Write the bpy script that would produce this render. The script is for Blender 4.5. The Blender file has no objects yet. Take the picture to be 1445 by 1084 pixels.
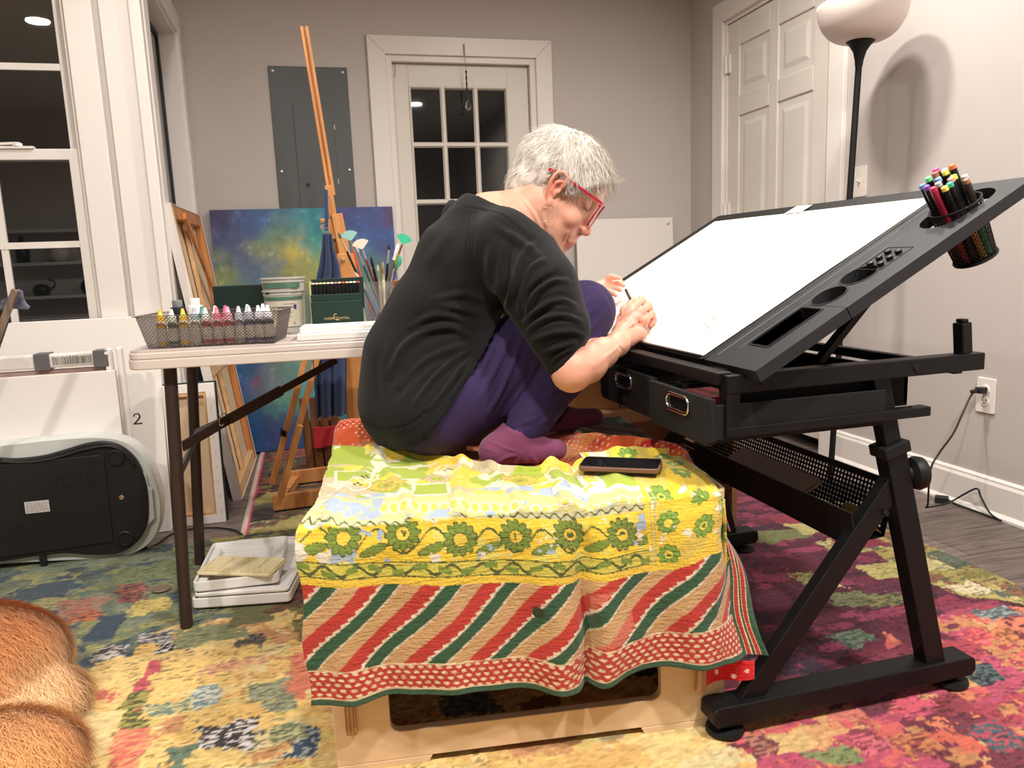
import bpy, bmesh, math, random
import numpy as np
from mathutils import Vector, Matrix, Euler

random.seed(7)
RNG = np.random.default_rng(11)
SC = bpy.context.scene
COL = SC.collection
PI = math.pi

# ------------------------------------------------------------------ camera survey
F_PX, CX, CY = 1075.0, 722.5, 542.0
YAW, PITCH, ROLL = [math.radians(a) for a in (14.63, 9.27, 2.257)]
EYE = np.array([0.0, 0.0, 0.9])
_f = np.array([math.sin(YAW) * math.cos(PITCH), math.cos(YAW) * math.cos(PITCH), -math.sin(PITCH)])
_r = np.array([math.cos(YAW), -math.sin(YAW), 0.0])
_d = np.cross(_f, _r)
_r2 = math.cos(ROLL) * _r + math.sin(ROLL) * _d
_d2 = -math.sin(ROLL) * _r + math.cos(ROLL) * _d
CAMM = np.array([_r2, _d2, _f])          # rows: right, down, forward


def ray(x, y):
    return CAMM.T @ np.array([x - CX, y - CY, F_PX])


def AY(x, y, Y):
    """surveyed point of the photo on the plane world y = Y"""
    d = ray(x, y)
    return EYE + d * (Y / d[1])


def AX(x, y, X):
    d = ray(x, y)
    return EYE + d * (X / d[0])


def AZ(x, y, Z=0.0):
    d = ray(x, y)
    return EYE + d * ((Z - EYE[2]) / d[2])


def project(P):
    c = (np.asarray(P, float) - EYE) @ CAMM.T
    return np.stack([CX + F_PX * c[..., 0] / c[..., 2], CY + F_PX * c[..., 1] / c[..., 2]], -1)


cam = bpy.data.cameras.new('camera')
cam.sensor_fit = 'HORIZONTAL'
cam.sensor_width = 36.0
cam.lens = F_PX / 1445.0 * 36.0
cam.clip_start = 0.02
camo = bpy.data.objects.new('camera', cam)
COL.objects.link(camo)
camo.matrix_world = Matrix(((_r2[0], -_d2[0], -_f[0], EYE[0]), (_r2[1], -_d2[1], -_f[1], EYE[1]),
                            (_r2[2], -_d2[2], -_f[2], EYE[2]), (0, 0, 0, 1)))
SC.camera = camo


# ------------------------------------------------------------------ materials
def mat(name, col, rough=0.5, metal=0.0, var=0.0, vscale=8.0, bump=0.0, bscale=60.0, trans=0.0, ior=1.45,
        alpha=1.0, spec=0.5, sheen=0.0, sss=0.0, coat=0.0, emit=None, estr=0.0, stretch=None, vcol=None, var2=None):
    m = bpy.data.materials.new(name)
    m.use_nodes = True
    nt = m.node_tree
    N, L = nt.nodes, nt.links
    b = N['Principled BSDF']
    b.inputs['Base Color'].default_value = (*col, 1)
    b.inputs['Roughness'].default_value = rough
    b.inputs['Metallic'].default_value = metal
    b.inputs['IOR'].default_value = ior
    b.inputs['Transmission Weight'].default_value = trans
    b.inputs['Alpha'].default_value = alpha
    b.inputs['Specular IOR Level'].default_value = spec
    b.inputs['Sheen Weight'].default_value = sheen
    b.inputs['Coat Weight'].default_value = coat
    if sss:
        b.inputs['Subsurface Weight'].default_value = sss
        b.inputs['Subsurface Radius'].default_value = (0.012, 0.005, 0.003)
        b.inputs['Subsurface Scale'].default_value = 0.6
    if emit:
        b.inputs['Emission Color'].default_value = (*emit, 1)
        b.inputs['Emission Strength'].default_value = estr
    tc = N.new('ShaderNodeTexCoord')
    mp = N.new('ShaderNodeMapping')
    L.new(tc.outputs['Object'], mp.inputs['Vector'])
    if stretch:
        mp.inputs['Scale'].default_value = stretch
    src = None
    if vcol:
        a = N.new('ShaderNodeAttribute')
        a.attribute_name = vcol
        src = a.outputs['Color']
    if var:
        n = N.new('ShaderNodeTexNoise')
        n.inputs['Scale'].default_value = vscale
        n.inputs['Detail'].default_value = 6
        L.new(mp.outputs['Vector'], n.inputs['Vector'])
        mx = N.new('ShaderNodeMix')
        mx.data_type = 'RGBA'
        mx.blend_type = 'MIX' if not vcol else 'MULTIPLY'
        cr = N.new('ShaderNodeValToRGB')
        cr.color_ramp.elements[0].position = 0.3
        cr.color_ramp.elements[1].position = 0.7
        if vcol:
            cr.color_ramp.elements[0].color = (1 - var, 1 - var, 1 - var, 1)
            cr.color_ramp.elements[1].color = (1, 1, 1, 1)
            mx.inputs['Factor'].default_value = 1.0
            L.new(src, mx.inputs['A'])
            L.new(n.outputs['Fac'], cr.inputs['Fac'])
            L.new(cr.outputs['Color'], mx.inputs['B'])
        else:
            c2 = var2 if var2 else tuple(c * (1 - var) for c in col)
            mx.inputs['A'].default_value = (*c2, 1)
            mx.inputs['B'].default_value = (*col, 1)
            L.new(n.outputs['Fac'], cr.inputs['Fac'])
            L.new(cr.outputs['Color'], mx.inputs['Factor'])
        src = mx.outputs['Result']
    if src is not None:
        L.new(src, b.inputs['Base Color'])
    if bump:
        n2 = N.new('ShaderNodeTexNoise')
        n2.inputs['Scale'].default_value = bscale
        n2.inputs['Detail'].default_value = 4
        L.new(mp.outputs['Vector'], n2.inputs['Vector'])
        bp = N.new('ShaderNodeBump')
        bp.inputs['Strength'].default_value = bump
        bp.inputs['Distance'].default_value = 0.002
        L.new(n2.outputs['Fac'], bp.inputs['Height'])
        L.new(bp.outputs['Normal'], b.inputs['Normal'])
    return m


def wood(name, light, dark, scale=6.0, axis=0, rough=0.45):
    m = mat(name, light, rough)
    nt = m.node_tree
    N, L = nt.nodes, nt.links
    tc = N.new('ShaderNodeTexCoord')
    mp = N.new('ShaderNodeMapping')
    s = [scale * 5] * 3
    s[axis] = scale * 0.35
    mp.inputs['Scale'].default_value = s
    L.new(tc.outputs['Object'], mp.inputs['Vector'])
    n = N.new('ShaderNodeTexNoise')
    n.inputs['Scale'].default_value = 1.0
    n.inputs['Detail'].default_value = 8
    n.inputs['Distortion'].default_value = 0.6
    L.new(mp.outputs['Vector'], n.inputs['Vector'])
    cr = N.new('ShaderNodeValToRGB')
    cr.color_ramp.elements[0].position = 0.32
    cr.color_ramp.elements[0].color = (*dark, 1)
    cr.color_ramp.elements[1].position = 0.62
    cr.color_ramp.elements[1].color = (*light, 1)
    L.new(n.outputs['Fac'], cr.inputs['Fac'])
    L.new(cr.outputs['Color'], N['Principled BSDF'].inputs['Base Color'])
    bp = N.new('ShaderNodeBump')
    bp.inputs['Strength'].default_value = 0.15
    bp.inputs['Distance'].default_value = 0.002
    L.new(n.outputs['Fac'], bp.inputs['Height'])
    L.new(bp.outputs['Normal'], N['Principled BSDF'].inputs['Normal'])
    return m


# ------------------------------------------------------------------ mesh builder
def _basis(d, up=None):
    d = np.asarray(d, float)
    d = d / np.linalg.norm(d)
    u = np.array([0, 0, 1.0]) if up is None else np.asarray(up, float)
    if abs(d @ u) > 0.98 * np.linalg.norm(u):
        u = np.array([0, 1.0, 0])
    s = np.cross(d, u)
    s /= np.linalg.norm(s)
    t = np.cross(s, d)
    return d, s, t


class MB:
    def __init__(self):
        self.v, self.f, self.n = [], [], 0
        self.c = []

    def add(self, V, Fs, col=None):
        V = np.asarray(V, float).reshape(-1, 3)
        self.v.append(V)
        self.f += [[i + self.n for i in f] for f in Fs]
        if col is not None:
            self.c.append(np.tile(np.array(col, float), (len(V), 1)))
        self.n += len(V)
        return self

    def box(self, a, b, M=None):
        (x0, y0, z0), (x1, y1, z1) = a, b
        x0, x1 = min(x0, x1), max(x0, x1)
        y0, y1 = min(y0, y1), max(y0, y1)
        z0, z1 = min(z0, z1), max(z0, z1)
        V = np.array([[x, y, z] for z in (z0, z1) for y in (y0, y1) for x in (x0, x1)])
        if M is not None:
            V = V @ np.array(M.to_3x3()).T + np.array(M.to_translation())
        return self.add(V, [(0, 2, 3, 1), (4, 5, 7, 6), (0, 1, 5, 4), (2, 6, 7, 3), (0, 4, 6, 2), (1, 3, 7, 5)])

    def bar(self, p, q, w, h, up=None):
        """rectangular bar p->q, w along side, h along up"""
        p, q = np.asarray(p, float), np.asarray(q, float)
        d, s, t = _basis(q - p, up)
        V = []
        for c in (p, q):
            for a, b in ((-1, -1), (1, -1), (1, 1), (-1, 1)):
                V.append(c + s * a * w / 2 + t * b * h / 2)
        return self.add(V, [(0, 3, 2, 1), (4, 5, 6, 7), (0, 1, 5, 4), (1, 2, 6, 5), (2, 3, 7, 6), (3, 0, 4, 7)])

    def tube(self, pts, r, n=10, closed=False, cap=True, col=None):
        P = np.asarray(pts, float)
        k = len(P)
        R = np.full(k, r) if np.isscalar(r) else np.asarray(r, float)
        T = np.gradient(P, axis=0) if not closed else (np.roll(P, -1, 0) - np.roll(P, 1, 0))
        T /= np.linalg.norm(T, axis=1)[:, None] + 1e-12
        _, s, t = _basis(T[0])
        V = []
        a = np.arange(n) * 2 * PI / n
        for i in range(k):
            s = s - T[i] * (s @ T[i])
            s /= np.linalg.norm(s)
            t = np.cross(T[i], s)
            V.append(P[i] + R[i] * (np.cos(a)[:, None] * s + np.sin(a)[:, None] * t))
        Fs = []
        m = k if closed else k - 1
        for i in range(m):
            j = (i + 1) % k
            for q in range(n):
                Fs.append((i * n + q, i * n + (q + 1) % n, j * n + (q + 1) % n, j * n + q))
        if cap and not closed:
            Fs.append(tuple(range(n - 1, -1, -1)))
            Fs.append(tuple((k - 1) * n + q for q in range(n)))
        return self.add(np.concatenate(V), Fs, col)

    def lathe(self, prof, c=(0, 0, 0), axis=(0, 0, 1), n=28, cap=True, sx=1.0):
        """prof: list of (radius, height) along the axis"""
        d, s, t = _basis(axis)
        c = np.asarray(c, float)
        a = np.arange(n) * 2 * PI / n
        V = []
        for r, h in prof:
            V.append(c + d * h + r * (np.cos(a)[:, None] * s * sx + np.sin(a)[:, None] * t))
        Fs = []
        for i in range(len(prof) - 1):
            for q in range(n):
                Fs.append((i * n + q, i * n + (q + 1) % n, (i + 1) * n + (q + 1) % n, (i + 1) * n + q))
        if cap:
            Fs.append(tuple(range(n - 1, -1, -1)))
            Fs.append(tuple((len(prof) - 1) * n + q for q in range(n)))
        return self.add(np.concatenate(V), Fs)

    def prism(self, poly, o, ex, ey, depth):
        """closed polygon (list of 2d) in plane o + a ex + b ey, extruded by vector depth"""
        o, ex, ey, dp = [np.asarray(k, float) for k in (o, ex, ey, depth)]
        A = [o + a * ex + b * ey for a, b in poly]
        n = len(A)
        V = A + [p + dp for p in A]
        Fs = [tuple(range(n - 1, -1, -1)), tuple(range(n, 2 * n))]
        Fs += [(i, (i + 1) % n, n + (i + 1) % n, n + i) for i in range(n)]
        return self.add(V, Fs)

    def frame(self, outer, inner, o, ex, ey, depth):
        """ring between two closed polygons with equal vertex counts, extruded"""
        o, ex, ey, dp = [np.asarray(k, float) for k in (o, ex, ey, depth)]
        A = [o + a * ex + b * ey for a, b in outer]
        B = [o + a * ex + b * ey for a, b in inner]
        n = len(A)
        V = A + B + [p + dp for p in A] + [p + dp for p in B]
        Fs = []
        for i in range(n):
            j = (i + 1) % n
            Fs += [(i, n + i, n + j, j), (2 * n + i, 2 * n + j, 3 * n + j, 3 * n + i),
                   (i, j, 2 * n + j, 2 * n + i), (n + i, 3 * n + i, 3 * n + j, n + j)]
        return self.add(V, Fs)

    def mesh(self, name):
        me = bpy.data.meshes.new(name)
        V = np.concatenate(self.v) if self.v else np.zeros((0, 3))
        me.from_pydata(V.tolist(), [], self.f)
        if self.c:
            C = np.concatenate(self.c)
            ca = me.color_attributes.new('Col', 'FLOAT_COLOR', 'POINT')
            ca.data.foreach_set('color', np.concatenate([C, np.ones((len(C), 1))], 1).ravel())
        return me

    def build(self, name, m, parent=None, smooth=False, bevel=0.0, seg=2, fix=True):
        me = self.mesh(name)
        if fix and len(me.polygons) < 60000:
            bm = bmesh.new()
            bm.from_mesh(me)
            bmesh.ops.recalc_face_normals(bm, faces=bm.faces)
            bm.to_mesh(me)
            bm.free()
        me.materials.append(m)
        return link(name, me, parent, smooth, bevel, seg)


def link(name, me, parent=None, smooth=False, bevel=0.0, seg=2):
    o = bpy.data.objects.new(name, me)
    COL.objects.link(o)
    if parent is not None:
        o.parent = parent
        o.matrix_parent_inverse = (parent.matrix_basis.inverted() if parent.type == 'EMPTY' else Matrix.Identity(4))
    if smooth:
        me.polygons.foreach_set('use_smooth', [True] * len(me.polygons))
        if smooth == 'auto':
            ms = o.modifiers.new('wn', 'EDGE_SPLIT')
            ms.split_angle = math.radians(40)
    if bevel:
        b = o.modifiers.new('bevel', 'BEVEL')
        b.width = bevel
        b.segments = seg
        b.limit_method = 'ANGLE'
        b.harden_normals = False
    return o


def thing(name, label, cat, loc=(0, 0, 0), group=None):
    o = bpy.data.objects.new(name, None)
    COL.objects.link(o)
    o.empty_display_size = 0.05
    o.location = tuple(float(v) for v in loc)
    return tag(o, label, cat, group)


def tag(o, label, cat, group=None, kind=None):
    if label:
        o['label'] = label
    if cat:
        o['category'] = cat
    if group:
        o['group'] = group
    if kind:
        o['kind'] = kind
    return o


def struct(o):
    o['kind'] = 'structure'
    return o


def grid_mesh(name, P, colors=None, closed_u=False):
    """P: (nu, nv, 3) grid of points"""
    nu, nv = P.shape[:2]
    idx = np.arange(nu * nv).reshape(nu, nv)
    if closed_u:
        idx = np.concatenate([idx, idx[:1]], 0)
    Fs = np.stack([idx[:-1, :-1], idx[1:, :-1], idx[1:, 1:], idx[:-1, 1:]], -1).reshape(-1, 4)
    return quad_mesh(name, P.reshape(-1, 3), Fs, None if colors is None else colors.reshape(-1, 3))


def quad_mesh(name, V, Fs, colors=None, smooth=True):
    me = bpy.data.meshes.new(name)
    me.vertices.add(len(V))
    me.vertices.foreach_set('co', np.ascontiguousarray(V, dtype=np.float32).ravel())
    me.loops.add(len(Fs) * 4)
    me.loops.foreach_set('vertex_index', np.ascontiguousarray(Fs, dtype=np.int32).ravel())
    me.polygons.add(len(Fs))
    me.polygons.foreach_set('loop_start', np.arange(0, len(Fs) * 4, 4, dtype=np.int32))
    me.update(calc_edges=True)
    me.validate()
    if smooth:
        me.polygons.foreach_set('use_smooth', np.ones(len(me.polygons), dtype=bool))
    if colors is not None:
        ca = me.color_attributes.new('Col', 'FLOAT_COLOR', 'POINT')
        C = np.concatenate([colors, np.ones((len(colors), 1))], 1).astype(np.float32)
        ca.data.foreach_set('color', C.ravel())
    return me


def lin(c):
    c = np.asarray(c, float) / 255.0
    return np.where(c <= 0.04045, c / 12.92, ((c + 0.055) / 1.055) ** 2.4)


def L3(r, g, b):
    return tuple(float(v) for v in lin((r, g, b)))


# ------------------------------------------------------------------ numpy noise
def _hash(ix, iy, seed):
    h = (ix.astype(np.int64) * 374761393 + iy.astype(np.int64) * 668265263 + seed * 1442695041) & 0xFFFFFFFF
    h = ((h ^ (h >> 13)) * 1274126177) & 0xFFFFFFFF
    return ((h ^ (h >> 16)) & 0xFFFFFF) / float(0xFFFFFF)


def vnoise(x, y, seed=0):
    ix, iy = np.floor(x), np.floor(y)
    fx, fy = x - ix, y - iy
    fx = fx * fx * (3 - 2 * fx)
    fy = fy * fy * (3 - 2 * fy)
    a = _hash(ix, iy, seed)
    b = _hash(ix + 1, iy, seed)
    c = _hash(ix, iy + 1, seed)
    d = _hash(ix + 1, iy + 1, seed)
    return (a * (1 - fx) + b * fx) * (1 - fy) + (c * (1 - fx) + d * fx) * fy


def fbm(x, y, seed=0, o=4):
    s, a, t = 0, 0.5, 0
    for i in range(o):
        s = s + a * vnoise(x * 2 ** i, y * 2 ** i, seed + i * 17)
        t += a
        a *= 0.5
    return s / t


def sstep(a, b, x):
    t = np.clip((x - a) / (b - a), 0, 1)
    return t * t * (3 - 2 * t)


# ------------------------------------------------------------------ signed distance modelling
class SDF:
    def __init__(self, lo, hi, h, fine=()):
        """fine: list of (axis, a, b, step) refinements"""
        self.ax = []
        for i in range(3):
            g = [lo[i]]
            while g[-1] < hi[i]:
                st = h
                for (axx, a, b, s) in fine:
                    if axx == i and a <= g[-1] < b:
                        st = min(st, s)
                g.append(g[-1] + st)
            self.ax.append(np.array(g, dtype=np.float32))
        self.F = np.full([len(a) for a in self.ax], 1.0, dtype=np.float32)

    def _sub(self, lo, hi, m):
        s = []
        for i in range(3):
            a = np.searchsorted(self.ax[i], lo[i] - m)
            b = np.searchsorted(self.ax[i], hi[i] + m)
            s.append(slice(max(a - 1, 0), min(b + 1, len(self.ax[i]))))
        X = self.ax[0][s[0]][:, None, None]
        Y = self.ax[1][s[1]][None, :, None]
        Z = self.ax[2][s[2]][None, None, :]
        return tuple(s), X, Y, Z

    def _comb(self, s, d, k, op):
        A = self.F[s]
        if op == 'sub':
            d = -d
            if k > 0:
                h = np.clip(0.5 - 0.5 * (A - d) / k, 0, 1)
                self.F[s] = A * (1 - h) + d * h + k * h * (1 - h)
            else:
                self.F[s] = np.maximum(A, d)
            return
        if op == 'int':
            self.F[s] = np.maximum(A, d)
            return
        if k > 0:
            h = np.clip(0.5 + 0.5 * (A - d) / k, 0, 1)
            self.F[s] = A * (1 - h) + d * h - k * h * (1 - h)
        else:
            self.F[s] = np.minimum(A, d)

    def cap(self, a, b, ra, rb=None, k=0.02, op='add'):
        rb = ra if rb is None else rb
        a, b = np.asarray(a, float), np.asarray(b, float)
        R = max(ra, rb)
        s, X, Y, Z = self._sub(np.minimum(a, b) - R, np.maximum(a, b) + R, k + 0.03)
        ba = b - a
        L = ba @ ba + 1e-12
        t = np.clip(((X - a[0]) * ba[0] + (Y - a[1]) * ba[1] + (Z - a[2]) * ba[2]) / L, 0, 1)
        d = np.sqrt((X - a[0] - t * ba[0]) ** 2 + (Y - a[1] - t * ba[1]) ** 2 + (Z - a[2] - t * ba[2]) ** 2) - (ra + (rb - ra) * t)
        self._comb(s, d.astype(np.float32), k, op)
        return self

    def chain(self, pts, rs, k=0.02):
        for i in range(len(pts) - 1):
            self.cap(pts[i], pts[i + 1], rs[i], rs[i + 1], k)
        return self

    def ell(self, c, r, M=None, k=0.02, op='add'):
        """ellipsoid centre c, radii r, M rows = local axes"""
        c, r = np.asarray(c, float), np.asarray(r, float)
        R = r.max()
        s, X, Y, Z = self._sub(c - R, c + R, k + 0.03)
        X, Y, Z = X - c[0], Y - c[1], Z - c[2]
        M = np.eye(3) if M is None else np.asarray(M, float)
        q = [(M[i][0] * X + M[i][1] * Y + M[i][2] * Z) for i in range(3)]
        k0 = np.sqrt(sum((q[i] / r[i]) ** 2 for i in range(3)))
        k1 = np.sqrt(sum((q[i] / r[i] ** 2) ** 2 for i in range(3))) + 1e-9
        d = k0 * (k0 - 1) / k1
        self._comb(s, d.astype(np.float32), k, op)
        return self

    def plane(self, p, n):
        """keep the side where (x-p).n < 0"""
        n = np.asarray(n, float) / np.linalg.norm(n)
        X = self.ax[0][:, None, None]
        Y = self.ax[1][None, :, None]
        Z = self.ax[2][None, None, :]
        d = (X - p[0]) * n[0] + (Y - p[1]) * n[1] + (Z - p[2]) * n[2]
        self.F = np.maximum(self.F, d.astype(np.float32))
        return self

    def surf(self, smooth=2):
        F = self.F
        F = np.pad(F, 1, constant_values=1.0)
        ax = [np.concatenate([[a[0] - (a[1] - a[0])], a, [a[-1] + (a[-1] - a[-2])]]) for a in self.ax]
        ins = F < 0
        nx, ny, nz = F.shape
        c = ins[:-1, :-1, :-1].astype(np.int8)
        for i, j, k in [(1, 0, 0), (0, 1, 0), (0, 0, 1), (1, 1, 0), (1, 0, 1), (0, 1, 1), (1, 1, 1)]:
            c = c + ins[i:nx - 1 + i, j:ny - 1 + j, k:nz - 1 + k]
        act = (c > 0) & (c < 8)
        I, J, K = np.nonzero(act)
        idx = np.full(act.shape, -1, dtype=np.int32)
        idx[I, J, K] = np.arange(len(I))
        S = np.zeros((len(I), 3))
        W = np.zeros(len(I))
        cor = [(0, 0, 0), (1, 0, 0), (0, 1, 0), (1, 1, 0), (0, 0, 1), (1, 0, 1), (0, 1, 1), (1, 1, 1)]
        for a in range(8):
            for b in range(a + 1, 8):
                A, B = cor[a], cor[b]
                if sum(abs(A[q] - B[q]) for q in range(3)) != 1:
                    continue
                fa = F[I + A[0], J + A[1], K + A[2]]
                fb = F[I + B[0], J + B[1], K + B[2]]
                m = (fa < 0) != (fb < 0)
                t = np.where(m, fa / np.where(m, fa - fb, 1), 0)
                pa = np.stack([ax[0][I + A[0]], ax[1][J + A[1]], ax[2][K + A[2]]], 1)
                pb = np.stack([ax[0][I + B[0]], ax[1][J + B[1]], ax[2][K + B[2]]], 1)
                S += np.where(m[:, None], pa + (pb - pa) * t[:, None], 0)
                W += m
        V = S / W[:, None]
        quads = []
        for d in range(3):
            o = [0, 0, 0]
            o[d] = 1
            A = ins[:nx - o[0], :ny - o[1], :nz - o[2]]
            B = ins[o[0]:, o[1]:, o[2]:]
            X, Y, Z = np.nonzero(A != B)
            e1, e2 = [q for q in range(3) if q != d]
            P = np.stack([X, Y, Z], 1)
            ok = (P[:, e1] > 0) & (P[:, e2] > 0)
            for q in range(3):
                ok &= P[:, q] < act.shape[q] + (0 if q != d else 0)
            P = P[ok]
            sgn = A[P[:, 0], P[:, 1], P[:, 2]]
            u = np.zeros(3, int)
            u[e1] = 1
            w = np.zeros(3, int)
            w[e2] = 1
            q0, q1, q2, q3 = P - u - w, P - w, P, P - u
            Q = np.stack([idx[tuple(q.T)] for q in (q0, q1, q2, q3)], 1)
            flip = sgn if d != 1 else ~sgn
            Q = np.where(flip[:, None], Q, Q[:, ::-1])
            quads.append(Q)
        Q = np.concatenate(quads)
        Q = Q[(Q >= 0).all(1)]
        for _ in range(smooth):
            S = np.zeros_like(V)
            W = np.zeros(len(V))
            for a, b in ((0, 1), (1, 2), (2, 3), (3, 0)):
                np.add.at(S, Q[:, a], V[Q[:, b]])
                np.add.at(S, Q[:, b], V[Q[:, a]])
                np.add.at(W, Q[:, a], 1)
                np.add.at(W, Q[:, b], 1)
            V = V * 0.5 + 0.5 * S / W[:, None]
        return V, Q


def vnormals(V, Q):
    n = np.cross(V[Q[:, 2]] - V[Q[:, 0]], V[Q[:, 3]] - V[Q[:, 1]])
    N = np.zeros_like(V)
    for i in range(4):
        np.add.at(N, Q[:, i], n)
    return N / (np.linalg.norm(N, axis=1)[:, None] + 1e-12)


def seg_dist(P, poly):
    """2d distance from points to polyline, plus side and arc parameter"""
    best = np.full(len(P), 1e9)
    arc = np.zeros(len(P))
    poly = np.asarray(poly, float)
    L = np.linalg.norm(np.diff(poly, axis=0), axis=1)
    tot = L.sum()
    acc = 0
    for i in range(len(poly) - 1):
        a, b = poly[i], poly[i + 1]
        ba = b - a
        t = np.clip(((P - a) @ ba) / (ba @ ba), 0, 1)
        d = np.linalg.norm(P - a - t[:, None] * ba, axis=1)
        m = d < best
        best = np.where(m, d, best)
        arc = np.where(m, (acc + t * L[i]) / tot, arc)
        acc += L[i]
    return best, arc


def smooth_line(pts, n=8):
    P = np.asarray(pts, float)
    if len(P) < 3:
        return P
    out = []
    Q = np.concatenate([[2 * P[0] - P[1]], P, [2 * P[-1] - P[-2]]])
    for i in range(1, len(Q) - 2):
        for t in np.arange(n) / n:
            p0, p1, p2, p3 = Q[i - 1], Q[i], Q[i + 1], Q[i + 2]
            out.append(0.5 * ((2 * p1) + (-p0 + p2) * t + (2 * p0 - 5 * p1 + 4 * p2 - p3) * t * t + (-p0 + 3 * p1 - 3 * p2 + p3) * t ** 3))
    out.append(P[-1])
    return np.array(out)


def rrect(w, h, r, n=5, x0=0.0, y0=0.0):
    pts = []
    for cx, cy, a0 in ((w - r, h - r, 0), (r, h - r, 90), (r, r, 180), (w - r, r, 270)):
        for i in range(n + 1):
            a = math.radians(a0 + 90 * i / n)
            pts.append((x0 + cx + r * math.cos(a), y0 + cy + r * math.sin(a)))
    return pts


def lattice(P, nu, nv, w, mb, closed=True, th=0.0):
    """diamond wire lattice; P(u, v) returns a point, u and v in 0..1"""
    segs = []
    for i in range(nu):
        for j in range(nv):
            if (i + j) % 2 == 0:
                segs.append(((i, j), (i + 1, j + 1)))
            else:
                segs.append(((i + 1, j), (i, j + 1)))
    for a, b in segs:
        p = P(a[0] / nu, a[1] / nv)
        q = P(b[0] / nu, b[1] / nv)
        mb.bar(p, q, w, w)


def text_mesh(s, size, m, name, o, ex, ey, parent=None, extrude=0.0002, align='LEFT', sx=1.0):
    cu = bpy.data.curves.new(name, 'FONT')
    cu.body = s
    cu.size = size
    cu.extrude = extrude
    cu.align_x = align
    to = bpy.data.objects.new(name + '_tmp', cu)
    COL.objects.link(to)
    dg = bpy.context.evaluated_depsgraph_get()
    me = bpy.data.meshes.new_from_object(to.evaluated_get(dg))
    bpy.data.objects.remove(to)
    ex = np.asarray(ex, float) / np.linalg.norm(ex)
    ey = np.asarray(ey, float) / np.linalg.norm(ey)
    ez = np.cross(ex, ey)
    M = Matrix(((ex[0] * sx, ey[0], ez[0], o[0]), (ex[1] * sx, ey[1], ez[1], o[1]), (ex[2] * sx, ey[2], ez[2], o[2]), (0, 0, 0, 1)))
    me.transform(M)
    me.materials.append(m)
    return link(name, me, parent)


def copy_tree(o, parent=None):
    c = o.copy()
    COL.objects.link(c)
    if parent is not None:
        c.parent = parent
    for ch in o.children:
        copy_tree(ch, c)
    return c
# ------------------------------------------------------------------ the room
XR, YB, XS, YL, ZC = 2.14, 4.02, -0.49, 3.0, 2.5
m_wall = mat('wall_paint', L3(196, 188, 183), 0.75, var=0.03, vscale=3, bump=0.12, bscale=220)
m_ceil = mat('ceiling_paint', L3(225, 222, 216), 0.85)
m_trim = mat('trim_paint', L3(232, 226, 220), 0.38, bump=0.03, bscale=90)
m_door = mat('door_paint', L3(222, 216, 206), 0.42, bump=0.05, bscale=40)
m_glass = mat('window_glass', (0.9, 0.92, 0.92), 0.02, trans=1.0, ior=1.45)
m_glass2 = mat('sash_glass', (0.9, 0.92, 0.9), 0.01, trans=1.0, ior=1.9)
m_dark = mat('black_rubber', (0.012, 0.012, 0.013), 0.5)
m_chrome = mat('chrome', (0.85, 0.83, 0.8), 0.15, metal=1.0)
m_rawwood = wood('raw_pine', L3(214, 170, 120), L3(180, 130, 84), 8, 2)

# plank floor
m_floor = mat('wood_planks', L3(120, 108, 102), 0.42)
nt = m_floor.node_tree
N, L = nt.nodes, nt.links
tc = N.new('ShaderNodeTexCoord')
mp = N.new('ShaderNodeMapping')
mp.inputs['Rotation'].default_value = (0, 0, 0)
L.new(tc.outputs['Object'], mp.inputs['Vector'])
br = N.new('ShaderNodeTexBrick')
br.inputs['Scale'].default_value = 1.0
br.inputs['Brick Width'].default_value = 1.2
br.inputs['Row Height'].default_value = 0.17
br.inputs['Mortar Size'].default_value = 0.0018
br.inputs['Color1'].default_value = (*L3(128, 116, 110), 1)
br.inputs['Color2'].default_value = (*L3(104, 93, 88), 1)
br.inputs['Mortar'].default_value = (*L3(55, 48, 45), 1)
L.new(mp.outputs['Vector'], br.inputs['Vector'])
mp2 = N.new('ShaderNodeMapping')
mp2.inputs['Scale'].default_value = (3, 38, 1)
L.new(tc.outputs['Object'], mp2.inputs['Vector'])
nz = N.new('ShaderNodeTexNoise')
nz.inputs['Scale'].default_value = 1.5
nz.inputs['Detail'].default_value = 9
nz.inputs['Distortion'].default_value = 1.2
L.new(mp2.outputs['Vector'], nz.inputs['Vector'])
cr = N.new('ShaderNodeValToRGB')
cr.color_ramp.elements[0].position = 0.3
cr.color_ramp.elements[0].color = (0.42, 0.38, 0.36, 1)
cr.color_ramp.elements[1].position = 0.7
cr.color_ramp.elements[1].color = (1.15, 1.12, 1.1, 1)
L.new(nz.outputs['Fac'], cr.inputs['Fac'])
mx = N.new('ShaderNodeMix')
mx.data_type = 'RGBA'
mx.blend_type = 'MULTIPLY'
mx.inputs['Factor'].default_value = 1
L.new(br.outputs['Color'], mx.inputs['A'])
L.new(cr.outputs['Color'], mx.inputs['B'])
L.new(mx.outputs['Result'], N['Principled BSDF'].inputs['Base Color'])

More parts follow.
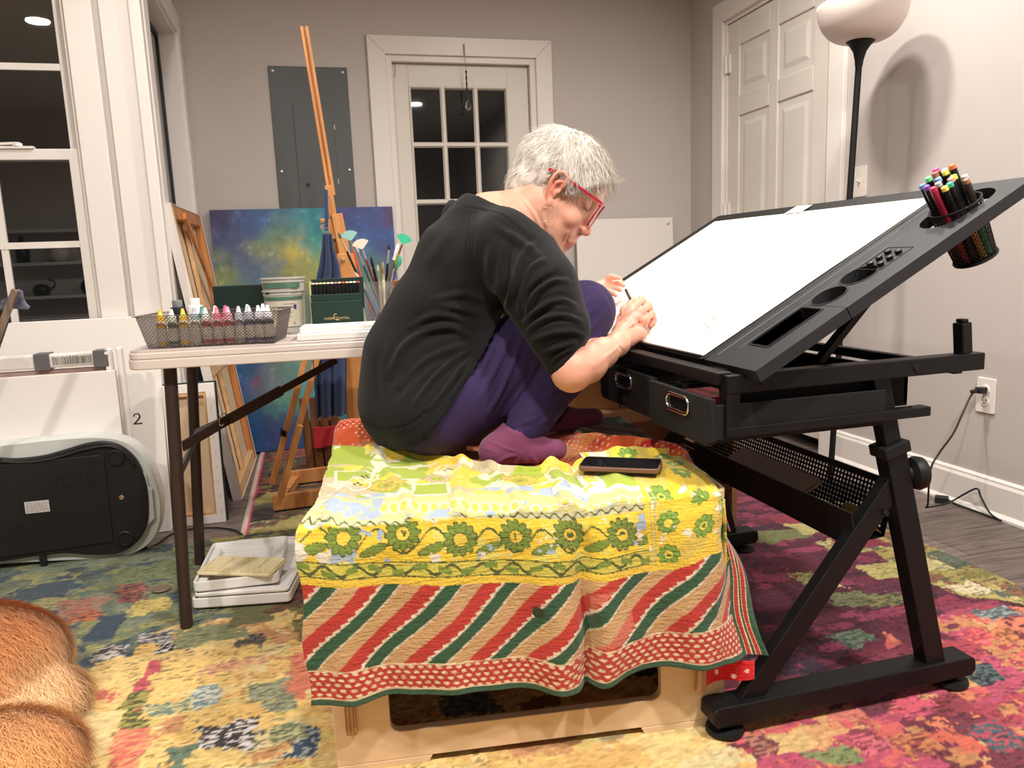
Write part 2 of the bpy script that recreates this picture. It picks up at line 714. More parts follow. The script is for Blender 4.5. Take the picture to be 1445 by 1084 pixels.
struct(MB().box((-3.5, -2.5, -0.1), (XR + 0.15, YB + 0.15, 0)).build('floor', m_floor))
struct(MB().box((-3.5, -2.5, ZC), (XR + 0.15, YB + 0.15, ZC + 0.1)).build('ceiling', m_ceil))
DX0, DX1, DZ = 0.463, 1.241, 1.93          # french door opening
b = MB().box((XS - 0.15, YB, 0), (DX0, YB + 0.14, ZC)).box((DX1, YB, 0), (XR + 0.15, YB + 0.14, ZC)).box((DX0, YB, DZ), (DX1, YB + 0.14, ZC))
struct(b.build('wall_back', m_wall))
RY0, RY1, RZ = 2.82, 3.655, 2.04           # panel door opening in the right wall
b = MB().box((XR, -2.5, 0), (XR + 0.14, RY0, ZC)).box((XR, RY1, 0), (XR + 0.14, YB, ZC)).box((XR, RY0, RZ), (XR + 0.14, RY1, ZC))
struct(b.build('wall_right', m_wall))
WX0, WX1, WZ0, WZ1 = -1.9, -0.71, 0.6, 2.15  # left sash window
b = MB().box((-3.5, YL, 0), (WX0, YL + 0.14, ZC)).box((WX1, YL, 0), (XS, YL + 0.14, ZC)).box((WX0, YL, 0), (WX1, YL + 0.14, WZ0)).box((WX0, YL, WZ1), (WX1, YL + 0.14, ZC))
struct(b.build('wall_left_front', m_wall))
SY0, SY1, SZ0, SZ1 = 3.14, 3.90, 0.5, 1.97   # side window
b = MB().box((XS - 0.14, YL + 0.14, 0), (XS, SY0, ZC)).box((XS - 0.14, SY1, 0), (XS, YB, ZC)).box((XS - 0.14, SY0, 0), (XS, SY1, SZ0)).box((XS - 0.14, SY0, SZ1), (XS, SY1, ZC))
struct(b.build('wall_side', m_wall))
struct(MB().box((-3.64, -2.5, 0), (-3.5, YL + 0.14, ZC)).build('wall_left', m_wall))
struct(MB().box((-3.5, -2.64, 0), (XR, -2.5, ZC)).build('wall_front', m_wall))

# baseboards
def baseboard(name, p, q, n):
    p, q, n = np.array(p, float), np.array(q, float), np.array(n, float)
    prof = [(0, 0), (0.016, 0), (0.016, 0.105), (0.011, 0.115), (0.011, 0.121), (0.004, 0.128), (0, 0.128)]
    # shoe mould
    prof = [(0, 0), (0.026, 0), (0.026, 0.008), (0.016, 0.02)] + prof[2:]
    return struct(MB().prism(prof, p, n, (0, 0, 1), q - p).build(name, m_trim))

baseboard('baseboard_right', (XR, -2.5, 0), (XR, RY0 - 0.1, 0), (-1, 0, 0))
baseboard('baseboard_right_far', (XR, RY1 + 0.1, 0), (XR, YB, 0), (-1, 0, 0))
baseboard('baseboard_back', (DX1 + 0.1, YB, 0), (XR, YB, 0), (0, -1, 0))
baseboard('baseboard_back_left', (XS, YB, 0), (DX0 - 0.1, YB, 0), (0, -1, 0))
baseboard('baseboard_left', (-3.5, YL, 0), (XS, YL, 0), (0, -1, 0))

# casings: mitred boards
def casing(name, kind, a0, a1, z1, w, z0=0.0, t=0.02, sill=False):
    """kind 'back' (plane y), 'right' (plane x), 'side'"""
    ob = MB()
    def poly(P):
        if kind == 'back':
            ob.prism(P, (0, YB, 0), (1, 0, 0), (0, 0, 1), (0, -t, 0))
        elif kind == 'right':
            ob.prism(P, (XR, 0, 0), (0, 1, 0), (0, 0, 1), (-t, 0, 0))
        elif kind == 'left':
            ob.prism(P, (0, YL, 0), (1, 0, 0), (0, 0, 1), (0, -t, 0))
        else:
            ob.prism(P, (XS, 0, 0), (0, 1, 0), (0, 0, 1), (t, 0, 0))
    g = 0.0006
    poly([(a0 - w, z0), (a0, z0), (a0, z1), (a0 - w, z1 + w)])
    poly([(a1, z0), (a1 + w, z0), (a1 + w, z1 + w), (a1, z1)])
    poly([(a0 - w + g, z1 + w), (a0 + g, z1), (a1 - g, z1), (a1 + w - g, z1 + w)])
    if sill:
        poly([(a0 - w, z0), (a0 - w, z0 - w), (a1 + w, z0 - w), (a1 + w, z0)])
    o = ob.build(name, m_trim, bevel=0.002, seg=1)
    return struct(o)

casing('trim_1', 'back', DX0, DX1, DZ, 0.088)
casing('trim_2', 'right', RY0, RY1, RZ, 0.095)
casing('trim_3', 'left', WX0, WX1, WZ1, 0.085, WZ0, sill=True, t=0.022)
casing('trim_4', 'side', SY0, SY1, SZ1, 0.095, SZ0, sill=True, t=0.018)
# corner board beside the sash window and its shadow groove
struct(MB().box((-0.605, YL - 0.012, 0), (XS, YL, ZC)).build('trim_5', m_trim, bevel=0.003))
struct(MB().box((XS - 0.02, YL - 0.03, 0), (XS + 0.018, YL + 0.02, ZC)).build('trim_6', m_trim, bevel=0.004))

# french door: jamb, slab with fifteen lights
d = thing('door_1', None, None, (0.85, YB + 0.05, 0))
d['kind'] = 'structure'
del_keys = None
b = MB()
for x0, x1 in ((DX0, DX0 + 0.03), (DX1 - 0.03, DX1)):
    b.box((x0, YB - 0.004, 0), (x1, YB + 0.14, DZ))
b.box((DX0 + 0.0302, YB - 0.004, DZ - 0.03), (DX1 - 0.0302, YB + 0.14, DZ))
for x0, x1 in ((DX0 + 0.03, DX0 + 0.042), (DX1 - 0.042, DX1 - 0.03)):
    b.box((x0, YB + 0.07, 0), (x1, YB + 0.1, DZ - 0.03))
b.build('door_jamb', m_trim, d, bevel=0.001, seg=1)
gx = [0.576, 0.732 + 0.008, 0.905 + 0.01, 1.095]
gx = [0.576, 0.749, 0.922, 1.095]
gz = [1.79 - i * 0.2885 for i in range(6)]
y0, y1 = YB + 0.030, YB + 0.068
sl = MB()
sl.box((DX0 + 0.033, y0, 0.01), (gx[0], y1, DZ - 0.033))
sl.box((gx[3], y0, 0.01), (DX1 - 0.033, y1, DZ - 0.033))
sl.box((gx[0], y0, gz[0]), (gx[3], y1, DZ - 0.033))
sl.box((gx[0], y0, 0.01), (gx[3], y1, gz[5]))
sl.build('door_slab', m_door, d, bevel=0.002, seg=1)
mu = MB()
for x in gx[1:3]:
    mu.prism([(-0.014, 0.006), (-0.006, -0.006), (0.006, -0.006), (0.014, 0.006), (0.006, 0.03), (-0.006, 0.03)], (x, y0, gz[5]), (1, 0, 0), (0, 1, 0), (0, 0, gz[0] - gz[5]))
for z in gz[1:5]:
    mu.prism([(-0.014, 0.0065), (-0.006, -0.0055), (0.006, -0.0055), (0.014, 0.0065), (0.006, 0.03), (-0.006, 0.03)], (gx[0], y0, z), (0, 0, 1), (0, 1, 0), (gx[3] - gx[0], 0, 0))
for x, s in ((gx[0], 1), (gx[3], -1)):
    mu.prism([(0, -0.006), (s * 0.006, -0.005), (s * 0.012, 0.008), (s * 0.012, 0.03), (0, 0.03)], (x, y0, gz[5]), (1, 0, 0), (0, 1, 0), (0, 0, gz[0] - gz[5]))
for z, s in ((gz[0], -1), (gz[5], 1)):
    mu.prism([(0, -0.006), (s * 0.006, -0.005), (s * 0.012, 0.008), (s * 0.012, 0.03), (0, 0.03)], (gx[0], y0, z), (0, 0, 1), (0, 1, 0), (gx[3] - gx[0], 0, 0))
mu.build('muntins', m_door, d)
for i in range(3):
    for j in range(5):
        MB().box((gx[i] + 0.004, y0 + 0.016, gz[j + 1] + 0.004), (gx[i + 1] - 0.004, y0 + 0.019, gz[j] - 0.004)).build('door_pane', m_glass, d)

# six panel door in the right wall
d = thing('door_2', None, None, (XR + 0.03, 3.24, 0))
d['kind'] = 'structure'
b = MB()
b.box((XR - 0.003, RY0, 0), (XR + 0.14, RY0 + 0.018, RZ)).box((XR - 0.003, RY1 - 0.018, 0), (XR + 0.14, RY1, RZ)).box((XR - 0.003, RY0 + 0.0182, RZ - 0.018), (XR + 0.14, RY1 - 0.0182, RZ))
b.build('door_jamb', m_trim, d)
sx0 = XR + 0.006
SB = MB()
Y0d, Y1d, Z1d = RY0 + 0.034, RY1 - 0.021, RZ - 0.021
Z0d = 0.055
wd = Y1d - Y0d
px = [Y0d + 0.10, Y0d + 0.10 + 0.255, Y1d - 0.10 - 0.255, Y1d - 0.10]
zs = [(Z1d - 0.12 - 0.235, Z1d - 0.12), (0.98, 0.98 + 0.585), (0.26, 0.80)]
SB.box((sx0 + 0.008, Y0d, Z0d), (sx0 + 0.035, Y1d, Z1d))
for a, c in ((Y0d, px[0]), (px[1], px[2]), (px[3], Y1d)):
    SB.box((sx0, a, Z0d), (sx0 + 0.01, c, Z1d))
zz = [Z1d] + [q for z0_, z1_ in zs for q in (z1_, z0_)] + [Z0d]
for i in range(0, len(zz), 2):
    for a, c in ((px[0], px[1]), (px[2], px[3])):
        SB.box((sx0, a, zz[i + 1]), (sx0 + 0.01, c, zz[i]))
SB.build('door_slab', m_door, d, bevel=0.004, seg=2)
for z0_, z1_ in zs:
    for a, c in ((px[0], px[1]), (px[2], px[3])):
        P = MB()
        w_, h_ = c - a, z1_ - z0_
        q = [(0.014, 0.009), (0.03, 0.009), (0.055, 0.002)]
        V = []
        for ins, dp in q:
            for yy, zz2 in ((a + ins, z0_ + ins), (c - ins, z0_ + ins), (c - ins, z1_ - ins), (a + ins, z1_ - ins)):
                V.append((sx0 + dp, yy, zz2))
        Fc = [(8, 9, 10, 11)]
        for i in range(2):
            for k in range(4):
                Fc.append((i * 4 + k, i * 4 + (k + 1) % 4, (i + 1) * 4 + (k + 1) % 4, (i + 1) * 4 + k))
        P.add(V, Fc).build('door_panel', m_door, d)
b = MB()
b.box((XR + 0.002, RY0 + 0.0185, 0.05), (XR + 0.03, RY0 + 0.031, RZ - 0.02))
b.build('weather_strip', wood('stained_pine', L3(196, 150, 104), L3(160, 110, 70), 6, 2), d)
for z in (1.83, 1.1, 0.25):
    MB().tube([(XR - 0.008, RY1 - 0.019, z - 0.045), (XR - 0.008, RY1 - 0.019, z + 0.045)], 0.007, 10).box((XR - 0.006, RY1 - 0.05, z - 0.044), (XR + 0.0055, RY1 - 0.019, z + 0.044)).build('door_hinge', m_trim, d, bevel=0.001)

# sash window on the left
d = thing('window_1', None, None, ((WX0 + WX1) / 2, YL + 0.05, WZ0))
d['kind'] = 'structure'
b = MB()
b.frame([(WX0, WZ0), (WX1, WZ0), (WX1, WZ1), (WX0, WZ1)], [(WX0 + 0.012, WZ0 + 0.02), (WX1 - 0.012, WZ0 + 0.02), (WX1 - 0.012, WZ1 - 0.02), (WX0 + 0.012, WZ1 - 0.02)], (0, YL - 0.004, 0), (1, 0, 0), (0, 0, 1), (0, 0.14, 0))
b.build('window_frame', m_trim, d)
XM = (WX0 + WX1) / 2
def sash(name, z0, z1, y, zm):
    b = MB()
    x0, x1 = WX0 + 0.012, WX1 - 0.012
    g0, g1 = x0 + 0.036, x1 - 0.036
    b.frame([(x0, z0), (x1, z0), (x1, z1), (x0, z1)], [(g0, z0 + 0.037), (g1, z0 + 0.037), (g1, z1 - 0.037), (g0, z1 - 0.037)], (0, y, 0), (1, 0, 0), (0, 0, 1), (0, 0.03, 0))
    o = b.build(name, m_trim, d, bevel=0.003)
    b = MB()
    for i in range(1, 5):
        x = g1 - 0.235 * i
        b.box((x - 0.011, y + 0.006, z0 + 0.03), (x + 0.011, y + 0.02, z1 - 0.03))
    for z in zm:
        b.box((g0, y + 0.004, z - 0.011), (g1, y + 0.019, z + 0.011))
    b.build('muntins', m_trim, o)
    MB().box((g0 - 0.01, y + 0.012, z0 + 0.03), (g1 + 0.01, y + 0.015, z1 - 0.03)).build('window_pane', m_glass2, o)
sash('lower_sash', WZ0 + 0.02, 1.335, YL + 0.01, (1.013,))
sash('upper_sash', 1.298, WZ1 - 0.02, YL + 0.045, (1.61, 1.86))
b = MB().box((-0.97, YL + 0.002, 1.335), (-0.86, YL + 0.028, 1.343))
b.lathe([(0.016, 0), (0.015, 0.01), (0.006, 0.014)], (-0.91, YL + 0.015, 1.343), n=14)
b.bar((-0.91, YL + 0.012, 1.353), (-0.975, YL + 0.01, 1.35), 0.014, 0.008)
b.build('sash_lock', m_trim, d, smooth='auto')

# side window with a black inner frame
d = thing('window_2', None, None, (XS - 0.06, 3.5, SZ0))
d['kind'] = 'structure'
b = MB()
b.frame([(SY0, SZ0), (SY1, SZ0), (SY1, SZ1), (SY0, SZ1)], [(SY0 + 0.01, SZ0 + 0.01), (SY1 - 0.01, SZ0 + 0.01), (SY1 - 0.01, SZ1 - 0.01), (SY0 + 0.01, SZ1 - 0.01)], (XS - 0.14, 0, 0), (0, 1, 0), (0, 0, 1), (0.142, 0, 0))
b.build('window_frame', m_trim, d)
b = MB()
b.frame([(SY0 + 0.01, SZ0 + 0.01), (SY1 - 0.01, SZ0 + 0.01), (SY1 - 0.01, SZ1 - 0.01), (SY0 + 0.01, SZ1 - 0.01)], [(SY0 + 0.035, SZ0 + 0.03), (SY1 - 0.04, SZ0 + 0.03), (SY1 - 0.04, SZ1 - 0.035), (SY0 + 0.035, SZ1 - 0.035)], (XS - 0.078, 0, 0), (0, 1, 0), (0, 0, 1), (0.012, 0, 0))
b.build('black_frame', m_dark, d)
m_frost = mat('frosted_pane', L3(176, 172, 168), 0.25, var=0.12, vscale=5, spec=0.6)
MB().box((XS - 0.088, SY0 + 0.01, SZ0 + 0.01), (XS - 0.077, SY1 - 0.01, SZ1 - 0.01)).build('window_pane', m_frost, d)

# ------------------------------------------------------------------ wall fittings
m_panel = mat('panel_grey', L3(88, 92, 92), 0.42, var=0.04, vscale=5)
t = thing('electrical_panel', 'grey metal breaker panel cover on the back wall behind the easel mast', 'breaker panel', (0.086, YB, 1.0))
zt, zb = 1.863, 0.93
MB().box((-0.101, YB - 0.006, zb), (0.272, YB, zt)).build('cover', m_panel, t, bevel=0.002)
MB().box((0.0, YB - 0.0105, zb + 0.1), (0.19, YB - 0.006, 1.695)).build('panel_door', m_panel, t, bevel=0.002)
b = MB()
b.box((0.018, YB - 0.012, 1.285), (0.066, YB - 0.0105, 1.325)).build('latch_plate', m_panel, t, bevel=0.001)
MB().box((0.034, YB - 0.0135, 1.295), (0.05, YB - 0.012, 1.312)).build('latch', m_dark, t)
m_screw = mat('screw_metal', (0.75, 0.73, 0.7), 0.3, metal=0.8)
for x, z in ((-0.08, 1.84), (0.25, 1.84), (-0.077, 1.37), (0.25, 1.375)):
    MB().lathe([(0.007, 0), (0.0065, 0.003), (0.003, 0.005)], (x, YB - 0.006, z), (0, -1, 0), n=12).build('screw', m_screw, t, smooth='auto')
for z in (1.58, 1.32):
    MB().tube([(0.1915, YB - 0.009, z - 0.012), (0.1915, YB - 0.009, z + 0.012)], 0.0028, 8).build('hinge_pin', m_screw, t)

m_plate = mat('outlet_plastic', L3(238, 232, 224), 0.3)
def outlet(y, z, label):
    t = thing('wall_outlet', label, 'outlet', (XR, y, z))
    MB().prism(rrect(0.072, 0.117, 0.006, 3, -0.036, -0.0585), (XR, y, z), (0, 1, 0), (0, 0, 1), (-0.006, 0, 0)).build('cover_plate', m_plate, t, bevel=0.002)
    for s in (1, -1):
        MB().lathe([(0.017, 0), (0.0168, 0.002), (0.015, 0.0035)], (XR - 0.0055, y, z + s * 0.0195), (-1, 0, 0), n=20, sx=1.0).build('socket', m_plate, t, smooth='auto')
        q = MB()
        for dy in (-0.006, 0.006):
            q.box((XR - 0.0096, y + dy - 0.001, z + s * 0.0195), (XR - 0.009, y + dy + 0.001, z + s * 0.0195 + 0.008))
        q.lathe([(0.0025, 0), (0.0025, 0.0004)], (XR - 0.0092, y, z + s * 0.0195 - 0.006), (-1, 0, 0), n=10)
        q.build('slots', m_dark, t)
    MB().lathe([(0.003, 0), (0.002, 0.001)], (XR - 0.006, y, z), (-1, 0, 0), n=10).build('screw', m_screw, t)
    return t
outlet(1.994, 0.396, 'white two-socket wall outlet low on the right wall with a black plug in it')
t = thing('light_switch', 'white toggle switch plate on the right wall behind the lamp pole', 'light switch', (XR, 2.63, 1.15))
MB().prism(rrect(0.072, 0.117, 0.006, 3, -0.036, -0.0585), (XR, 2.63, 1.15), (0, 1, 0), (0, 0, 1), (-0.006, 0, 0)).build('cover_plate', m_plate, t, bevel=0.002)
MB().bar((XR - 0.006, 2.63, 1.15), (XR - 0.018, 2.63, 1.156), 0.008, 0.012).build('toggle', m_plate, t, bevel=0.001)

# crystal drop hanging from the door head
t = thing('hanging_crystal', 'faceted glass drop on a beaded string hanging before the french door', 'crystal', (0.865, YB - 0.025, 1.97))
cx, cy = 0.866, YB - 0.026
MB().tube([(cx - 0.004, YB - 0.021, 1.975), (cx - 0.003, cy, 1.95), (cx - 0.001, cy, 1.9), (cx, cy, 1.82), (cx + 0.002, cy, 1.735)], 0.0013, 6).build('cord', mat('cord_grey', L3(120, 112, 104), 0.7), t)
MB().tube([(cx - 0.004, YB - 0.023, 1.985), (cx - 0.005, YB - 0.026, 1.965), (cx - 0.003, YB - 0.026, 1.93)], 0.0035, 8).build('hook', mat('hook_steel', L3(150, 140, 130), 0.35, metal=0.6), t)
q = MB()
for i in range(13):
    z = 1.852 - i * 0.0098
    r = 0.0048 if i % 3 else 0.0062
    q.lathe([(0.001, -r), (r * 0.8, -r * 0.5), (r, 0), (r * 0.8, r * 0.5), (0.001, r)], (cx, cy, z), n=8)
q.build('beads', mat('dark_beads', L3(50, 45, 42), 0.2), t)
MB().lathe([(0.001, -0.028), (0.009, -0.022), (0.016, -0.008), (0.014, 0.004), (0.007, 0.02), (0.002, 0.028)], (cx + 0.003, cy, 1.688), n=8).build('glass_drop', mat('crystal_glass', (0.95, 0.95, 0.95), 0.0, trans=1.0, ior=1.6), t)
# little hook wire on the door head
tag(MB().tube([(0.512, YB - 0.005 + 0.033, 1.895), (0.514, YB + 0.024, 1.87), (0.512, YB + 0.026, 1.845), (0.506, YB + 0.026, 1.828)], 0.0012, 6).build('bent_wire', mat('wire_grey', L3(110, 100, 92), 0.5)), 'thin bent wire hanging at the top left of the french door', 'wire')

# ------------------------------------------------------------------ lights
m_lamp_on = mat('downlight_diffuser', (1, 1, 1), 0.5, emit=(1.0, 0.93, 0.84), estr=25.0)
LIGHTS = [(-1.5, 0.45, 26), (0.1, 0.3, 24), (1.2, 0.1, 36), (-0.3, 2.2, 9), (1.2, 2.25, 13), (1.55, 2.05, 9)]
for i, (x, y, p) in enumerate(LIGHTS):
    ld = bpy.data.lights.new('downlight', 'AREA')
    ld.shape = 'DISK'
    ld.size = 0.13
    ld.energy = p
    ld.color = (1.0, 0.945, 0.885)
    ld.spread = math.radians(165)
    lo = bpy.data.objects.new('downlight', ld)
    COL.objects.link(lo)
    lo.location = (x, y, ZC - 0.012)
    t = thing('ceiling_downlight', None, None, (x, y, ZC))
    t['kind'] = 'structure'
    MB().lathe([(0.07, 0), (0.085, -0.001), (0.088, 0.004), (0.07, 0.006)], (x, y, ZC - 0.006), n=28, cap=False).build('trim_ring', m_trim, t)
    MB().lathe([(0.068, 0), (0.066, 0.002)], (x, y, ZC - 0.005), n=24).build('diffuser', m_lamp_on, t)
w = bpy.data.worlds.new('night')
SC.world = w
w.use_nodes = True
w.node_tree.nodes['Background'].inputs['Color'].default_value = (0.004, 0.004, 0.004, 1)
w.node_tree.nodes['Background'].inputs['Strength'].default_value = 1.0
SC.view_settings.view_transform = 'Standard'
SC.view_settings.look = 'None'
SC.view_settings.gamma = 1.0
SC.view_settings.exposure = 0.62

# shelves with crockery on the wall behind the camera, seen mirrored in the sash window
m_shelf = mat('shelf_white', L3(214, 210, 204), 0.5)
t = thing('wall_shelf_unit', 'white wall shelves with crockery, seen only as a reflection in the sash window', 'shelves', (-2.6, -2.4, 0.9))
for z in (0.70, 1.02, 1.33):
    MB().box((-3.4, -2.499, z), (-1.7, -2.25, z + 0.03)).build('shelf_board', m_shelf, t, bevel=0.002)
for x in (-3.4, -1.72):
    MB().box((x, -2.499, 0.5), (x + 0.02, -2.25, 1.5)).build('shelf_side', m_shelf, t)
def crock(prof, x, z, col, name, label, cat, handle=False, rough=0.3):
    t = thing(name, label, cat, (x, -2.36, z))
    MB().lathe(prof, (x, -2.36, z), (0, 0, 1), 24).build('vessel', mat('glaze', L3(*col), rough), t, smooth=True)
    if handle:
        MB().tube([(x + 0.07, -2.36, z + 0.15), (x + 0.12, -2.36, z + 0.14), (x + 0.12, -2.36, z + 0.09), (x + 0.075, -2.36, z + 0.06)], 0.008, 8).build('handle', mat('glaze2', L3(*col), rough), t, smooth=True)
crock([(0.05, 0), (0.085, 0.05), (0.09, 0.10), (0.05, 0.16), (0.055, 0.19)], -2.30, 1.0502, (214, 206, 190), 'pitcher', 'cream pitcher reflected in the window, right of the dark bottle', 'pitcher', True)
crock([(0.055, 0), (0.06, 0.12), (0.03, 0.19), (0.016, 0.26)], -2.62, 1.0502, (24, 26, 30), 'tall_bottle', 'tall dark bottle reflected in the window pane', 'bottle')
crock([(0.035, 0), (0.06, 0.05), (0.05, 0.10), (0.03, 0.12), (0.035, 0.14)], -2.10, 0.7302, (22, 26, 44), 'jar', 'dark blue lidded jar reflected low in the window', 'jar')
crock([(0.06, 0), (0.08, 0.05), (0.06, 0.10), (0.01, 0.115)], -2.50, 0.7302, (40, 40, 42), 'kettle', 'dark kettle reflected low in the window, left of the blue jar', 'kettle', True)
# ------------------------------------------------------------------ rugs
def pal(*cs):
    return np.array([lin(c) for c in cs])

P_YEL = pal((240, 200, 105), (236, 190, 90), (228, 178, 84), (240, 206, 120), (222, 196, 90), (214, 150, 86), (226, 206, 140))
P_GRN = pal((126, 134, 96), (110, 122, 98), (150, 150, 84), (92, 112, 104), (66, 84, 98), (166, 160, 96), (130, 140, 110))
P_MAG = pal((112, 26, 56), (92, 20, 46), (140, 36, 74), (78, 22, 50), (150, 44, 80), (100, 30, 60), (60, 34, 58))
P_HOT = pal((216, 84, 80), (226, 120, 76), (190, 60, 96), (200, 130, 70), (176, 48, 70), (220, 160, 90), (120, 40, 60))
P_OLV = pal((170, 156, 66), (190, 176, 90), (120, 124, 70), (200, 180, 110), (96, 104, 80), (140, 90, 60), (78, 92, 90))
P_DRK = pal((88, 40, 44), (120, 84, 46), (140, 120, 60), (64, 40, 48), (150, 74, 50), (60, 62, 60), (110, 46, 40))


def rug_colors(X, Y, seed, zones, patches):
    """zones: list of (weight function, palette)"""
    sh = X.shape
    wx = X + 0.05 * (fbm(X * 9, Y * 9, seed + 1) - 0.5) + 0.045 * (fbm(X * 60, Y * 25, seed + 3) - 0.5) + 0.02 * (fbm(X * 150, Y * 110, seed + 33) - 0.5)
    wy = Y + 0.05 * (fbm(X * 9, Y * 9, seed + 2) - 0.5) + 0.030 * (fbm(X * 25, Y * 90, seed + 4) - 0.5) + 0.014 * (fbm(X * 110, Y * 160, seed + 34) - 0.5)
    W = np.stack([z[0](X + 0.5 * (fbm(X * 3, Y * 3, seed + 9) - 0.5), Y + 0.5 * (fbm(X * 3, Y * 3, seed + 8) - 0.5)) for z in zones], -1)
    zi = W.argmax(-1)
    C = np.zeros(sh + (3,))
    PA = np.stack([z[1] for z in zones])

    def layer(cw, chh, sd, prob, first=False):
        gy = np.floor(wy / chh)
        off = _hash(gy, gy * 0 + 3, sd) * cw * 3
        gx = np.floor((wx + off) / cw)
        h = _hash(gx, gy, sd)
        ci = (_hash(gx, gy, sd + 5) * 7).astype(int) % 7
        col = PA[zi, ci]
        m = (h < prob)
        return col, m
    for cw, chh, sd, pr in ((0.26, 0.18, seed + 20, 1.1), (0.15, 0.10, seed + 31, 0.45), (0.10, 0.045, seed + 47, 0.34), (0.045, 0.03, seed + 58, 0.26), (0.02, 0.014, seed + 63, 0.12)):
        col, m = layer(cw, chh, sd, pr)
        C = np.where(m[..., None], col, C)
    for (px_, py_, w, h, rgb, fl) in patches:
        c = AZ(px_, py_)
        hx = abs(AZ(px_ + w / 2, py_)[0] - AZ(px_ - w / 2, py_)[0]) / 2
        hy = abs(AZ(px_, py_ - h / 2)[1] - AZ(px_, py_ + h / 2)[1]) / 2
        d = np.maximum(np.abs(wx - c[0]) / hx, np.abs(wy - c[1]) / hy)
        d = d + 0.35 * (fbm(X * 22, Y * 22, seed + px_) - 0.5) * 2
        m = d < 1
        rc = lin(rgb)
        if fl:
            t = (fbm(X * 70, Y * 320, seed + 77) > 0.52)
            rc = np.where(t[..., None], lin(fl), rc)
        C = np.where(m[..., None], rc, C)
    # woven loops: rows of light and dark flecks
    fl = fbm(X * 90, Y * 420, seed + 61, 3)
    br = fbm(X * 5, Y * 5, seed + 66)
    C = C * (0.46 + 0.92 * fl[..., None] + 0.16 * br[..., None])
    t = (fbm(X * 60, Y * 300, seed + 90, 2) > 0.68) & (br > 0.5)
    C = np.where(t[..., None], C * 0.45, C)
    C = C * 0.78
    g = C.mean(-1, keepdims=True)
    C = g + (C - g) * 0.82
    return np.clip(C, 0, 1)


m_rug = mat('rug_pile', (0.5, 0.5, 0.5), 0.95, vcol='Col', sheen=0.15, bump=0.9, bscale=420, spec=0.15)


def rug(name, x0, x1, y0, y1, dx, dy, seed, zones, patches, label, border=None):
    xs = np.arange(x0, x1 + dx * 0.5, dx)
    ys = np.arange(y0, y1 + dy * 0.5, dy)
    X, Y = np.meshgrid(xs, ys, indexing='ij')
    C = rug_colors(X, Y, seed, zones, patches)
    if border is not None:
        C = border(X, Y, C)
    Z = 0.009 + 0.0035 * (fbm(X * 110, Y * 300, seed + 5, 3) - 0.5) + 0.004 * (fbm(X * 6, Y * 6, seed + 6) - 0.5)
    e = np.minimum(np.minimum(X - x0, x1 - X), np.minimum(Y - y0, y1 - Y))
    Z = np.where(e <= 0.0001, 0.0005, Z)
    me = grid_mesh(name, np.stack([X, Y, Z], -1), C)
    me.materials.append(m_rug)
    o = link(name, me)
    tag(o, label, 'rug')
    return o


def gz_(cx_, cy_, s, k=1.0):
    return lambda X, Y: k - np.sqrt((X - cx_) ** 2 + (Y - cy_) ** 2) / s


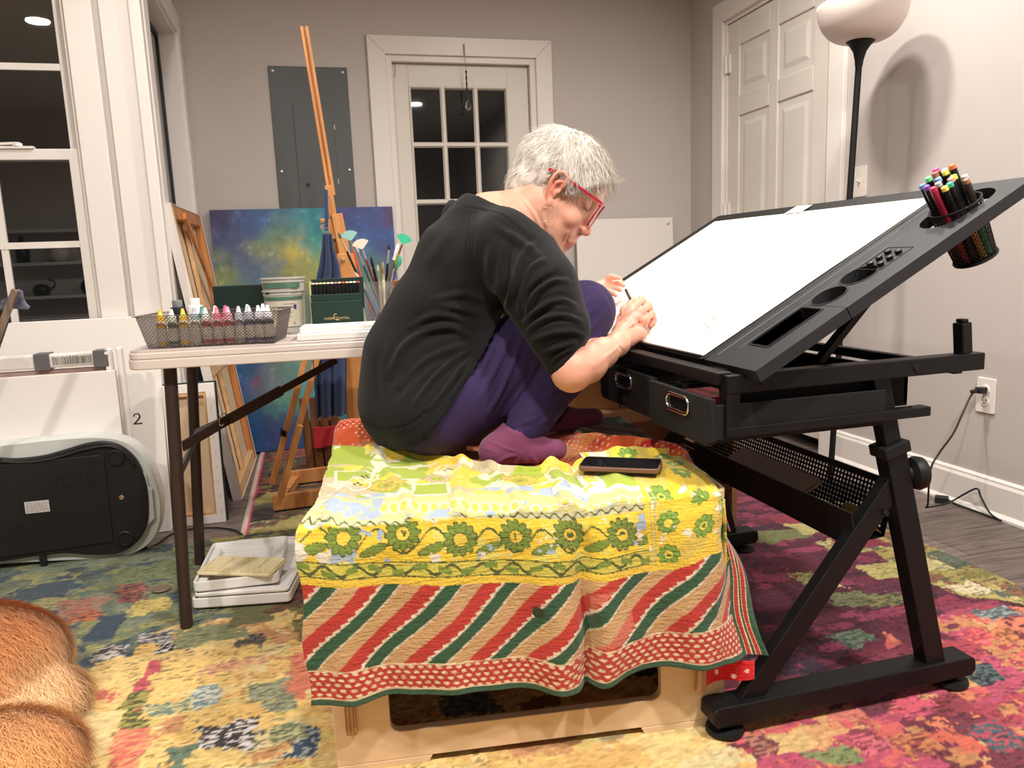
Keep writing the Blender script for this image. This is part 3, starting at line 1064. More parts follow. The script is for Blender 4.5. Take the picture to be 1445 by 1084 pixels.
patches = [
    (100, 800, 120, 14, (126, 140, 110), None), (60, 840, 90, 20, (70, 88, 100), None), (110, 862, 60, 22, (160, 130, 110), (190, 90, 60)),
    (112, 876, 52, 12, (206, 112, 56), (120, 60, 40)), (147, 890, 40, 34, (58, 78, 98), None), (185, 838, 40, 28, (180, 100, 70), (110, 60, 60)),
    (215, 860, 50, 20, (222, 196, 90), None), (230, 810, 120, 26, (120, 130, 84), None), (160, 925, 40, 22, (60, 60, 64), (200, 190, 180)),
    (225, 905, 50, 18, (90, 90, 92), (200, 196, 190)), (245, 919, 46, 12, (40, 38, 42), (225, 220, 210)), (300, 900, 90, 26, (140, 146, 96), None),
    (355, 912, 34, 22, (110, 102, 94), (80, 72, 70)), (200, 960, 130, 60, (240, 200, 110), None), (290, 950, 120, 50, (238, 196, 96), None),
    (330, 945, 80, 14, (226, 150, 110), (230, 190, 120)), (210, 970, 24, 60, (214, 84, 84), (190, 60, 80)), (190, 1010, 30, 60, (170, 160, 60), (90, 90, 50)),
    (185, 1060, 40, 60, (230, 100, 80), (240, 150, 90)), (135, 988, 50, 10, (220, 100, 80), None), (245, 1000, 60, 20, (110, 140, 120), (210, 190, 120)),
    (300, 985, 36, 30, (120, 150, 150), (210, 210, 190)), (385, 985, 60, 44, (120, 132, 100), (170, 170, 130)), (320, 1045, 70, 40, (66, 62, 66), (226, 220, 214)),
    (420, 1060, 50, 50, (50, 78, 108), (170, 180, 180)), (400, 1040, 50, 24, (112, 130, 90), (190, 190, 130)), (420, 960, 30, 60, (226, 120, 80), None),
    (260, 1075, 60, 30, (104, 128, 100), None), (130, 1040, 90, 60, (238, 206, 130), None), (340, 1010, 60, 20, (236, 190, 90), None), (300, 1075, 60, 24, (224, 190, 96), None),
    (440, 880, 40, 60, (130, 120, 60), None), (360, 870, 60, 30, (120, 120, 70), None), (420, 840, 60, 40, (140, 80, 50), (90, 70, 50)),
    # right side
    (1140, 745, 60, 22, (190, 176, 96), None), (1105, 735, 40, 16, (150, 40, 70), None), (1190, 775, 50, 22, (200, 184, 110), (150, 130, 70)),
    (1100, 760, 80, 18, (120, 124, 70), None), (1150, 800, 110, 34, (100, 24, 52), None), (1120, 850, 140, 60, (92, 20, 48), None),
    (1140, 820, 40, 20, (176, 166, 90), (110, 104, 60)), (1195, 850, 50, 18, (120, 124, 80), None), (1170, 830, 40, 16, (200, 190, 130), None),
    (1215, 770, 60, 20, (140, 30, 60), None), (1250, 810, 70, 24, (186, 172, 90), None), (1300, 800, 60, 22, (206, 190, 120), None),
    (1265, 745, 50, 14, (70, 64, 90), None), (1370, 835, 50, 20, (226, 210, 160), None), (1385, 815, 60, 14, (140, 130, 60), None), (1350, 790, 60, 12, (96, 110, 90), None),
    (1400, 870, 70, 20, (84, 100, 110), (150, 160, 150)), (1330, 855, 40, 20, (150, 40, 70), None), (1240, 850, 70, 22, (130, 126, 70), (80, 80, 60)),
    (1290, 900, 90, 40, (110, 26, 54), None), (1200, 905, 60, 24, (110, 128, 100), (70, 90, 80)), (1250, 930, 100, 26, (130, 34, 60), None),
    (1380, 905, 40, 30, (240, 86, 90), (200, 60, 70)), (1420, 900, 40, 30, (220, 130, 60), (160, 80, 50)), (1390, 960, 60, 30, (84, 104, 104), (40, 50, 60)),
    (1180, 975, 60, 30, (110, 130, 96), (150, 150, 110)), (1130, 1000, 60, 24, (224, 80, 110), None), (1190, 1010, 50, 24, (214, 110, 90), None),
    (1090, 985, 60, 40, (104, 34, 56), None), (1220, 1050, 80, 40, (150, 50, 70), (220, 90, 110)), (1340, 1000, 60, 30, (150, 44, 60), None),
    (1290, 1000, 50, 26, (224, 70, 100), None), (1290, 1060, 70, 40, (206, 120, 60), (150, 60, 60)), (1400, 1040, 80, 50, (70, 90, 100), (180, 60, 80)),
    (1120, 1050, 60, 30, (222, 180, 100), None), (1080, 1055, 40, 40, (190, 120, 90), (120, 60, 60)), (1170, 1070, 50, 30, (130, 140, 80), None), (1350, 1055, 40, 40, (214, 90, 60), None),
    (1060, 1020, 50, 30, (226, 150, 80), None), (760, 1000, 60, 20, (150, 74, 44), None), (660, 1000, 90, 30, (60, 76, 84), (130, 130, 130)),
]
zonesA = [(gz_(-0.15, 1.55, 0.75), P_YEL), (gz_(-0.7, 2.3, 0.62, 0.95), P_GRN), (gz_(1.15, 1.85, 0.6, 1.1), P_MAG), (gz_(1.25, 1.1, 0.5), P_HOT),
          (gz_(1.75, 1.85, 0.42, 1.0), P_OLV), (gz_(0.5, 2.2, 0.5, 0.8), P_DRK), (gz_(-0.2, 2.6, 0.4, 0.7), P_OLV), (gz_(0.55, 1.6, 0.4, 0.6), P_DRK)]
rug('area_rug', -1.9, 1.74, 0.35, 2.645, 0.0056, 0.0052, 5, zonesA, patches,
    'large multicoloured abstract patchwork rug under the bench and drawing desk')


def bord(X, Y, C):
    m = X < -0.268
    C = np.where(m[..., None], lin((206, 190, 176)), C)
    m = (X > -0.272) & (X < -0.262)
    return np.where(m[..., None], lin((196, 70, 110)), C)


zonesB = [(gz_(0.1, 3.5, 0.7), P_DRK), (gz_(-0.1, 2.9, 0.35, 0.9), P_OLV), (gz_(0.9, 3.2, 0.6, 0.9), P_MAG)]
rug('area_rug', -0.292, 1.66, 2.66, 3.88, 0.008, 0.007, 31, zonesB,
    [(420, 640, 60, 16, (190, 90, 60), (110, 40, 50)), (400, 660, 40, 14, (120, 100, 50), None), (395, 700, 50, 16, (176, 160, 70), None), (370, 730, 40, 16, (70, 60, 50), None), (420, 740, 60, 14, (190, 176, 90), None)],
    'darker red and olive rug with a pale edge beneath the easel', bord)

# ------------------------------------------------------------------ plywood bench
A_B = math.radians(-6.5)
BO = np.array([-0.016, 1.275, 0.0])
BX = np.array([math.cos(A_B), math.sin(A_B), 0])
BY = np.array([-math.sin(A_B), math.cos(A_B), 0])
ZB = 0.475


def bl(x, y, z):
    return BO + BX * x + BY * y + np.array([0, 0, z])


def on_front(px_, py_, y=0.0):
    d = ray(px_, py_)
    o = bl(0, y, 0)
    t = ((o - EYE) @ BY) / (d @ BY)
    P = EYE + d * t - BO
    return float(P @ BX), float(P[2])


m_ply = wood('birch_plywood', L3(222, 194, 160), L3(208, 176, 140), 3.0, 0, 0.42)
m_plyedge = mat('plywood_edge', L3(200, 160, 118), 0.6, var=0.45, vscale=1, stretch=(260, 4, 4), var2=L3(128, 88, 58))
BWX, BWY = 0.725, 0.63
t = thing('plywood_bench', 'low birch plywood bench with a cut-out front, covered by the patterned quilt', 'bench', bl(BWX / 2, BWY / 2, 0))
def slab_poly(ycoord, thick, part):
    x0, x1, z0, z1 = 0.0, BWX, 0.0, ZB - 0.02
    outer = [(x1, z1), (x0, z1), (x0, z0), (0.19, z0)]
    def fan(pts, n):
        return pts
    # front board with a large rounded window: four strips around a rounded ring
    hx0, hx1, hz0, hz1 = 0.098, 0.60, 0.075, 0.30
    inn = rrect(hx1 - hx0, hz1 - hz0, 0.018, 6, hx0, hz0)
    out = []
    cx_, cz_ = (hx0 + hx1) / 2, (hz0 + hz1) / 2
    for (a, b_) in inn:
        dx, dz = a - cx_, b_ - cz_
        kx = (BWX - cx_ if dx > 0 else cx_) / (abs(dx) + 1e-9)
        kz = (z1 - cz_ if dz > 0 else cz_ - 0.022) / (abs(dz) + 1e-9)
        k = min(kx, kz)
        out.append((cx_ + dx * k, cz_ + dz * k))
    # snap the four diagonal rays to the true corners
    for cxx, czz in ((BWX, z1), (0, z1), (0, 0.022), (BWX, 0.022)):
        i = min(range(len(out)), key=lambda q: (out[q][0] - cxx) ** 2 + (out[q][1] - czz) ** 2)
        out[i] = (cxx, czz)
    b = MB()
    b.frame(out, inn, bl(0, ycoord, 0), BX, (0, 0, 1), BY * thick)
    # feet
    for a, c in ((0, 0.17), (0.56, BWX)):
        s = 1 if a == 0 else -1
        e = c if s == 1 else a
        f_ = a if s == 1 else c
        b.prism([(f_, 0), (e - s * 0.03, 0), (e - s * 0.008, 0.006), (e, 0.022), (f_, 0.022)], bl(0, ycoord, 0), BX, (0, 0, 1), BY * thick)
    return b.build(part, m_ply, t, bevel=0.0015, seg=1)
slab_poly(0.0, 0.018, 'front_panel')
slab_poly(BWY - 0.018, 0.018, 'back_panel')
for x, nm in ((0.022, 'side_panel'), (BWX - 0.06, 'side_panel')):
    b = MB()
    prof = [(0.02, 0.0), (BWY - 0.02, 0.0), (BWY + 0.015, 0.08), (BWY + 0.018, ZB - 0.06), (BWY + 0.01, ZB - 0.02), (-0.008, ZB - 0.02)]
    b.prism([(0.019, 0.002), (BWY - 0.019, 0.002), (BWY - 0.019, ZB - 0.022), (0.019, ZB - 0.022)], bl(x, 0, 0), BY, (0, 0, 1), BX * 0.018)
    b.build(nm, m_ply, t, bevel=0.001, seg=1)
    tb = MB()
    for k, (za, zb_) in enumerate([(0.085, 0.185 if x < 0.3 else 0.2)]):
        pr = [(0.0, zb_ + 0.1), (0.0, za), (-0.010, za), (-0.017, za + 0.012), (-0.017, zb_ + 0.1)]
        tb.prism(pr, bl(x, 0.0, 0), BY, (0, 0, 1), BX * 0.018)
    tb.build('joint_tab', m_plyedge, t, bevel=0.001, seg=1)
b = MB()
b.prism(rrect(BWX + 0.012, BWY + 0.012, 0.03, 6, -0.006, -0.006), bl(0, 0, ZB - 0.02), BX, BY, (0, 0, 0.018))
b.build('bench_top', m_ply, t, bevel=0.002, seg=2)

# ------------------------------------------------------------------ quilt
m_quilt = mat('quilt_cotton', (0.5, 0.5, 0.5), 0.85, vcol='Col', sheen=0.2, spec=0.2)
nt = m_quilt.node_tree
N, L = nt.nodes, nt.links
tc = N.new('ShaderNodeTexCoord')
mp = N.new('ShaderNodeMapping')
mp.inputs['Scale'].default_value = (38, 38, 260)
L.new(tc.outputs['Object'], mp.inputs['Vector'])
n1 = N.new('ShaderNodeTexNoise')
n1.inputs['Scale'].default_value = 1
n1.inputs['Detail'].default_value = 3
L.new(mp.outputs['Vector'], n1.inputs['Vector'])
n2 = N.new('ShaderNodeTexNoise')
n2.inputs['Scale'].default_value = 150
L.new(tc.outputs['Object'], n2.inputs['Vector'])
ad = N.new('ShaderNodeMath')
ad.operation = 'ADD'
L.new(n1.outputs['Fac'], ad.inputs[0])
L.new(n2.outputs['Fac'], ad.inputs[1])
bp = N.new('ShaderNodeBump')
bp.inputs['Strength'].default_value = 0.7
bp.inputs['Distance'].default_value = 0.003
L.new(ad.outputs[0], bp.inputs['Height'])
L.new(bp.outputs['Normal'], N['Principled BSDF'].inputs['Normal'])

YF = -0.034                                   # the hanging cloth, in front of the panel


def curve_x(pl):
    q = np.array([on_front(*p, YF) for p in pl])
    o = np.argsort(q[:, 0])
    q = q[o]
    return lambda x: np.interp(x, q[:, 0], q[:, 1])


hemz = curve_x([(449, 989), (500, 987), (560, 978), (637, 971), (720, 968), (780, 972), (816, 970), (860, 955), (903, 942), (960, 938), (1063, 930)])
rbz = curve_x([(442, 942), (520, 940), (613, 930), (734, 925), (790, 930), (831, 915), (928, 893), (1017, 881)])
ybz = curve_x([(430, 823), (492, 827), (560, 824), (662, 821), (807, 821), (947, 802), (1000, 780)])
print('quilt hem', hemz(0.0), hemz(0.4), hemz(0.7), 'yb', ybz(0.0), ybz(0.6))


def cr_(*c):
    return lin(c)


def quilt_color(p, w, h, v):
    """p across the cloth, w metric height above the stripe band edge, h height above the hem, v stripe coordinate"""
    C = np.zeros(p.shape + (3,)) + cr_(232, 200, 60)

    def put(m, c):
        C[m] = c if np.ndim(c) == 1 else c[m]
    nb = fbm(p * 14, w * 14, 3)
    n2_ = fbm(p * 60, w * 60, 5)
    yel, lim, olv, bei = cr_(244, 208, 22), cr_(172, 190, 46), cr_(128, 150, 52), cr_(206, 190, 150)
    blu, wht, dgr = cr_(170, 186, 206), cr_(228, 222, 204), cr_(84, 96, 50)
    C[:] = yel
    C[(n2_ > 0.6)] = cr_(232, 216, 90)
    # big motif ground
    big = w > 0.15
    put(big & (fbm(p * 9, w * 9, 21) > 0.55), bei)
    put(big & (fbm(p * 8 + 5, w * 8, 33) > 0.6), lim)
    put(big & (fbm(p * 30, w * 30, 34) > 0.64), cr_(236, 228, 190))
    # flower helper
    def flower(cx_, cw, R, npet, pet, edge, core, rot=0.0, region=None):
        dx, dw = p - cx_, w - cw
        r = np.hypot(dx, dw) / R
        a = np.arctan2(dw, dx) + rot
        rim = 0.78 + 0.22 * np.abs(np.cos(a * npet / 2))
        m = r < rim
        if region is not None:
            m &= region
        put(m, edge)
        m2 = (r < rim - 0.09) & (np.abs(np.sin(a * npet / 2)) < 0.97)
        if region is not None:
            m2 &= region
        put(m2, pet)
        put((r < 0.42) & m, edge)
        put((r < 0.36) & m, core)
        put((r < 0.2) & m & (n2_ > 0.5), edge)
    rg = p > 0.565
    # vine band
    m = (w > 0.014) & (w < 0.040)
    put(m, cr_(214, 200, 70))
    put(m & (np.abs(w - 0.027 - 0.008 * np.sin(p * 120)) < 0.003), dgr)
    put(m & (np.abs((p * 26) % 1 - 0.5) < 0.28) & (np.abs(w - 0.027 + 0.006 * np.sin(p * 60)) < 0.0055), olv)
    put((np.abs(w - 0.040) < 0.0012) | (np.abs(w - 0.0145) < 0.0012), dgr)
    # flower band
    m = (w > 0.041) & (w < 0.112)
    sw = np.abs(w - 0.075 - 0.020 * np.sin(p * 68 + 1.2)) < 0.0022
    put(m & sw, dgr)
    lf = np.hypot(((p * 10.6 + 0.5) % 1 - 0.5) / 10.6, (w - 0.062 - 0.35 * (((p * 10.6 + 0.5) % 1 - 0.5) / 10.6)) * 2.4) < 0.022
    put(m & lf, dgr)
    lf2 = np.hypot(((p * 10.6 + 0.5) % 1 - 0.5) / 10.6, (w - 0.062 - 0.35 * (((p * 10.6 + 0.5) % 1 - 0.5) / 10.6)) * 2.4) < 0.0195
    put(m & lf2, olv)
    put(m & (fbm(p * 40, w * 40, 71) > 0.68), wht)
    put(m & (fbm(p * 34, w * 34, 73) > 0.70), cr_(168, 184, 200))
    for i in range(6):
        flower(0.045 + i * 0.0945, 0.082 + 0.006 * math.sin(i * 2.1), 0.030, 12, olv, dgr, cr_(236, 204, 50), i * 0.4)
    # scallops
    m = (w > 0.112) & (w < 0.126)
    put(m, cr_(206, 200, 150))
    put(m & (np.abs(w - 0.118 - 0.004 * np.sin(p * 300)) < 0.0018), dgr)
    m = (w > 0.126) & (w < 0.165)
    put(m, cr_(214, 208, 130))
    sc = np.hypot(((p * 58) % 1 - 0.5) / 58, w - 0.143)
    put(m & (sc < 0.0066), cr_(216, 210, 80))
    put(m & (np.abs(sc - 0.0078) < 0.0011), wht)
    put(m & (fbm(p * 24, w * 60, 81) > 0.62), blu)
    m = (w > 0.165) & (w < 0.19)
    put(m & (fbm(p * 18, w * 50, 83) > 0.55), cr_(222, 222, 200))
    put(m & (fbm(p * 30, w * 80, 85) > 0.6), blu)
    for i, (fx, fw, R, pt) in enumerate([(0.115, 0.235, 0.038, cr_(234, 196, 60)), (0.36, 0.225, 0.036, cr_(236, 200, 50)), (0.21, 0.27, 0.03, bei), (0.5, 0.24, 0.03, cr_(240, 210, 70))]):
        flower(fx, fw, R, 14, pt, cr_(168, 140, 40), lim, 0.3 * i)
    for fx, fw, R in ((0.195, 0.205, 0.034), (0.445, 0.215, 0.032), (0.05, 0.32, 0.035), (0.54, 0.20, 0.035)):
        d_ = np.maximum(np.abs(p - fx), np.abs(w - fw)) + 0.016 * (nb - 0.5)
        put(d_ < R, lim)
        put((np.abs(d_ - R) < 0.003), wht)
    for fx, fw in ((0.062, 0.25), (0.075, 0.30), (0.235, 0.32), (0.49, 0.31)):
        for dx, dw in ((-.006, -.004), (.006, .0), (0., .008)):
            put(np.hypot(p - fx - dx, w - fw - dw) < 0.0038, cr_(60, 70, 60))
        put(np.abs(np.hypot(p - fx, (w - fw) * 0.7) - 0.024) < 0.0022, wht)
    # right side: yellow with green daisies between twin rules
    rr = (p > 0.565) & (w > 0.0)
    put(rr, yel)
    put(rr & (fbm(p * 30, w * 30, 91) > 0.6), cr_(226, 196, 70))
    k = 0
    for fx in (0.60, 0.665, 0.722, 0.79, 0.85):
        for j in range(9):
            flower(fx + 0.006 * math.sin(j * 2 + k), 0.028 + j * 0.058 + (0.028 if k % 2 else 0), 0.021, 8, cr_(134, 172, 62), cr_(90, 130, 50), cr_(246, 224, 60), j, rr)
        k += 1
    a8 = fbm(p * 50, w * 50, 93)
    put(rr & (a8 > 0.70), cr_(232, 232, 214))
    for xx in (0.566, 0.573, 0.692, 0.699):
        put((np.abs(p - xx - 0.01 * np.sin(w * 14)) < 0.0013) & (w > 0), cr_(196, 190, 120))
    put((w > 0) & (w < 0.013), cr_(240, 202, 40))
    # diagonal stripes
    st = (w <= 0)
    fr = v % 1.0
    zig = 0.02 * np.abs(((h * 95) % 1) - 0.5) * 2
    red, grn, tan, crm = cr_(196, 48, 34), cr_(52, 92, 62), cr_(206, 162, 108), cr_(232, 216, 190)
    put(st, tan)
    put(st & (fr > 0.33), red)
    put(st & (fr > 0.61 + zig * 3), crm)
    put(st & (fr > 0.70), grn)
    put(st & (fr > 0.97), crm)
    # faded overdyed patch lines
    put(st & (np.abs(h - 0.12) < 0.05) & (np.abs(p - 0.5) < 0.035) & (fr > 0.33) & (fr < 0.62), cr_(214, 108, 84))
    put(np.hypot(p - 0.365, (w + 0.052)) < 0.011, cr_(52, 62, 44))
    # dotted red border
    rb_ = h < 0
    return C


def quilt_border(C, p, w, h, b, xe):
    red, crm, grn = cr_(192, 52, 36), cr_(232, 206, 164), cr_(56, 92, 66)
    m = (b < 0)
    C[m] = red
    u1 = (p * 62 + 0.5 * (np.floor(b * 105) % 2)) % 1 - 0.5
    v1 = (b * 105) % 1 - 0.5
    C[m & (np.hypot(u1 * 1.0, v1 * 1.0) < 0.30)] = crm
    C[(np.abs(b) < 0.0016)] = crm
    C[(h < 0.013)] = crm
    C[(h < 0.0105)] = grn
    # right edge stripes, on the true selvedge
    e = xe - p
    q = (w <= 0.02) | (e < 0)
    s = (w < 0.004)
    C[s & (e < 0.062)] = grn
    for a, c in ((0.046, crm), (0.043, red), (0.030, crm), (0.027, grn), (0.019, crm), (0.0165, red), (0.007, crm), (0.004, grn)):
        C[s & (e < a)] = c
    return C


q_empty = thing('patchwork_quilt', 'yellow floral cotton quilt with red and green diagonal stripes draped over the bench', 'quilt', bl(0.35, 0.3, ZB))
NU, NT, NH = 400, 175, 165
PX0, PX1 = -0.030, 0.845
pv = np.linspace(PX0, PX1, NU)
# back edge of the turned floral layer on the bench top (bench depth coordinate)
def top_local(px_, py_, z):
    P = AZ(px_, py_, z) - BO
    return float(P @ BX), float(P @ BY)
edge = np.array([top_local(*p, ZB + 0.02) for p in [(455, 634), (520, 637), (600, 645), (680, 660), (740, 667), (800, 661), (835, 652), (870, 650), (930, 652), (985, 660)]])
print('quilt back edge', edge.round(3).tolist())
ex_, ey_ = edge[:, 0], edge[:, 1]
back = np.interp(pv, np.sort(ex_), ey_[np.argsort(ex_)])
back = np.where(pv > 0.5, np.maximum(back, 0.20 + 0 * pv), back)
ZT = ZB + 0.012


def folds(p, s, side):
    """sideways relief of the hanging cloth: p across, s drop 0..1"""
    A = np.zeros_like(p * s)
    for c, wd, am, sl in ((0.02, 0.03, 0.010, 0.02), (0.125, 0.035, -0.012, -0.03), (0.21, 0.03, 0.010, 0.0), (0.30, 0.04, -0.010, 0.05), (0.385, 0.028, 0.014, 0.02),
                          (0.445, 0.016, -0.030, 0.01), (0.49, 0.03, 0.020, -0.01), (0.56, 0.04, -0.012, 0.03), (0.63, 0.03, 0.013, 0.03), (0.74, 0.03, -0.016, 0.05), (0.80, 0.02, 0.014, 0.06)):
        A = A + am * np.exp(-((p - c - sl * s) / wd) ** 2) * (0.25 + 0.9 * s)
    return A


XK = 0.695
# --- top part (t from back edge to the front fold)
tt = np.linspace(0, 1, NT)
Pm, Tm = np.meshgrid(pv, tt, indexing='ij')
bk = back[:, None]
yl = bk * (1 - Tm) + 0.0 * Tm
e = np.maximum(Pm - XK, 0)
xl = np.minimum(Pm, XK) + 0.018 * (1 - np.exp(-e / 0.02))
zl = ZT - np.maximum(e - 0.012, 0) * 0.95
wr = 0.008 * (fbm(Pm * 12, yl * 9, 41) - 0.5) + 0.004 * (fbm(Pm * 30, yl * 22, 42) - 0.5)
for c, wd, am, sl in ((0.04, 0.012, 0.008, 0.25), (0.14, 0.010, 0.009, -0.2), (0.25, 0.012, 0.010, 0.12), (0.33, 0.010, 0.008, -0.15), (0.43, 0.014, 0.014, 0.05), (0.47, 0.008, -0.01, 0.05), (0.55, 0.016, 0.008, 0.3), (0.63, 0.02, 0.008, -0.2)):
    wr = wr + am * np.exp(-((Pm - c - sl * (yl - 0.1)) / wd) ** 2)
# rolled back edge
zl = zl + 0.004 + wr * (Pm < XK + 0.02) + 0.012 * np.exp(-(Tm / 0.06) ** 2)
yl = yl + 0.004 * np.sin(Pm * 90) * np.exp(-(Tm / 0.1) ** 2)
# soften into the front fold
fz = sstep(0.0, 1.0, np.clip(1 - yl / 0.05, 0, 1))
zl = zl - 0.020 * fz ** 2
yl = yl - 0.026 * fz
xl_left = np.where(Pm < 0, Pm * (0.2 + 0.8 * fz), xl)
TOP = np.stack([xl_left, yl, zl], -1)
wtop = (ZT - ybz(pv))[:, None] + bk * (1 - Tm)
# --- hanging part
hh = np.linspace(0, 1, NH + 1)[1:]
Ph, Hh = np.meshgrid(pv, hh, indexing='ij')
z_top = TOP[:, -1, 2][:, None]
hz = hemz(np.clip(pv, PX0, 0.80))[:, None]
hz = np.where(Ph > 0.77, hz + (Ph - 0.77) * 0.1, hz)
zz_ = z_top + (hz - z_top) * Hh
eh = np.maximum(Ph - 0.69, 0)
sdrop = np.clip((ZT - zz_) / 0.36, 0, 1)
k_ = sdrop ** 0.75
z_corner = zz_
xh = np.minimum(Ph, 0.69) + eh * (0.20 + 0.48 * k_)
xh = np.where(Ph > 0.69, np.maximum(xh, TOP[:, -1, 0][:, None] * (1 - Hh) + xh * Hh), xh)
yh = TOP[:, -1, 1][:, None] * (1 - sstep(0, 0.12, Hh)) + YF * sstep(0, 0.12, Hh) - folds(Ph, sdrop, 0) * sstep(0, 0.25, Hh) + eh * 0.45 * np.sin(k_ * PI) + 0.0015 * (fbm(Ph * 40, zz_ * 60, 47) - 0.5)
yh = yh - 0.012 * sdrop
yh = np.minimum(yh, np.where(Ph < 0.72, -0.021, 1.0))
xh = xh + 0.004 * np.sin(zz_ * 40 + Ph * 10)
FRONT = np.stack([xh, yh, zz_], -1)
wfr = zz_ - ybz(np.clip(pv, -0.03, 0.72))[:, None]
LOC = np.concatenate([TOP, FRONT], 1)
Wv = np.concatenate([wtop, wfr], 1)
PP = np.repeat(pv[:, None], LOC.shape[1], 1)
Zv = LOC[..., 2]
Hv = np.concatenate([np.full(Tm.shape, 0.4), zz_ - hz], 1)
Bv = np.concatenate([np.full(Tm.shape, 0.4), zz_ - rbz(np.clip(pv, -0.03, 0.74))[:, None]], 1)
ph0 = 0.40
Vv = (PP - Zv * 1.12) / 0.1145 + ph0
C = quilt_color(PP, Wv, Hv, Vv)
C = quilt_border(C, PP, Wv, Hv, Bv, 0.835)
rows = 0.93 + 0.1 * fbm(PP * 45, (Wv) * 330, 17, 2)
C = 0.80 * (C.mean(-1, keepdims=True) * 0.1 + C * 0.9) * rows[..., None] * (0.93 + 0.12 * fbm(PP * 6, Wv * 6, 19))[..., None]
WLD = BO + LOC[..., 0:1] * BX + LOC[..., 1:2] * BY + LOC[..., 2:3] * np.array([0, 0, 1.0])
me = grid_mesh('floral_face', WLD, C)
me.materials.append(m_quilt)
o = link('floral_face', me, q_empty)
sd_ = o.modifiers.new('thickness', 'SOLIDIFY')
sd_.thickness = 0.0035
sd_.offset = -1

# orange reverse side lying over the rest of the top, bunched at the back
NX, NY = 300, 220
gx_, gy_ = np.meshgrid(np.linspace(-0.012, 0.80, NX), np.linspace(0.02, 0.70, NY), indexing='ij')
zz2 = np.full(gx_.shape, ZT - 0.003)
zz2 = zz2 + 0.052 * np.exp(-((gx_ - 0.03) / 0.12) ** 2 - ((gy_ - 0.56) / 0.10) ** 2) + 0.028 * np.exp(-((gx_ - 0.16) / 0.06) ** 2 - ((gy_ - 0.56) / 0.1) ** 2)
# raised roll running to the back right corner
cr2 = np.abs(gy_ - (0.36 + (0.56 - gx_) * 1.1))
roll = np.exp(-(cr2 / 0.045) ** 2) * sstep(0.50, 0.58, gx_)
zz2 = zz2 + 0.030 * roll + 0.012 * np.exp(-((gx_ - 0.56) / 0.03) ** 2 - ((gy_ - 0.5) / 0.05) ** 2)
zz2 = zz2 + 0.010 * (fbm(gx_ * 14, gy_ * 14, 51) - 0.5) * sstep(0.05, 0.2, gy_)
back_drop = np.maximum(gy_ - 0.635, 0)
zz2 = zz2 - back_drop * 1.5
side_drop = np.maximum(gx_ - 0.715, 0)
zz2 = zz2 - side_drop * 1.2
zz2 = np.where(gx_ < 0.0, zz2 - (-gx_) * 1.3, zz2)
back_xy = np.interp(gx_, np.sort(ex_), ey_[np.argsort(ex_)])
zz2 = np.where(gy_ < back_xy - 0.03, np.minimum(zz2, ZT - 0.006), zz2)
xx2 = np.where(gx_ > 0.715, 0.715 + side_drop * 0.35, gx_)
yy2 = np.where(gy_ > 0.635, 0.635 + back_drop * 0.3, gy_)
CO = np.zeros(gx_.shape + (3,)) + lin((206, 84, 38))
CO[fbm(gx_ * 16, gy_ * 16, 55) > 0.55] = lin((222, 128, 60))
CO[fbm(gx_ * 20, gy_ * 26, 57) > 0.66] = lin((196, 44, 34))
u1 = (gx_ * 70 + 0.5 * (np.floor(gy_ * 80) % 2)) % 1 - 0.5
v1 = (gy_ * 80) % 1 - 0.5
CO[(np.hypot(u1, v1) < 0.2) & (fbm(gx_ * 18, gy_ * 18, 59) > 0.42)] = lin((232, 206, 170))
CO[(np.hypot(u1, v1) < 0.3) & (fbm(gx_ * 18, gy_ * 18, 61) > 0.66)] = lin((104, 128, 140))
# green striped selvedge on the roll
q = (gx_ - 0.52) * 0.72 + (gy_ - 0.40) * 0.70
bd = (gx_ > 0.50) & (q > 0.075)
CO[bd] = lin((62, 104, 74))
for a, b_, c in ((0.112, 0.118, (226, 214, 190)), (0.118, 0.130, (176, 50, 44)), (0.130, 0.134, (226, 214, 190)), (0.134, 0.150, (38, 56, 44)), (0.150, 0.164, (176, 50, 44)),
                 (0.164, 0.182, (34, 46, 38)), (0.182, 0.186, (226, 214, 190)), (0.186, 0.2, (176, 50, 44)), (0.2, 0.6, (58, 92, 68))):
    CO[bd & (q > a) & (q <= b_)] = lin(c)
al = gx_ - gy_
CO[bd & (np.abs(q - 0.173) < 0.004) & ((al * 110) % 1 < 0.5)] = lin((226, 220, 206))
CO = 0.75 * CO * (0.9 + 0.16 * fbm(gx_ * 50, gy_ * 300, 63, 2))[..., None]
W2 = BO + xx2[..., None] * BX + yy2[..., None] * BY + zz2[..., None] * np.array([0, 0, 1.0])
me = grid_mesh('orange_reverse', W2, CO)
me.materials.append(m_quilt)
o = link('orange_reverse', me, q_empty)
o['label'] = 'rumpled orange reverse side with a green striped selvedge'
sd_ = o.modifiers.new('thickness', 'SOLIDIFY')
sd_.thickness = 0.003
sd_.offset = -1
# red dotted lining corner peeping below the right corner
u, v = np.meshgrid(np.linspace(0, 1, 40), np.linspace(0, 1, 30), indexing='ij')
Lx = 0.68 + 0.092 * u
Lz = 0.155 - 0.055 * v * (1 - 0.35 * u) - 0.01 * u
Ly = -0.015 + 0.01 * np.sin(u * 5)
CL = np.zeros(u.shape + (3,)) + lin((206, 34, 40))
for a, b_ in ((0.28, 0.62), (0.62, 0.80), (0.85, 0.5)):
    CL[np.hypot((u - a) * 0.125, (v - b_) * 0.055) < 0.006] = lin((236, 200, 180))
W3 = BO + Lx[..., None] * BX + Ly[..., None] * BY + Lz[..., None] * np.array([0, 0, 1.0])
me = grid_mesh('red_lining', W3, CL)
me.materials.append(m_quilt)
o = link('red_lining', me, q_empty)
o.modifiers.new('thickness', 'SOLIDIFY').thickness = 0.002

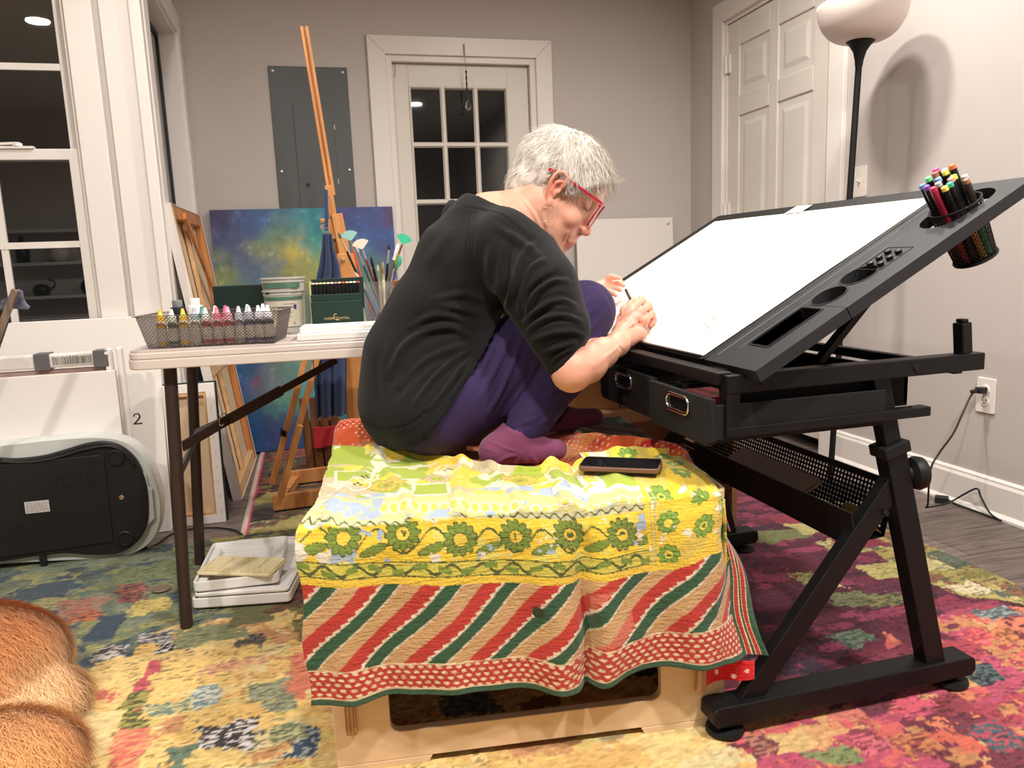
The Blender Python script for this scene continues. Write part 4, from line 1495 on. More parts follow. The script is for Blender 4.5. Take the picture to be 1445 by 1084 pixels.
# phone on the quilt
pc = top_local(877, 664, ZT + 0.012)
print('phone', pc)
m_phone = mat('phone_case', L3(120, 84, 66), 0.35)
m_screen = mat('phone_screen', (0.01, 0.01, 0.012), 0.04, spec=0.8)
a4 = [AZ(*p, ZT + 0.012) for p in ((826, 655), (925, 668), (860, 650), (890, 678))]
dv = a4[1] - a4[0]
ang = math.atan2(dv[1], dv[0]) + 0.30
pcx = AZ(876, 664, ZT + 0.012)
ex2 = np.array([math.cos(ang), math.sin(ang), 0])
ey2 = np.array([-math.sin(ang), math.cos(ang), 0])
t = thing('smartphone', 'smartphone in a brown case lying face up on the quilt', 'phone', pcx + np.array([0, 0, 0.006]))
MB().prism(rrect(0.15, 0.074, 0.011, 6, -0.075, -0.037), pcx + np.array([0, 0, 0.006]), ex2, ey2, (0, 0, 0.009)).build('phone_case', m_phone, t, bevel=0.002)
MB().prism(rrect(0.145, 0.069, 0.009, 6, -0.0725, -0.0345), pcx + np.array([0, 0, 0.0148]), ex2, ey2, (0, 0, 0.0012)).build('screen', m_screen, t)
# ------------------------------------------------------------------ drafting desk
m_blk = mat('black_powdercoat', L3(15, 15, 16), 0.45, bump=0.08, bscale=300, spec=0.3)
m_blk2 = mat('black_plastic', L3(22, 22, 23), 0.5, bump=0.2, bscale=500, spec=0.3)
m_wing = mat('grey_black_board', L3(36, 36, 38), 0.5, bump=0.3, bscale=600, spec=0.35)
m_inner = mat('black_felt', L3(8, 8, 8), 0.85)
m_paper = mat('drawing_paper', L3(224, 218, 209), 0.8, var=0.035, vscale=5)

AL = math.radians(29)
C0 = AY(1066, 524, 1.10)
UU = np.array([math.cos(AL), 0, math.sin(AL)])
VV = np.array([0, 1.0, 0])
NN = np.array([-math.sin(AL), 0, math.cos(AL)])


def bd(u, v, n=0.0):
    return C0 + UU * u + VV * v + NN * n


def on_board(px_, py_):
    d = ray(px_, py_)
    t = (NN @ (C0 - EYE)) / (NN @ d)
    P = EYE + d * t - C0
    return float(P @ UU), float(P @ VV)


desk = thing('drafting_desk', 'black metal drafting desk with tilted board, side tray and perforated shelf', 'desk', (0.95, 1.55, 0))
BU, BV, BT = 0.635, 1.085, 0.022
# main board
b = MB()
b.prism(rrect(BU, BV - 0.172, 0.012, 4, 0, 0.172), bd(0, 0, -BT), UU, VV, NN * BT)
b.build('drawing_board', m_blk2, desk, bevel=0.0015)
MB().prism([(0.0, 0), (0.004, 0), (0.004, BV - 0.2), (0, BV - 0.2)], bd(0.002, 0.19, 0.0), UU, VV, NN * 0.004).build('paper_ledge', m_blk, desk)


def ell_pts(u, v, ru, rv, n=28):
    return [(u + ru * math.cos(2 * PI * i / n), v + rv * math.sin(2 * PI * i / n)) for i in range(n)]


# side wing with real openings: a strip grid cut around each opening
well = [on_board(*p) for p in ((1053, 484), (1084, 489.5), (1160, 437), (1135, 432))]
c1 = on_board(1171, 417.6)
c2 = on_board(1213, 388.5)
cb = [on_board(*p) for p in ((1306, 312), (1415, 270), (1399, 265), (1385, 300))]
print('well', well, 'c1', c1, c2, 'cb', cb)
WV = 0.168
vw0, vw1 = 0.052, 0.108
wu0, wu1 = well[0][0], well[2][0]
holes = [('r', wu0, wu1, vw0 - 0.002, vw1), ('e', c1[0], 0.5 * (vw0 + vw1) + 0.002, 0.031, 0.031), ('e', c2[0], 0.5 * (vw0 + vw1) + 0.002, 0.033, 0.033),
         ('s', 0.462, 0.608, 0.035, 0.125)]
wing = MB()
edges = [0.0]
for h in holes:
    if h[0] in 'rs':
        edges += [h[1] - 0.012, h[2] + 0.012]
    else:
        edges += [h[1] - h[3] - 0.002, h[1] + h[3] + 0.002]
edges.append(BU)
for i in range(0, len(edges) - 1, 2):
    wing.box((0, 0, 0), (0, 0, 0)) if False else None
    wing.prism([(edges[i], 0), (edges[i + 1], 0), (edges[i + 1], WV), (edges[i], WV)], bd(0, 0, -BT), UU, VV, NN * BT)
for i, h in enumerate(holes):
    u0, u1 = edges[2 * i + 1], edges[2 * i + 2]
    uc, vc = (u0 + u1) / 2, WV / 2
    if h[0] == 'r':
        inn = rrect(h[2] - h[1], h[4] - h[3], 0.005, 4, h[1], h[3])
    elif h[0] == 's':
        inn = rrect(h[2] - h[1], h[4] - h[3], 0.0448, 9, h[1], h[3])
    else:
        inn = ell_pts(h[1], h[2], h[3], h[4], 32)
    ic = (sum(p[0] for p in inn) / len(inn), sum(p[1] for p in inn) / len(inn))
    out = []
    for a, c in inn:
        du, dv2 = a - ic[0], c - ic[1]
        ku = ((u1 - ic[0]) if du > 0 else (ic[0] - u0)) / (abs(du) + 1e-9)
        kv = ((WV - ic[1]) if dv2 > 0 else ic[1]) / (abs(dv2) + 1e-9)
        k = min(ku, kv)
        out.append((ic[0] + du * k, ic[1] + dv2 * k))
    for cu, cv in ((u0, 0), (u1, 0), (u1, WV), (u0, WV)):
        j = min(range(len(out)), key=lambda q: (out[q][0] - cu) ** 2 + (out[q][1] - cv) ** 2)
        out[j] = (cu, cv)
    wing.frame(out, inn, bd(0, 0, -BT), UU, VV, NN * BT)
sw = wing.build('side_panel', m_wing, desk)
# raised rims and cup liners
rims = MB()
for h in holes[:3]:
    if h[0] == 'r':
        o_, i_ = rrect(h[2] - h[1] + 0.008, h[4] - h[3] + 0.008, 0.008, 4, h[1] - 0.004, h[3] - 0.004), rrect(h[2] - h[1], h[4] - h[3], 0.005, 4, h[1], h[3])
    else:
        o_, i_ = ell_pts(h[1], h[2], h[3] + 0.003, h[4] + 0.003, 32), ell_pts(h[1], h[2], h[3], h[4], 32)
    rims.frame(o_, i_, bd(0, 0, 0), UU, VV, NN * 0.0012)
rims.build('tray_rims', m_blk, sw)
lin_ = MB()
o_ = rrect(wu1 - wu0 + 0.002, vw1 - vw0 + 0.004, 0.005, 4, wu0 - 0.001, vw0 - 0.003)
lin_.prism(o_, bd(0, 0, -0.034), UU, VV, NN * 0.002)
lin_.frame(o_, rrect(wu1 - wu0, vw1 - vw0 + 0.002, 0.005, 4, wu0, vw0 - 0.002), bd(0, 0, -0.034), UU, VV, NN * 0.033)
for h in holes[1:3]:
    lin_.lathe([(h[3] - 0.002, -0.045), (h[3] + 0.0008, -0.001)], bd(h[1], h[2]), NN, 28, cap=False)
    lin_.lathe([(h[3] - 0.004, -0.047), (h[3] - 0.002, -0.045)], bd(h[1], h[2]), NN, 28)
lin_.build('cup_liners', m_inner, sw, smooth='auto')
# recessed line around the magnet rack
mg = MB()
for i in range(3):
    for j in range(2):
        u_ = 0.333 + i * 0.021
        v_ = 0.062 + j * 0.026
        mg.lathe([(0.0066, 0), (0.0058, 0.002), (0.0066, 0.0045), (0.0062, 0.0065), (0.003, 0.0075)], bd(u_, v_), NN, 16)
MB().frame(rrect(0.078, 0.064, 0.002, 2, 0.318, 0.046), rrect(0.076, 0.062, 0.001, 2, 0.319, 0.047), bd(0, 0, 0), UU, VV, NN * 0.001).build('magnet_recess', m_blk, sw)
mg.build('magnet_pins', m_blk, sw, smooth='auto')
# seam lines on the wing
sm = MB()
sm.prism([(0.02, 0), (0.6, 0), (0.6, 0.0012), (0.02, 0.0012)], bd(0, 0.150, 0), UU, VV, NN * 0.0008)
sm.prism([(0.05, 0), (0.45, 0), (0.45, 0.0008), (0.05, 0.0008)], bd(0, 0.118, 0), UU, VV, NN * 0.0006)
sm.build('panel_seam', mat('seam_grey', L3(120, 118, 116), 0.4), sw)

# lower frame
YN, YR = 1.155, 1.945
fr = MB()
fr.bar((0.675, YN, 0.675), (1.215, YN, 0.678), 0.03, 0.032)
fr.build('side_rail', m_blk, desk, bevel=0.002)
MB().bar((0.675, YR, 0.675), (1.215, YR, 0.678), 0.03, 0.032).build('side_rail', m_blk, desk, bevel=0.002)
MB().bar((0.675, YN, 0.590), (1.10, YN, 0.592), 0.026, 0.018).build('lower_rail', m_blk, desk, bevel=0.002)
MB().bar((0.675, YR, 0.590), (1.10, YR, 0.592), 0.026, 0.018).build('lower_rail', m_blk, desk, bevel=0.002)
MB().bar((0.688, YN, 0.598), (0.688, YN, 0.66), 0.026, 0.026).build('corner_post', m_blk, desk, bevel=0.001)
MB().bar((0.688, YR, 0.598), (0.688, YR, 0.66), 0.026, 0.026).build('corner_post', m_blk, desk, bevel=0.001)
MB().bar((0.678, YN, 0.684), (0.678, YR, 0.684), 0.03, 0.022).build('front_rail', m_blk, desk, bevel=0.002)
MB().bar((1.17, YN, 0.665), (1.17, YR, 0.665), 0.02, 0.02).build('rear_rail', m_blk, desk, bevel=0.002)
# open box under the board
b = MB()
b.box((0.70, YN + 0.02, 0.600), (1.075, YR - 0.02, 0.606))
b.box((0.70, YN + 0.02, 0.606), (1.075, YN + 0.028, 0.668)).box((0.70, YR - 0.028, 0.606), (1.075, YR - 0.02, 0.668))
b.box((1.067, YN + 0.02, 0.606), (1.075, YR - 0.02, 0.668))
b.build('storage_box', m_inner, desk)
# extension stop posts on the rails
for y in (YN, YR):
    MB().bar((1.178, y, 0.694), (1.172, y, 0.752), 0.022, 0.024).bar((1.172, y, 0.752), (1.172, y, 0.759), 0.015, 0.016).build('board_stop', m_blk, desk, bevel=0.002)
    MB().lathe([(0.007, 0), (0.006, 0.003)], (1.06, y - 0.015, 0.677), (0, -1, 0), 12).lathe([(0.007, 0), (0.006, 0.003)], (0.745, y - 0.015, 0.677), (0, -1, 0), 12).build('bolts', m_blk2, desk)
# tilt bracket
MB().bar((0.90, YN + 0.05, 0.69), bd(0.42, 0.1, -BT), 0.02, 0.012).build('tilt_bar', m_blk, desk)
MB().bar((0.90, YR - 0.05, 0.69), bd(0.42, 0.78, -BT), 0.02, 0.012).build('tilt_bar', m_blk, desk)
for vv in (0.10, 0.80):
    MB().bar(bd(0.01, vv, -BT - 0.004), (0.69, C0[1] + vv, 0.692), 0.04, 0.01).build('board_hinge', m_blk, desk)

m_ltch = m_chrome
# drawers
for (ya, yb, xo, open_) in ((1.145, 1.385, 0.645, True), (1.40, 1.69, 0.66, False)):
    b = MB()
    z0, z1 = 0.567, 0.652
    b.prism([(ya, z0 + 0.01), (ya + 0.012, z0), (yb - 0.012, z0), (yb, z0 + 0.012), (yb, z1), (ya, z1)], (xo, 0, 0), (0, 1, 0), (0, 0, 1), (0.012, 0, 0))
    b.box((xo + 0.012, ya + 0.006, z0 + 0.006), (xo + 0.36, yb - 0.006, z0 + 0.012))
    b.box((xo + 0.012, ya + 0.004, z0 + 0.01), (xo + 0.36, ya + 0.01, z1 - 0.012)).box((xo + 0.012, yb - 0.01, z0 + 0.01), (xo + 0.36, yb - 0.004, z1 - 0.012))
    dr = b.build('drawer', m_inner, desk, bevel=0.002)
    yc = (ya + yb) / 2 if not open_ else 1.26
    hp = rrect(0.092, 0.036, 0.0165, 6, yc - 0.046, 0.609)
    hi_ = rrect(0.080, 0.024, 0.011, 6, yc - 0.040, 0.615)
    MB().frame(hp, hi_, (xo, 0, 0), (0, 1, 0), (0, 0, 1), (-0.005, 0, 0)).build('handle', m_ltch, dr, bevel=0.0015)
    MB().prism(hi_, (xo - 0.0012, 0, 0), (0, 1, 0), (0, 0, 1), (0.0008, 0, 0)).build('handle_recess', mat('glossy_black', (0.008, 0.008, 0.009), 0.12), dr)
tag(MB().box((0.66, 1.19, 0.634), (0.735, 1.30, 0.640)).box((0.664, 1.195, 0.6402), (0.732, 1.295, 0.645)).build('notebook', mat('red_cover', L3(150, 30, 44), 0.4)), 'dark red notebook lying in the slightly open near drawer', 'notebook')
MB().lathe([(0.008, 0), (0.007, 0.002)], (0.659, 1.665, 0.632), (-1, 0, 0), 14).build('drawer_bolt', m_screw, desk)

# legs
def leg_side(y, s):
    top = np.array([0.998, y, 0.668])
    foot = np.array([1.158, y, 0.055])
    d = foot - top
    mid = top + d * 0.30
    MB().bar(top, mid + d * 0.02, 0.028, 0.034, up=(1, 0, 0.25)).build('upper_leg', m_blk, desk, bevel=0.0015)
    MB().bar(top + d * 0.235, foot, 0.034, 0.044, up=(1, 0, 0.25)).build('leg', m_blk, desk, bevel=0.0015)
    MB().bar(top + d * 0.22, top + d * 0.255, 0.046, 0.056, up=(1, 0, 0.25)).build('clamp_collar', m_blk2, desk, bevel=0.002)
    k = top + d * 0.335 + np.array([0.024, 0, 0.004])
    MB().lathe([(0.013, 0), (0.016, 0.006), (0.030, 0.012), (0.033, 0.02), (0.030, 0.032), (0.018, 0.040), (0.004, 0.042)], k, (0.97, s * 0.2, 0.05), 24).build('clamp_knob', m_blk2, desk, smooth='auto')
    MB().bar((1.046, y + s * -0.002, 0.455), (0.735, y + s * -0.002, 0.062), 0.026, 0.04, up=(1, 0, -0.8)).build('brace_leg', m_blk, desk, bevel=0.0015)
    MB().lathe([(0.006, 0), (0.005, 0.003)], (1.02, y - 0.016, 0.40), (0, -1, 0), 12).lathe([(0.005, 0), (0.004, 0.003)], (1.06, y - 0.018, 0.6), (0, -1, 0), 12).build('leg_bolts', m_blk2, desk)
    MB().prism([(0.655, 0.045), (0.665, 0.034), (1.235, 0.034), (1.245, 0.045), (1.243, 0.068), (1.235, 0.074), (0.665, 0.074), (0.656, 0.068)], (0, y - 0.026, 0), (1, 0, 0), (0, 0, 1), (0, 0.052, 0)).build('foot_bar', m_blk, desk, bevel=0.003)
    for x in (0.692, 1.205):
        MB().lathe([(0.034, 0), (0.036, 0.004), (0.034, 0.011), (0.012, 0.014), (0.009, 0.026)], (x, y, 0.011), (0, 0, 1), 26).build('levelling_foot', m_blk2, desk, smooth='auto')
leg_side(YN + 0.015, -1)
leg_side(YR, 1)

# perforated shelf: trough with punched back and front
def punched(o, eu, ev, W, H, nu, nv, r, name, th=0.0012, margin=0.012):
    """sheet with nu x nv square-ish punched holes"""
    o, eu, ev = np.asarray(o, float), np.asarray(eu, float), np.asarray(ev, float)
    b = MB()
    cu, cv = (W - 2 * margin) / nu, (H - 2 * margin) / nv
    V, Fs = [], []
    n = 0
    for i in range(nu):
        for j in range(nv):
            x, y = margin + cu * (i + 0.5), margin + cv * (j + 0.5)
            hx, hy = cu / 2, cv / 2
            outer = [(x - hx, y - hy), (x, y - hy), (x + hx, y - hy), (x + hx, y), (x + hx, y + hy), (x, y + hy), (x - hx, y + hy), (x - hx, y)]
            inner = [(x + r * math.cos(a), y + r * math.sin(a)) for a in [math.radians(q) for q in (225, 270, 315, 0, 45, 90, 135, 180)]]
            V += [o + eu * a + ev * c for a, c in outer + inner]
            for k in range(8):
                Fs.append((n + k, n + (k + 1) % 8, n + 8 + (k + 1) % 8, n + 8 + k))
            n += 16
    for a0, a1, c0, c1 in ((0, W, 0, margin), (0, W, H - margin, H), (0, margin, margin, H - margin), (W - margin, W, margin, H - margin)):
        V += [o + eu * a0 + ev * c0, o + eu * a1 + ev * c0, o + eu * a1 + ev * c1, o + eu * a0 + ev * c1]
        Fs.append((n, n + 1, n + 2, n + 3))
        n += 4
    b.add(V, Fs)
    ob = b.build(name, m_blk, desk, fix=False)
    s_ = ob.modifiers.new('thickness', 'SOLIDIFY')
    s_.thickness = th
    return ob

ya, yb = YN + 0.03, YR - 0.02
q0 = np.array([1.070, ya, 0.447])      # top edge of the rear wall
q1 = np.array([1.045, ya, 0.340])
punched(q1, (0, 1, 0), (q0 - q1) / np.linalg.norm(q0 - q1), yb - ya, float(np.linalg.norm(q0 - q1)), 70, 9, 0.0034, 'shelf_back')
f0 = np.array([0.962, ya, 0.335])
f1 = np.array([0.955, ya, 0.402])
punched(f0, (0, 1, 0), (f1 - f0) / np.linalg.norm(f1 - f0), 0.30, float(np.linalg.norm(f1 - f0)), 1, 1, 0.001, 'shelf_front')
b = MB()
b.bar(f0 + np.array([-0.006, -0.024, 0.035]), f0 + np.array([-0.006, yb - ya - 0.16, 0.035]), 0.004, 0.075, up=(-0.18, 0, 1))
b.build('shelf_lip', m_blk, desk)
punched(f0 + np.array([0, yb - ya - 0.16, 0]), (0, 1, 0), (f1 - f0) / np.linalg.norm(f1 - f0), 0.16, float(np.linalg.norm(f1 - f0)), 10, 4, 0.0036, 'shelf_front')
punched(f0, (0, 1, 0), (q1 - f0) / np.linalg.norm(q1 - f0), yb - ya, float(np.linalg.norm(q1 - f0)), 52, 5, 0.0032, 'shelf_floor')

# things lying on the shelf
m_mag = mat('magazine_pages', L3(150, 132, 120), 0.7)
for i, (rgb, dy, dz, w, hh_) in enumerate((((168, 148, 134), 0.0, 0.0, 0.20, 0.30), ((176, 44, 40), 0.015, 0.006, 0.15, 0.26), ((146, 124, 112), -0.01, 0.012, 0.19, 0.30))):
    o = MB().bar((1.006 - 0.004 * i, 1.38 + dy, 0.374 + dz * 1.15), (1.006 - 0.004 * i, 1.38 + hh_ + dy, 0.374 + dz * 1.15), w * 0.46, 0.006, up=(-0.45, 0, 1)).build('magazine', mat('cover_%d' % i, L3(*rgb), 0.55, var=0.1, vscale=20))
    tag(o, ['beige magazine at the bottom of the small stack on the perforated shelf', 'red-edged thin magazine in the middle of the stack on the perforated shelf', 'brownish magazine on top of the stack on the perforated shelf'][i], 'magazine', 'magazines on the perforated shelf')
cl_m = mat('olive_cloth', L3(170, 158, 96), 0.9, var=0.2, vscale=20)
u, v = np.meshgrid(np.linspace(0, 1, 24), np.linspace(0, 1, 24), indexing='ij')
Pc = np.stack([0.968 + 0.075 * u, 1.19 + 0.09 * v, 0.347 + 0.012 * np.sin(u * 6 + v * 3) ** 2 + 0.03 * u * v], -1)
me = grid_mesh('folded_cloth', Pc)
me.materials.append(cl_m)
o = link('folded_cloth', me)
o.modifiers.new('thickness', 'SOLIDIFY').thickness = 0.003
tag(o, 'olive yellow cloth lying at the near end of the perforated shelf', 'cloth')

# drawing paper with a very faint sketch
t = thing('drawing_paper', 'large white sheet with a faint pencil sketch taped to the tilted board', 'paper', bd(0.3, 0.6))
pc_ = [on_board(*p) for p in ((1000, 498), (1314, 272), (1022, 302), (875, 405))]
print('paper', pc_)
nu_, nv_ = 90, 130
u, v = np.meshgrid(np.linspace(0.008, 0.592, nu_), np.linspace(0.184, 1.040, nv_), indexing='ij')
hgt = 0.0012 + 0.0015 * (fbm(u * 7, v * 7, 5) - 0.3)
P = C0 + u[..., None] * UU + v[..., None] * VV + np.maximum(hgt, 0.0008)[..., None] * NN
me = grid_mesh('sheet', P)
me.materials.append(m_paper)
o = link('sheet', me, t)
o.modifiers.new('thickness', 'SOLIDIFY').thickness = 0.0004
sk = MB()
rr_ = random.Random(4)
for i in range(46):
    u0, v0 = rr_.uniform(0.08, 0.5), rr_.uniform(0.25, 0.95)
    a = rr_.uniform(0, 6.3)
    cu = rr_.uniform(-9, 9)
    pts = []
    L_ = rr_.uniform(0.03, 0.16)
    for k in range(12):
        s_ = k / 11 * L_
        aa = a + cu * s_
        u0 += math.cos(aa) * L_ / 11
        v0 += math.sin(aa) * L_ / 11
        if 0.02 < u0 < 0.595 and 0.2 < v0 < 1.04:
            pts.append((u0, v0))
    for k in range(len(pts) - 1):
        (a1, b1), (a2, b2) = pts[k], pts[k + 1]
        n_ = np.array([b1 - b2, a2 - a1])
        n_ = n_ / (np.linalg.norm(n_) + 1e-9) * 0.0006
        sk.add([bd(a1 - n_[0], b1 - n_[1], 0.0024), bd(a1 + n_[0], b1 + n_[1], 0.0024), bd(a2 + n_[0], b2 + n_[1], 0.0024), bd(a2 - n_[0], b2 - n_[1], 0.0024)], [(0, 1, 2, 3)])
sk.build('pencil_sketch', mat('faint_graphite', L3(176, 170, 162), 0.8), t)['kind'] = 'stuff'
m_tape = mat('masking_tape', L3(228, 222, 210), 0.55, alpha=1.0)
for (px_, py_) in ((1148, 283),):
    a, b_ = on_board(px_, py_)
    MB().prism([(-0.02, -0.035), (0.016, -0.038), (0.02, 0.03), (-0.018, 0.036)], bd(min(a, 0.605), b_, 0.003), UU, VV, NN * 0.0008).build('tape_piece', m_tape, t)

# mesh pen cup hung in the large opening of the wing
cu_, cv_ = 0.536, 0.083
cupc = bd(cu_, cv_, 0)
mesh_m = mat('black_wire', L3(24, 24, 25), 0.35, metal=0.3)
cup = thing('mesh_pen_cup', 'black wire mesh cup full of markers sunk in the board corner opening', 'pen cup', cupc)
R1, R0, HC = 0.0445, 0.036, 0.105
es, et = UU, VV
def cupP(u, v):
    r = R0 + (R1 - R0) * v
    a = u * 2 * PI
    return cupc + NN * (-HC + v * (HC + 0.006)) + es * r * math.cos(a) + et * r * math.sin(a)
b = MB()
lattice(cupP, 64, 26, 0.0011, b)
b.build('mesh_wall', mesh_m, cup, fix=False)
b = MB()
b.tube([cupc + NN * 0.006 + es * R1 * math.cos(a) + et * R1 * math.sin(a) for a in np.linspace(0, 2 * PI, 33)[:-1]], 0.0022, 8, closed=True)
b.build('rim_wire', mesh_m, cup)
b = MB()
b.tube([cupc - NN * HC + es * (R0 + 0.001) * math.cos(a) + et * (R0 + 0.001) * math.sin(a) for a in np.linspace(0, 2 * PI, 33)[:-1]], 0.003, 8, closed=True)
b.build('base_wire', mesh_m, cup)
MB().lathe([(R0, -HC - 0.002), (R0, -HC)], cupc, NN, 30).build('cup_floor', mesh_m, cup)

pen_specs = [  # (offset u, v, out, cap colour, body colour, kind)
    (-0.030, -0.006, 0.062, (176, 40, 80), (150, 34, 60), 'marker with a crimson barrel and cap at the left edge'),
    (-0.024, 0.014, 0.064, (120, 70, 150), (22, 22, 24), 'marker with a purple cap tip'),
    (-0.020, 0.028, 0.066, (90, 140, 190), (22, 22, 24), 'marker with a sky-blue cap tip'),
    (-0.017, -0.017, 0.055, (232, 206, 90), (22, 22, 24), 'marker with a pale yellow cap tip at the lower left'),
    (-0.011, 0.0, 0.062, (168, 172, 180), (22, 22, 24), 'marker with a light grey cap tip'),
    (-0.005, -0.018, 0.056, (60, 170, 140), (22, 22, 24), 'marker with a teal cap tip'),
    (-0.004, 0.026, 0.072, (110, 200, 130), (22, 22, 24), 'marker with a mint green cap ring'),
    (0.001, 0.010, 0.066, (120, 160, 200), (22, 22, 24), 'marker with a pale blue cap tip in the middle'),
    (0.006, -0.012, 0.060, (210, 150, 140), (22, 22, 24), 'marker with a dusty pink cap tip'),
    (0.009, 0.021, 0.074, (150, 100, 80), (150, 100, 80), 'slim brown-bodied marker standing among the black ones'),
    (0.017, -0.008, 0.060, (230, 226, 70), (22, 22, 24), 'marker with a lemon yellow cap tip at the front'),
    (0.018, 0.026, 0.078, (220, 80, 140), (22, 22, 24), 'marker with a hot pink cap tip'),
    (0.020, 0.010, 0.070, (240, 226, 90), (22, 22, 24), 'marker with a bright yellow cap tip'),
    (0.028, 0.018, 0.070, (150, 190, 220), (22, 22, 24), 'marker with a baby blue cap tip'),
    (0.033, 0.004, 0.074, (210, 110, 60), (22, 22, 24), 'taller marker with an orange-brown cap tip'),
    (0.033, -0.014, 0.050, (190, 190, 196), (22, 22, 24), 'marker with a silver cap tip'),
    (0.024, -0.024, 0.046, (150, 110, 80), (60, 50, 44), 'marker with a tan conical tip'),
    (-0.006, -0.029, -0.012, (190, 140, 60), (190, 140, 60), 'short ochre-bodied marker low in the cup'),
    (0.010, -0.030, -0.012, (40, 150, 90), (40, 150, 90), 'short green-bodied marker low in the cup'),
]
for k, (a, c, out, cap_, body, lab) in enumerate(pen_specs):
    foot = cupc + es * a * 0.8 + et * c * 0.8 - NN * (HC - 0.003)
    head = cupc + es * (a * 1.0 - 0.005) + et * c * 1.0 + NN * out
    d = (head - foot) / np.linalg.norm(head - foot)
    t = thing('marker_pen', lab + ' in the mesh cup', 'marker', foot, 'markers in the mesh cup')
    Ln = np.linalg.norm(head - foot)
    MB().lathe([(0.0055, 0), (0.006, 0.002), (0.006, Ln - 0.035), (0.0062, Ln - 0.0345), (0.0064, Ln - 0.008)], foot, d, 12).build('barrel', mat('pen_body', L3(*body), 0.3), t, smooth='auto')
    MB().lathe([(0.0062, Ln - 0.008), (0.006, Ln - 0.001), (0.0045, Ln)], foot, d, 12).build('cap_tip', mat('pen_cap', L3(*cap_), 0.35), t, smooth='auto')

# ------------------------------------------------------------------ plywood shelf unit and carton behind the desk
m_ply2 = wood('shelf_plywood', L3(206, 160, 116), L3(186, 138, 96), 3.0, 0, 0.5)
SA = math.radians(-26)
so = AZ(1040, 758, 0.003)
sx_ = np.array([math.cos(SA), math.sin(SA), 0]); sy_ = np.array([-math.sin(SA), math.cos(SA), 0])
sx_ = np.array([1.0, -0.12, 0]); sx_ /= np.linalg.norm(sx_); sy_ = np.array([-sx_[1], sx_[0], 0])
SW_, SD_, SH_ = 0.66, 0.40, 0.435
def sl_(x, y, z):
    return so - sx_ * (SW_ - x) + sy_ * y + np.array([0, 0, z])
t = thing('plywood_shelf_unit', 'pale plywood open-fronted box unit on the floor behind the desk', 'shelf unit', sl_(SW_ / 2, SD_ / 2, 0))
def sbox(x0, x1, y0, y1, z0, z1, nm, m_=None):
    b = MB().prism([(x0, y0), (x1, y0), (x1, y1), (x0, y1)], sl_(0, 0, z0), sx_, sy_, (0, 0, z1 - z0))
    return b.build(nm, m_ or m_ply2, t, bevel=0.0015)
sbox(-0.01, SW_ + 0.01, -0.02, SD_, SH_ - 0.035, SH_, 'top_board')
sbox(0, 0.018, 0, SD_, 0.001, SH_ - 0.036, 'side_board')
sbox(SW_ - 0.018, SW_, 0, SD_, 0.001, SH_ - 0.036, 'side_board')
sbox(0.019, SW_ - 0.019, 0, SD_, 0.001, 0.018, 'bottom_board')
sbox(0.019, SW_ - 0.019, SD_ - 0.012, SD_, 0.019, SH_ - 0.036, 'back_board')
sbox(SW_ - 0.19, SW_ - 0.135, 0.02, 0.05, 0.019, SH_ - 0.036, 'divider')
m_card = mat('cardboard', L3(192, 144, 98), 0.8, var=0.08, vscale=10)
t2 = thing('cardboard_box', 'brown cardboard carton with printed lettering on the plywood shelf unit', 'box', sl_(0.12, 0.2, SH_))
c_o = sl_(0.135, 0.03, SH_ + 0.0005)
b = MB().prism([(0, 0), (0.155, 0), (0.155, 0.22), (0, 0.22)], c_o, sx_, sy_, (0, 0, 0.19))
b.build('carton', m_card, t2, bevel=0.002)
MB().prism([(0, 0), (0.19, 0), (0.19, 0.22), (0, 0.22)], c_o + sx_ * 0.158, sx_, sy_, (0, 0, 0.12)).build('side_flap', m_card, t2, bevel=0.002)
text_mesh('HORIZON', 0.019, mat('print_ink', L3(52, 44, 48), 0.7), 'box_print', c_o + sx_ * 0.045 + np.array([0, 0, 0.115]) - sy_ * 0.0012, sx_ * 0.8 - np.array([0, 0, 0.5]), np.array([0.5, 0, 0.8]) * 1.0, t2, 0.0003)

# ------------------------------------------------------------------ floor lamp
LY = 2.36
gl = AY(1226, -8, LY)
pb = AY(1212, 90, LY)
pl_ = AY(1174, 640, LY)
dr_ = (pl_ - pb) / np.linalg.norm(pl_ - pb)
base = pb + dr_ * (pb[2] / -dr_[2])
base[2] = 0.0
up = -dr_
print('lamp', gl, pb, base)
lp = thing('floor_lamp', 'black torchiere floor lamp with a white bowl shade, switched off, by the door', 'floor lamp', base)
MB().lathe([(0.002, 0), (0.125, 0.001), (0.13, 0.008), (0.10, 0.018), (0.03, 0.028), (0.012, 0.04)], base, (0, 0, 1), 36).build('base', m_blk2, lp, smooth='auto')
Lp = np.linalg.norm(pb - base)
MB().tube([base + up * 0.03, base + up * (Lp + 0.005)], 0.011, 14).tube([base + up * 0.84, base + up * 0.86], 0.0125, 14).build('pole', m_blk2, lp, smooth='auto')
top = base + up * (Lp - 0.01)
MB().lathe([(0.012, 0), (0.014, 0.02), (0.022, 0.05), (0.036, 0.072), (0.047, 0.082), (0.044, 0.086)], top, up, 30).build('shade_holder', m_blk2, lp, smooth='auto')
prof = []
for i in range(15):
    a = i / 14 * math.radians(86)
    prof.append((0.04 + 0.108 * math.sin(a) ** 0.85, 0.082 + 0.125 * (1 - math.cos(a))))
inner = [(r - 0.004, h + 0.003) for r, h in prof[::-1]]
MB().lathe(prof + inner, top, up, 40, cap=False).build('bowl_shade', mat('opal_plastic', L3(224, 212, 204), 0.35, sss=0.0), lp, smooth=True)

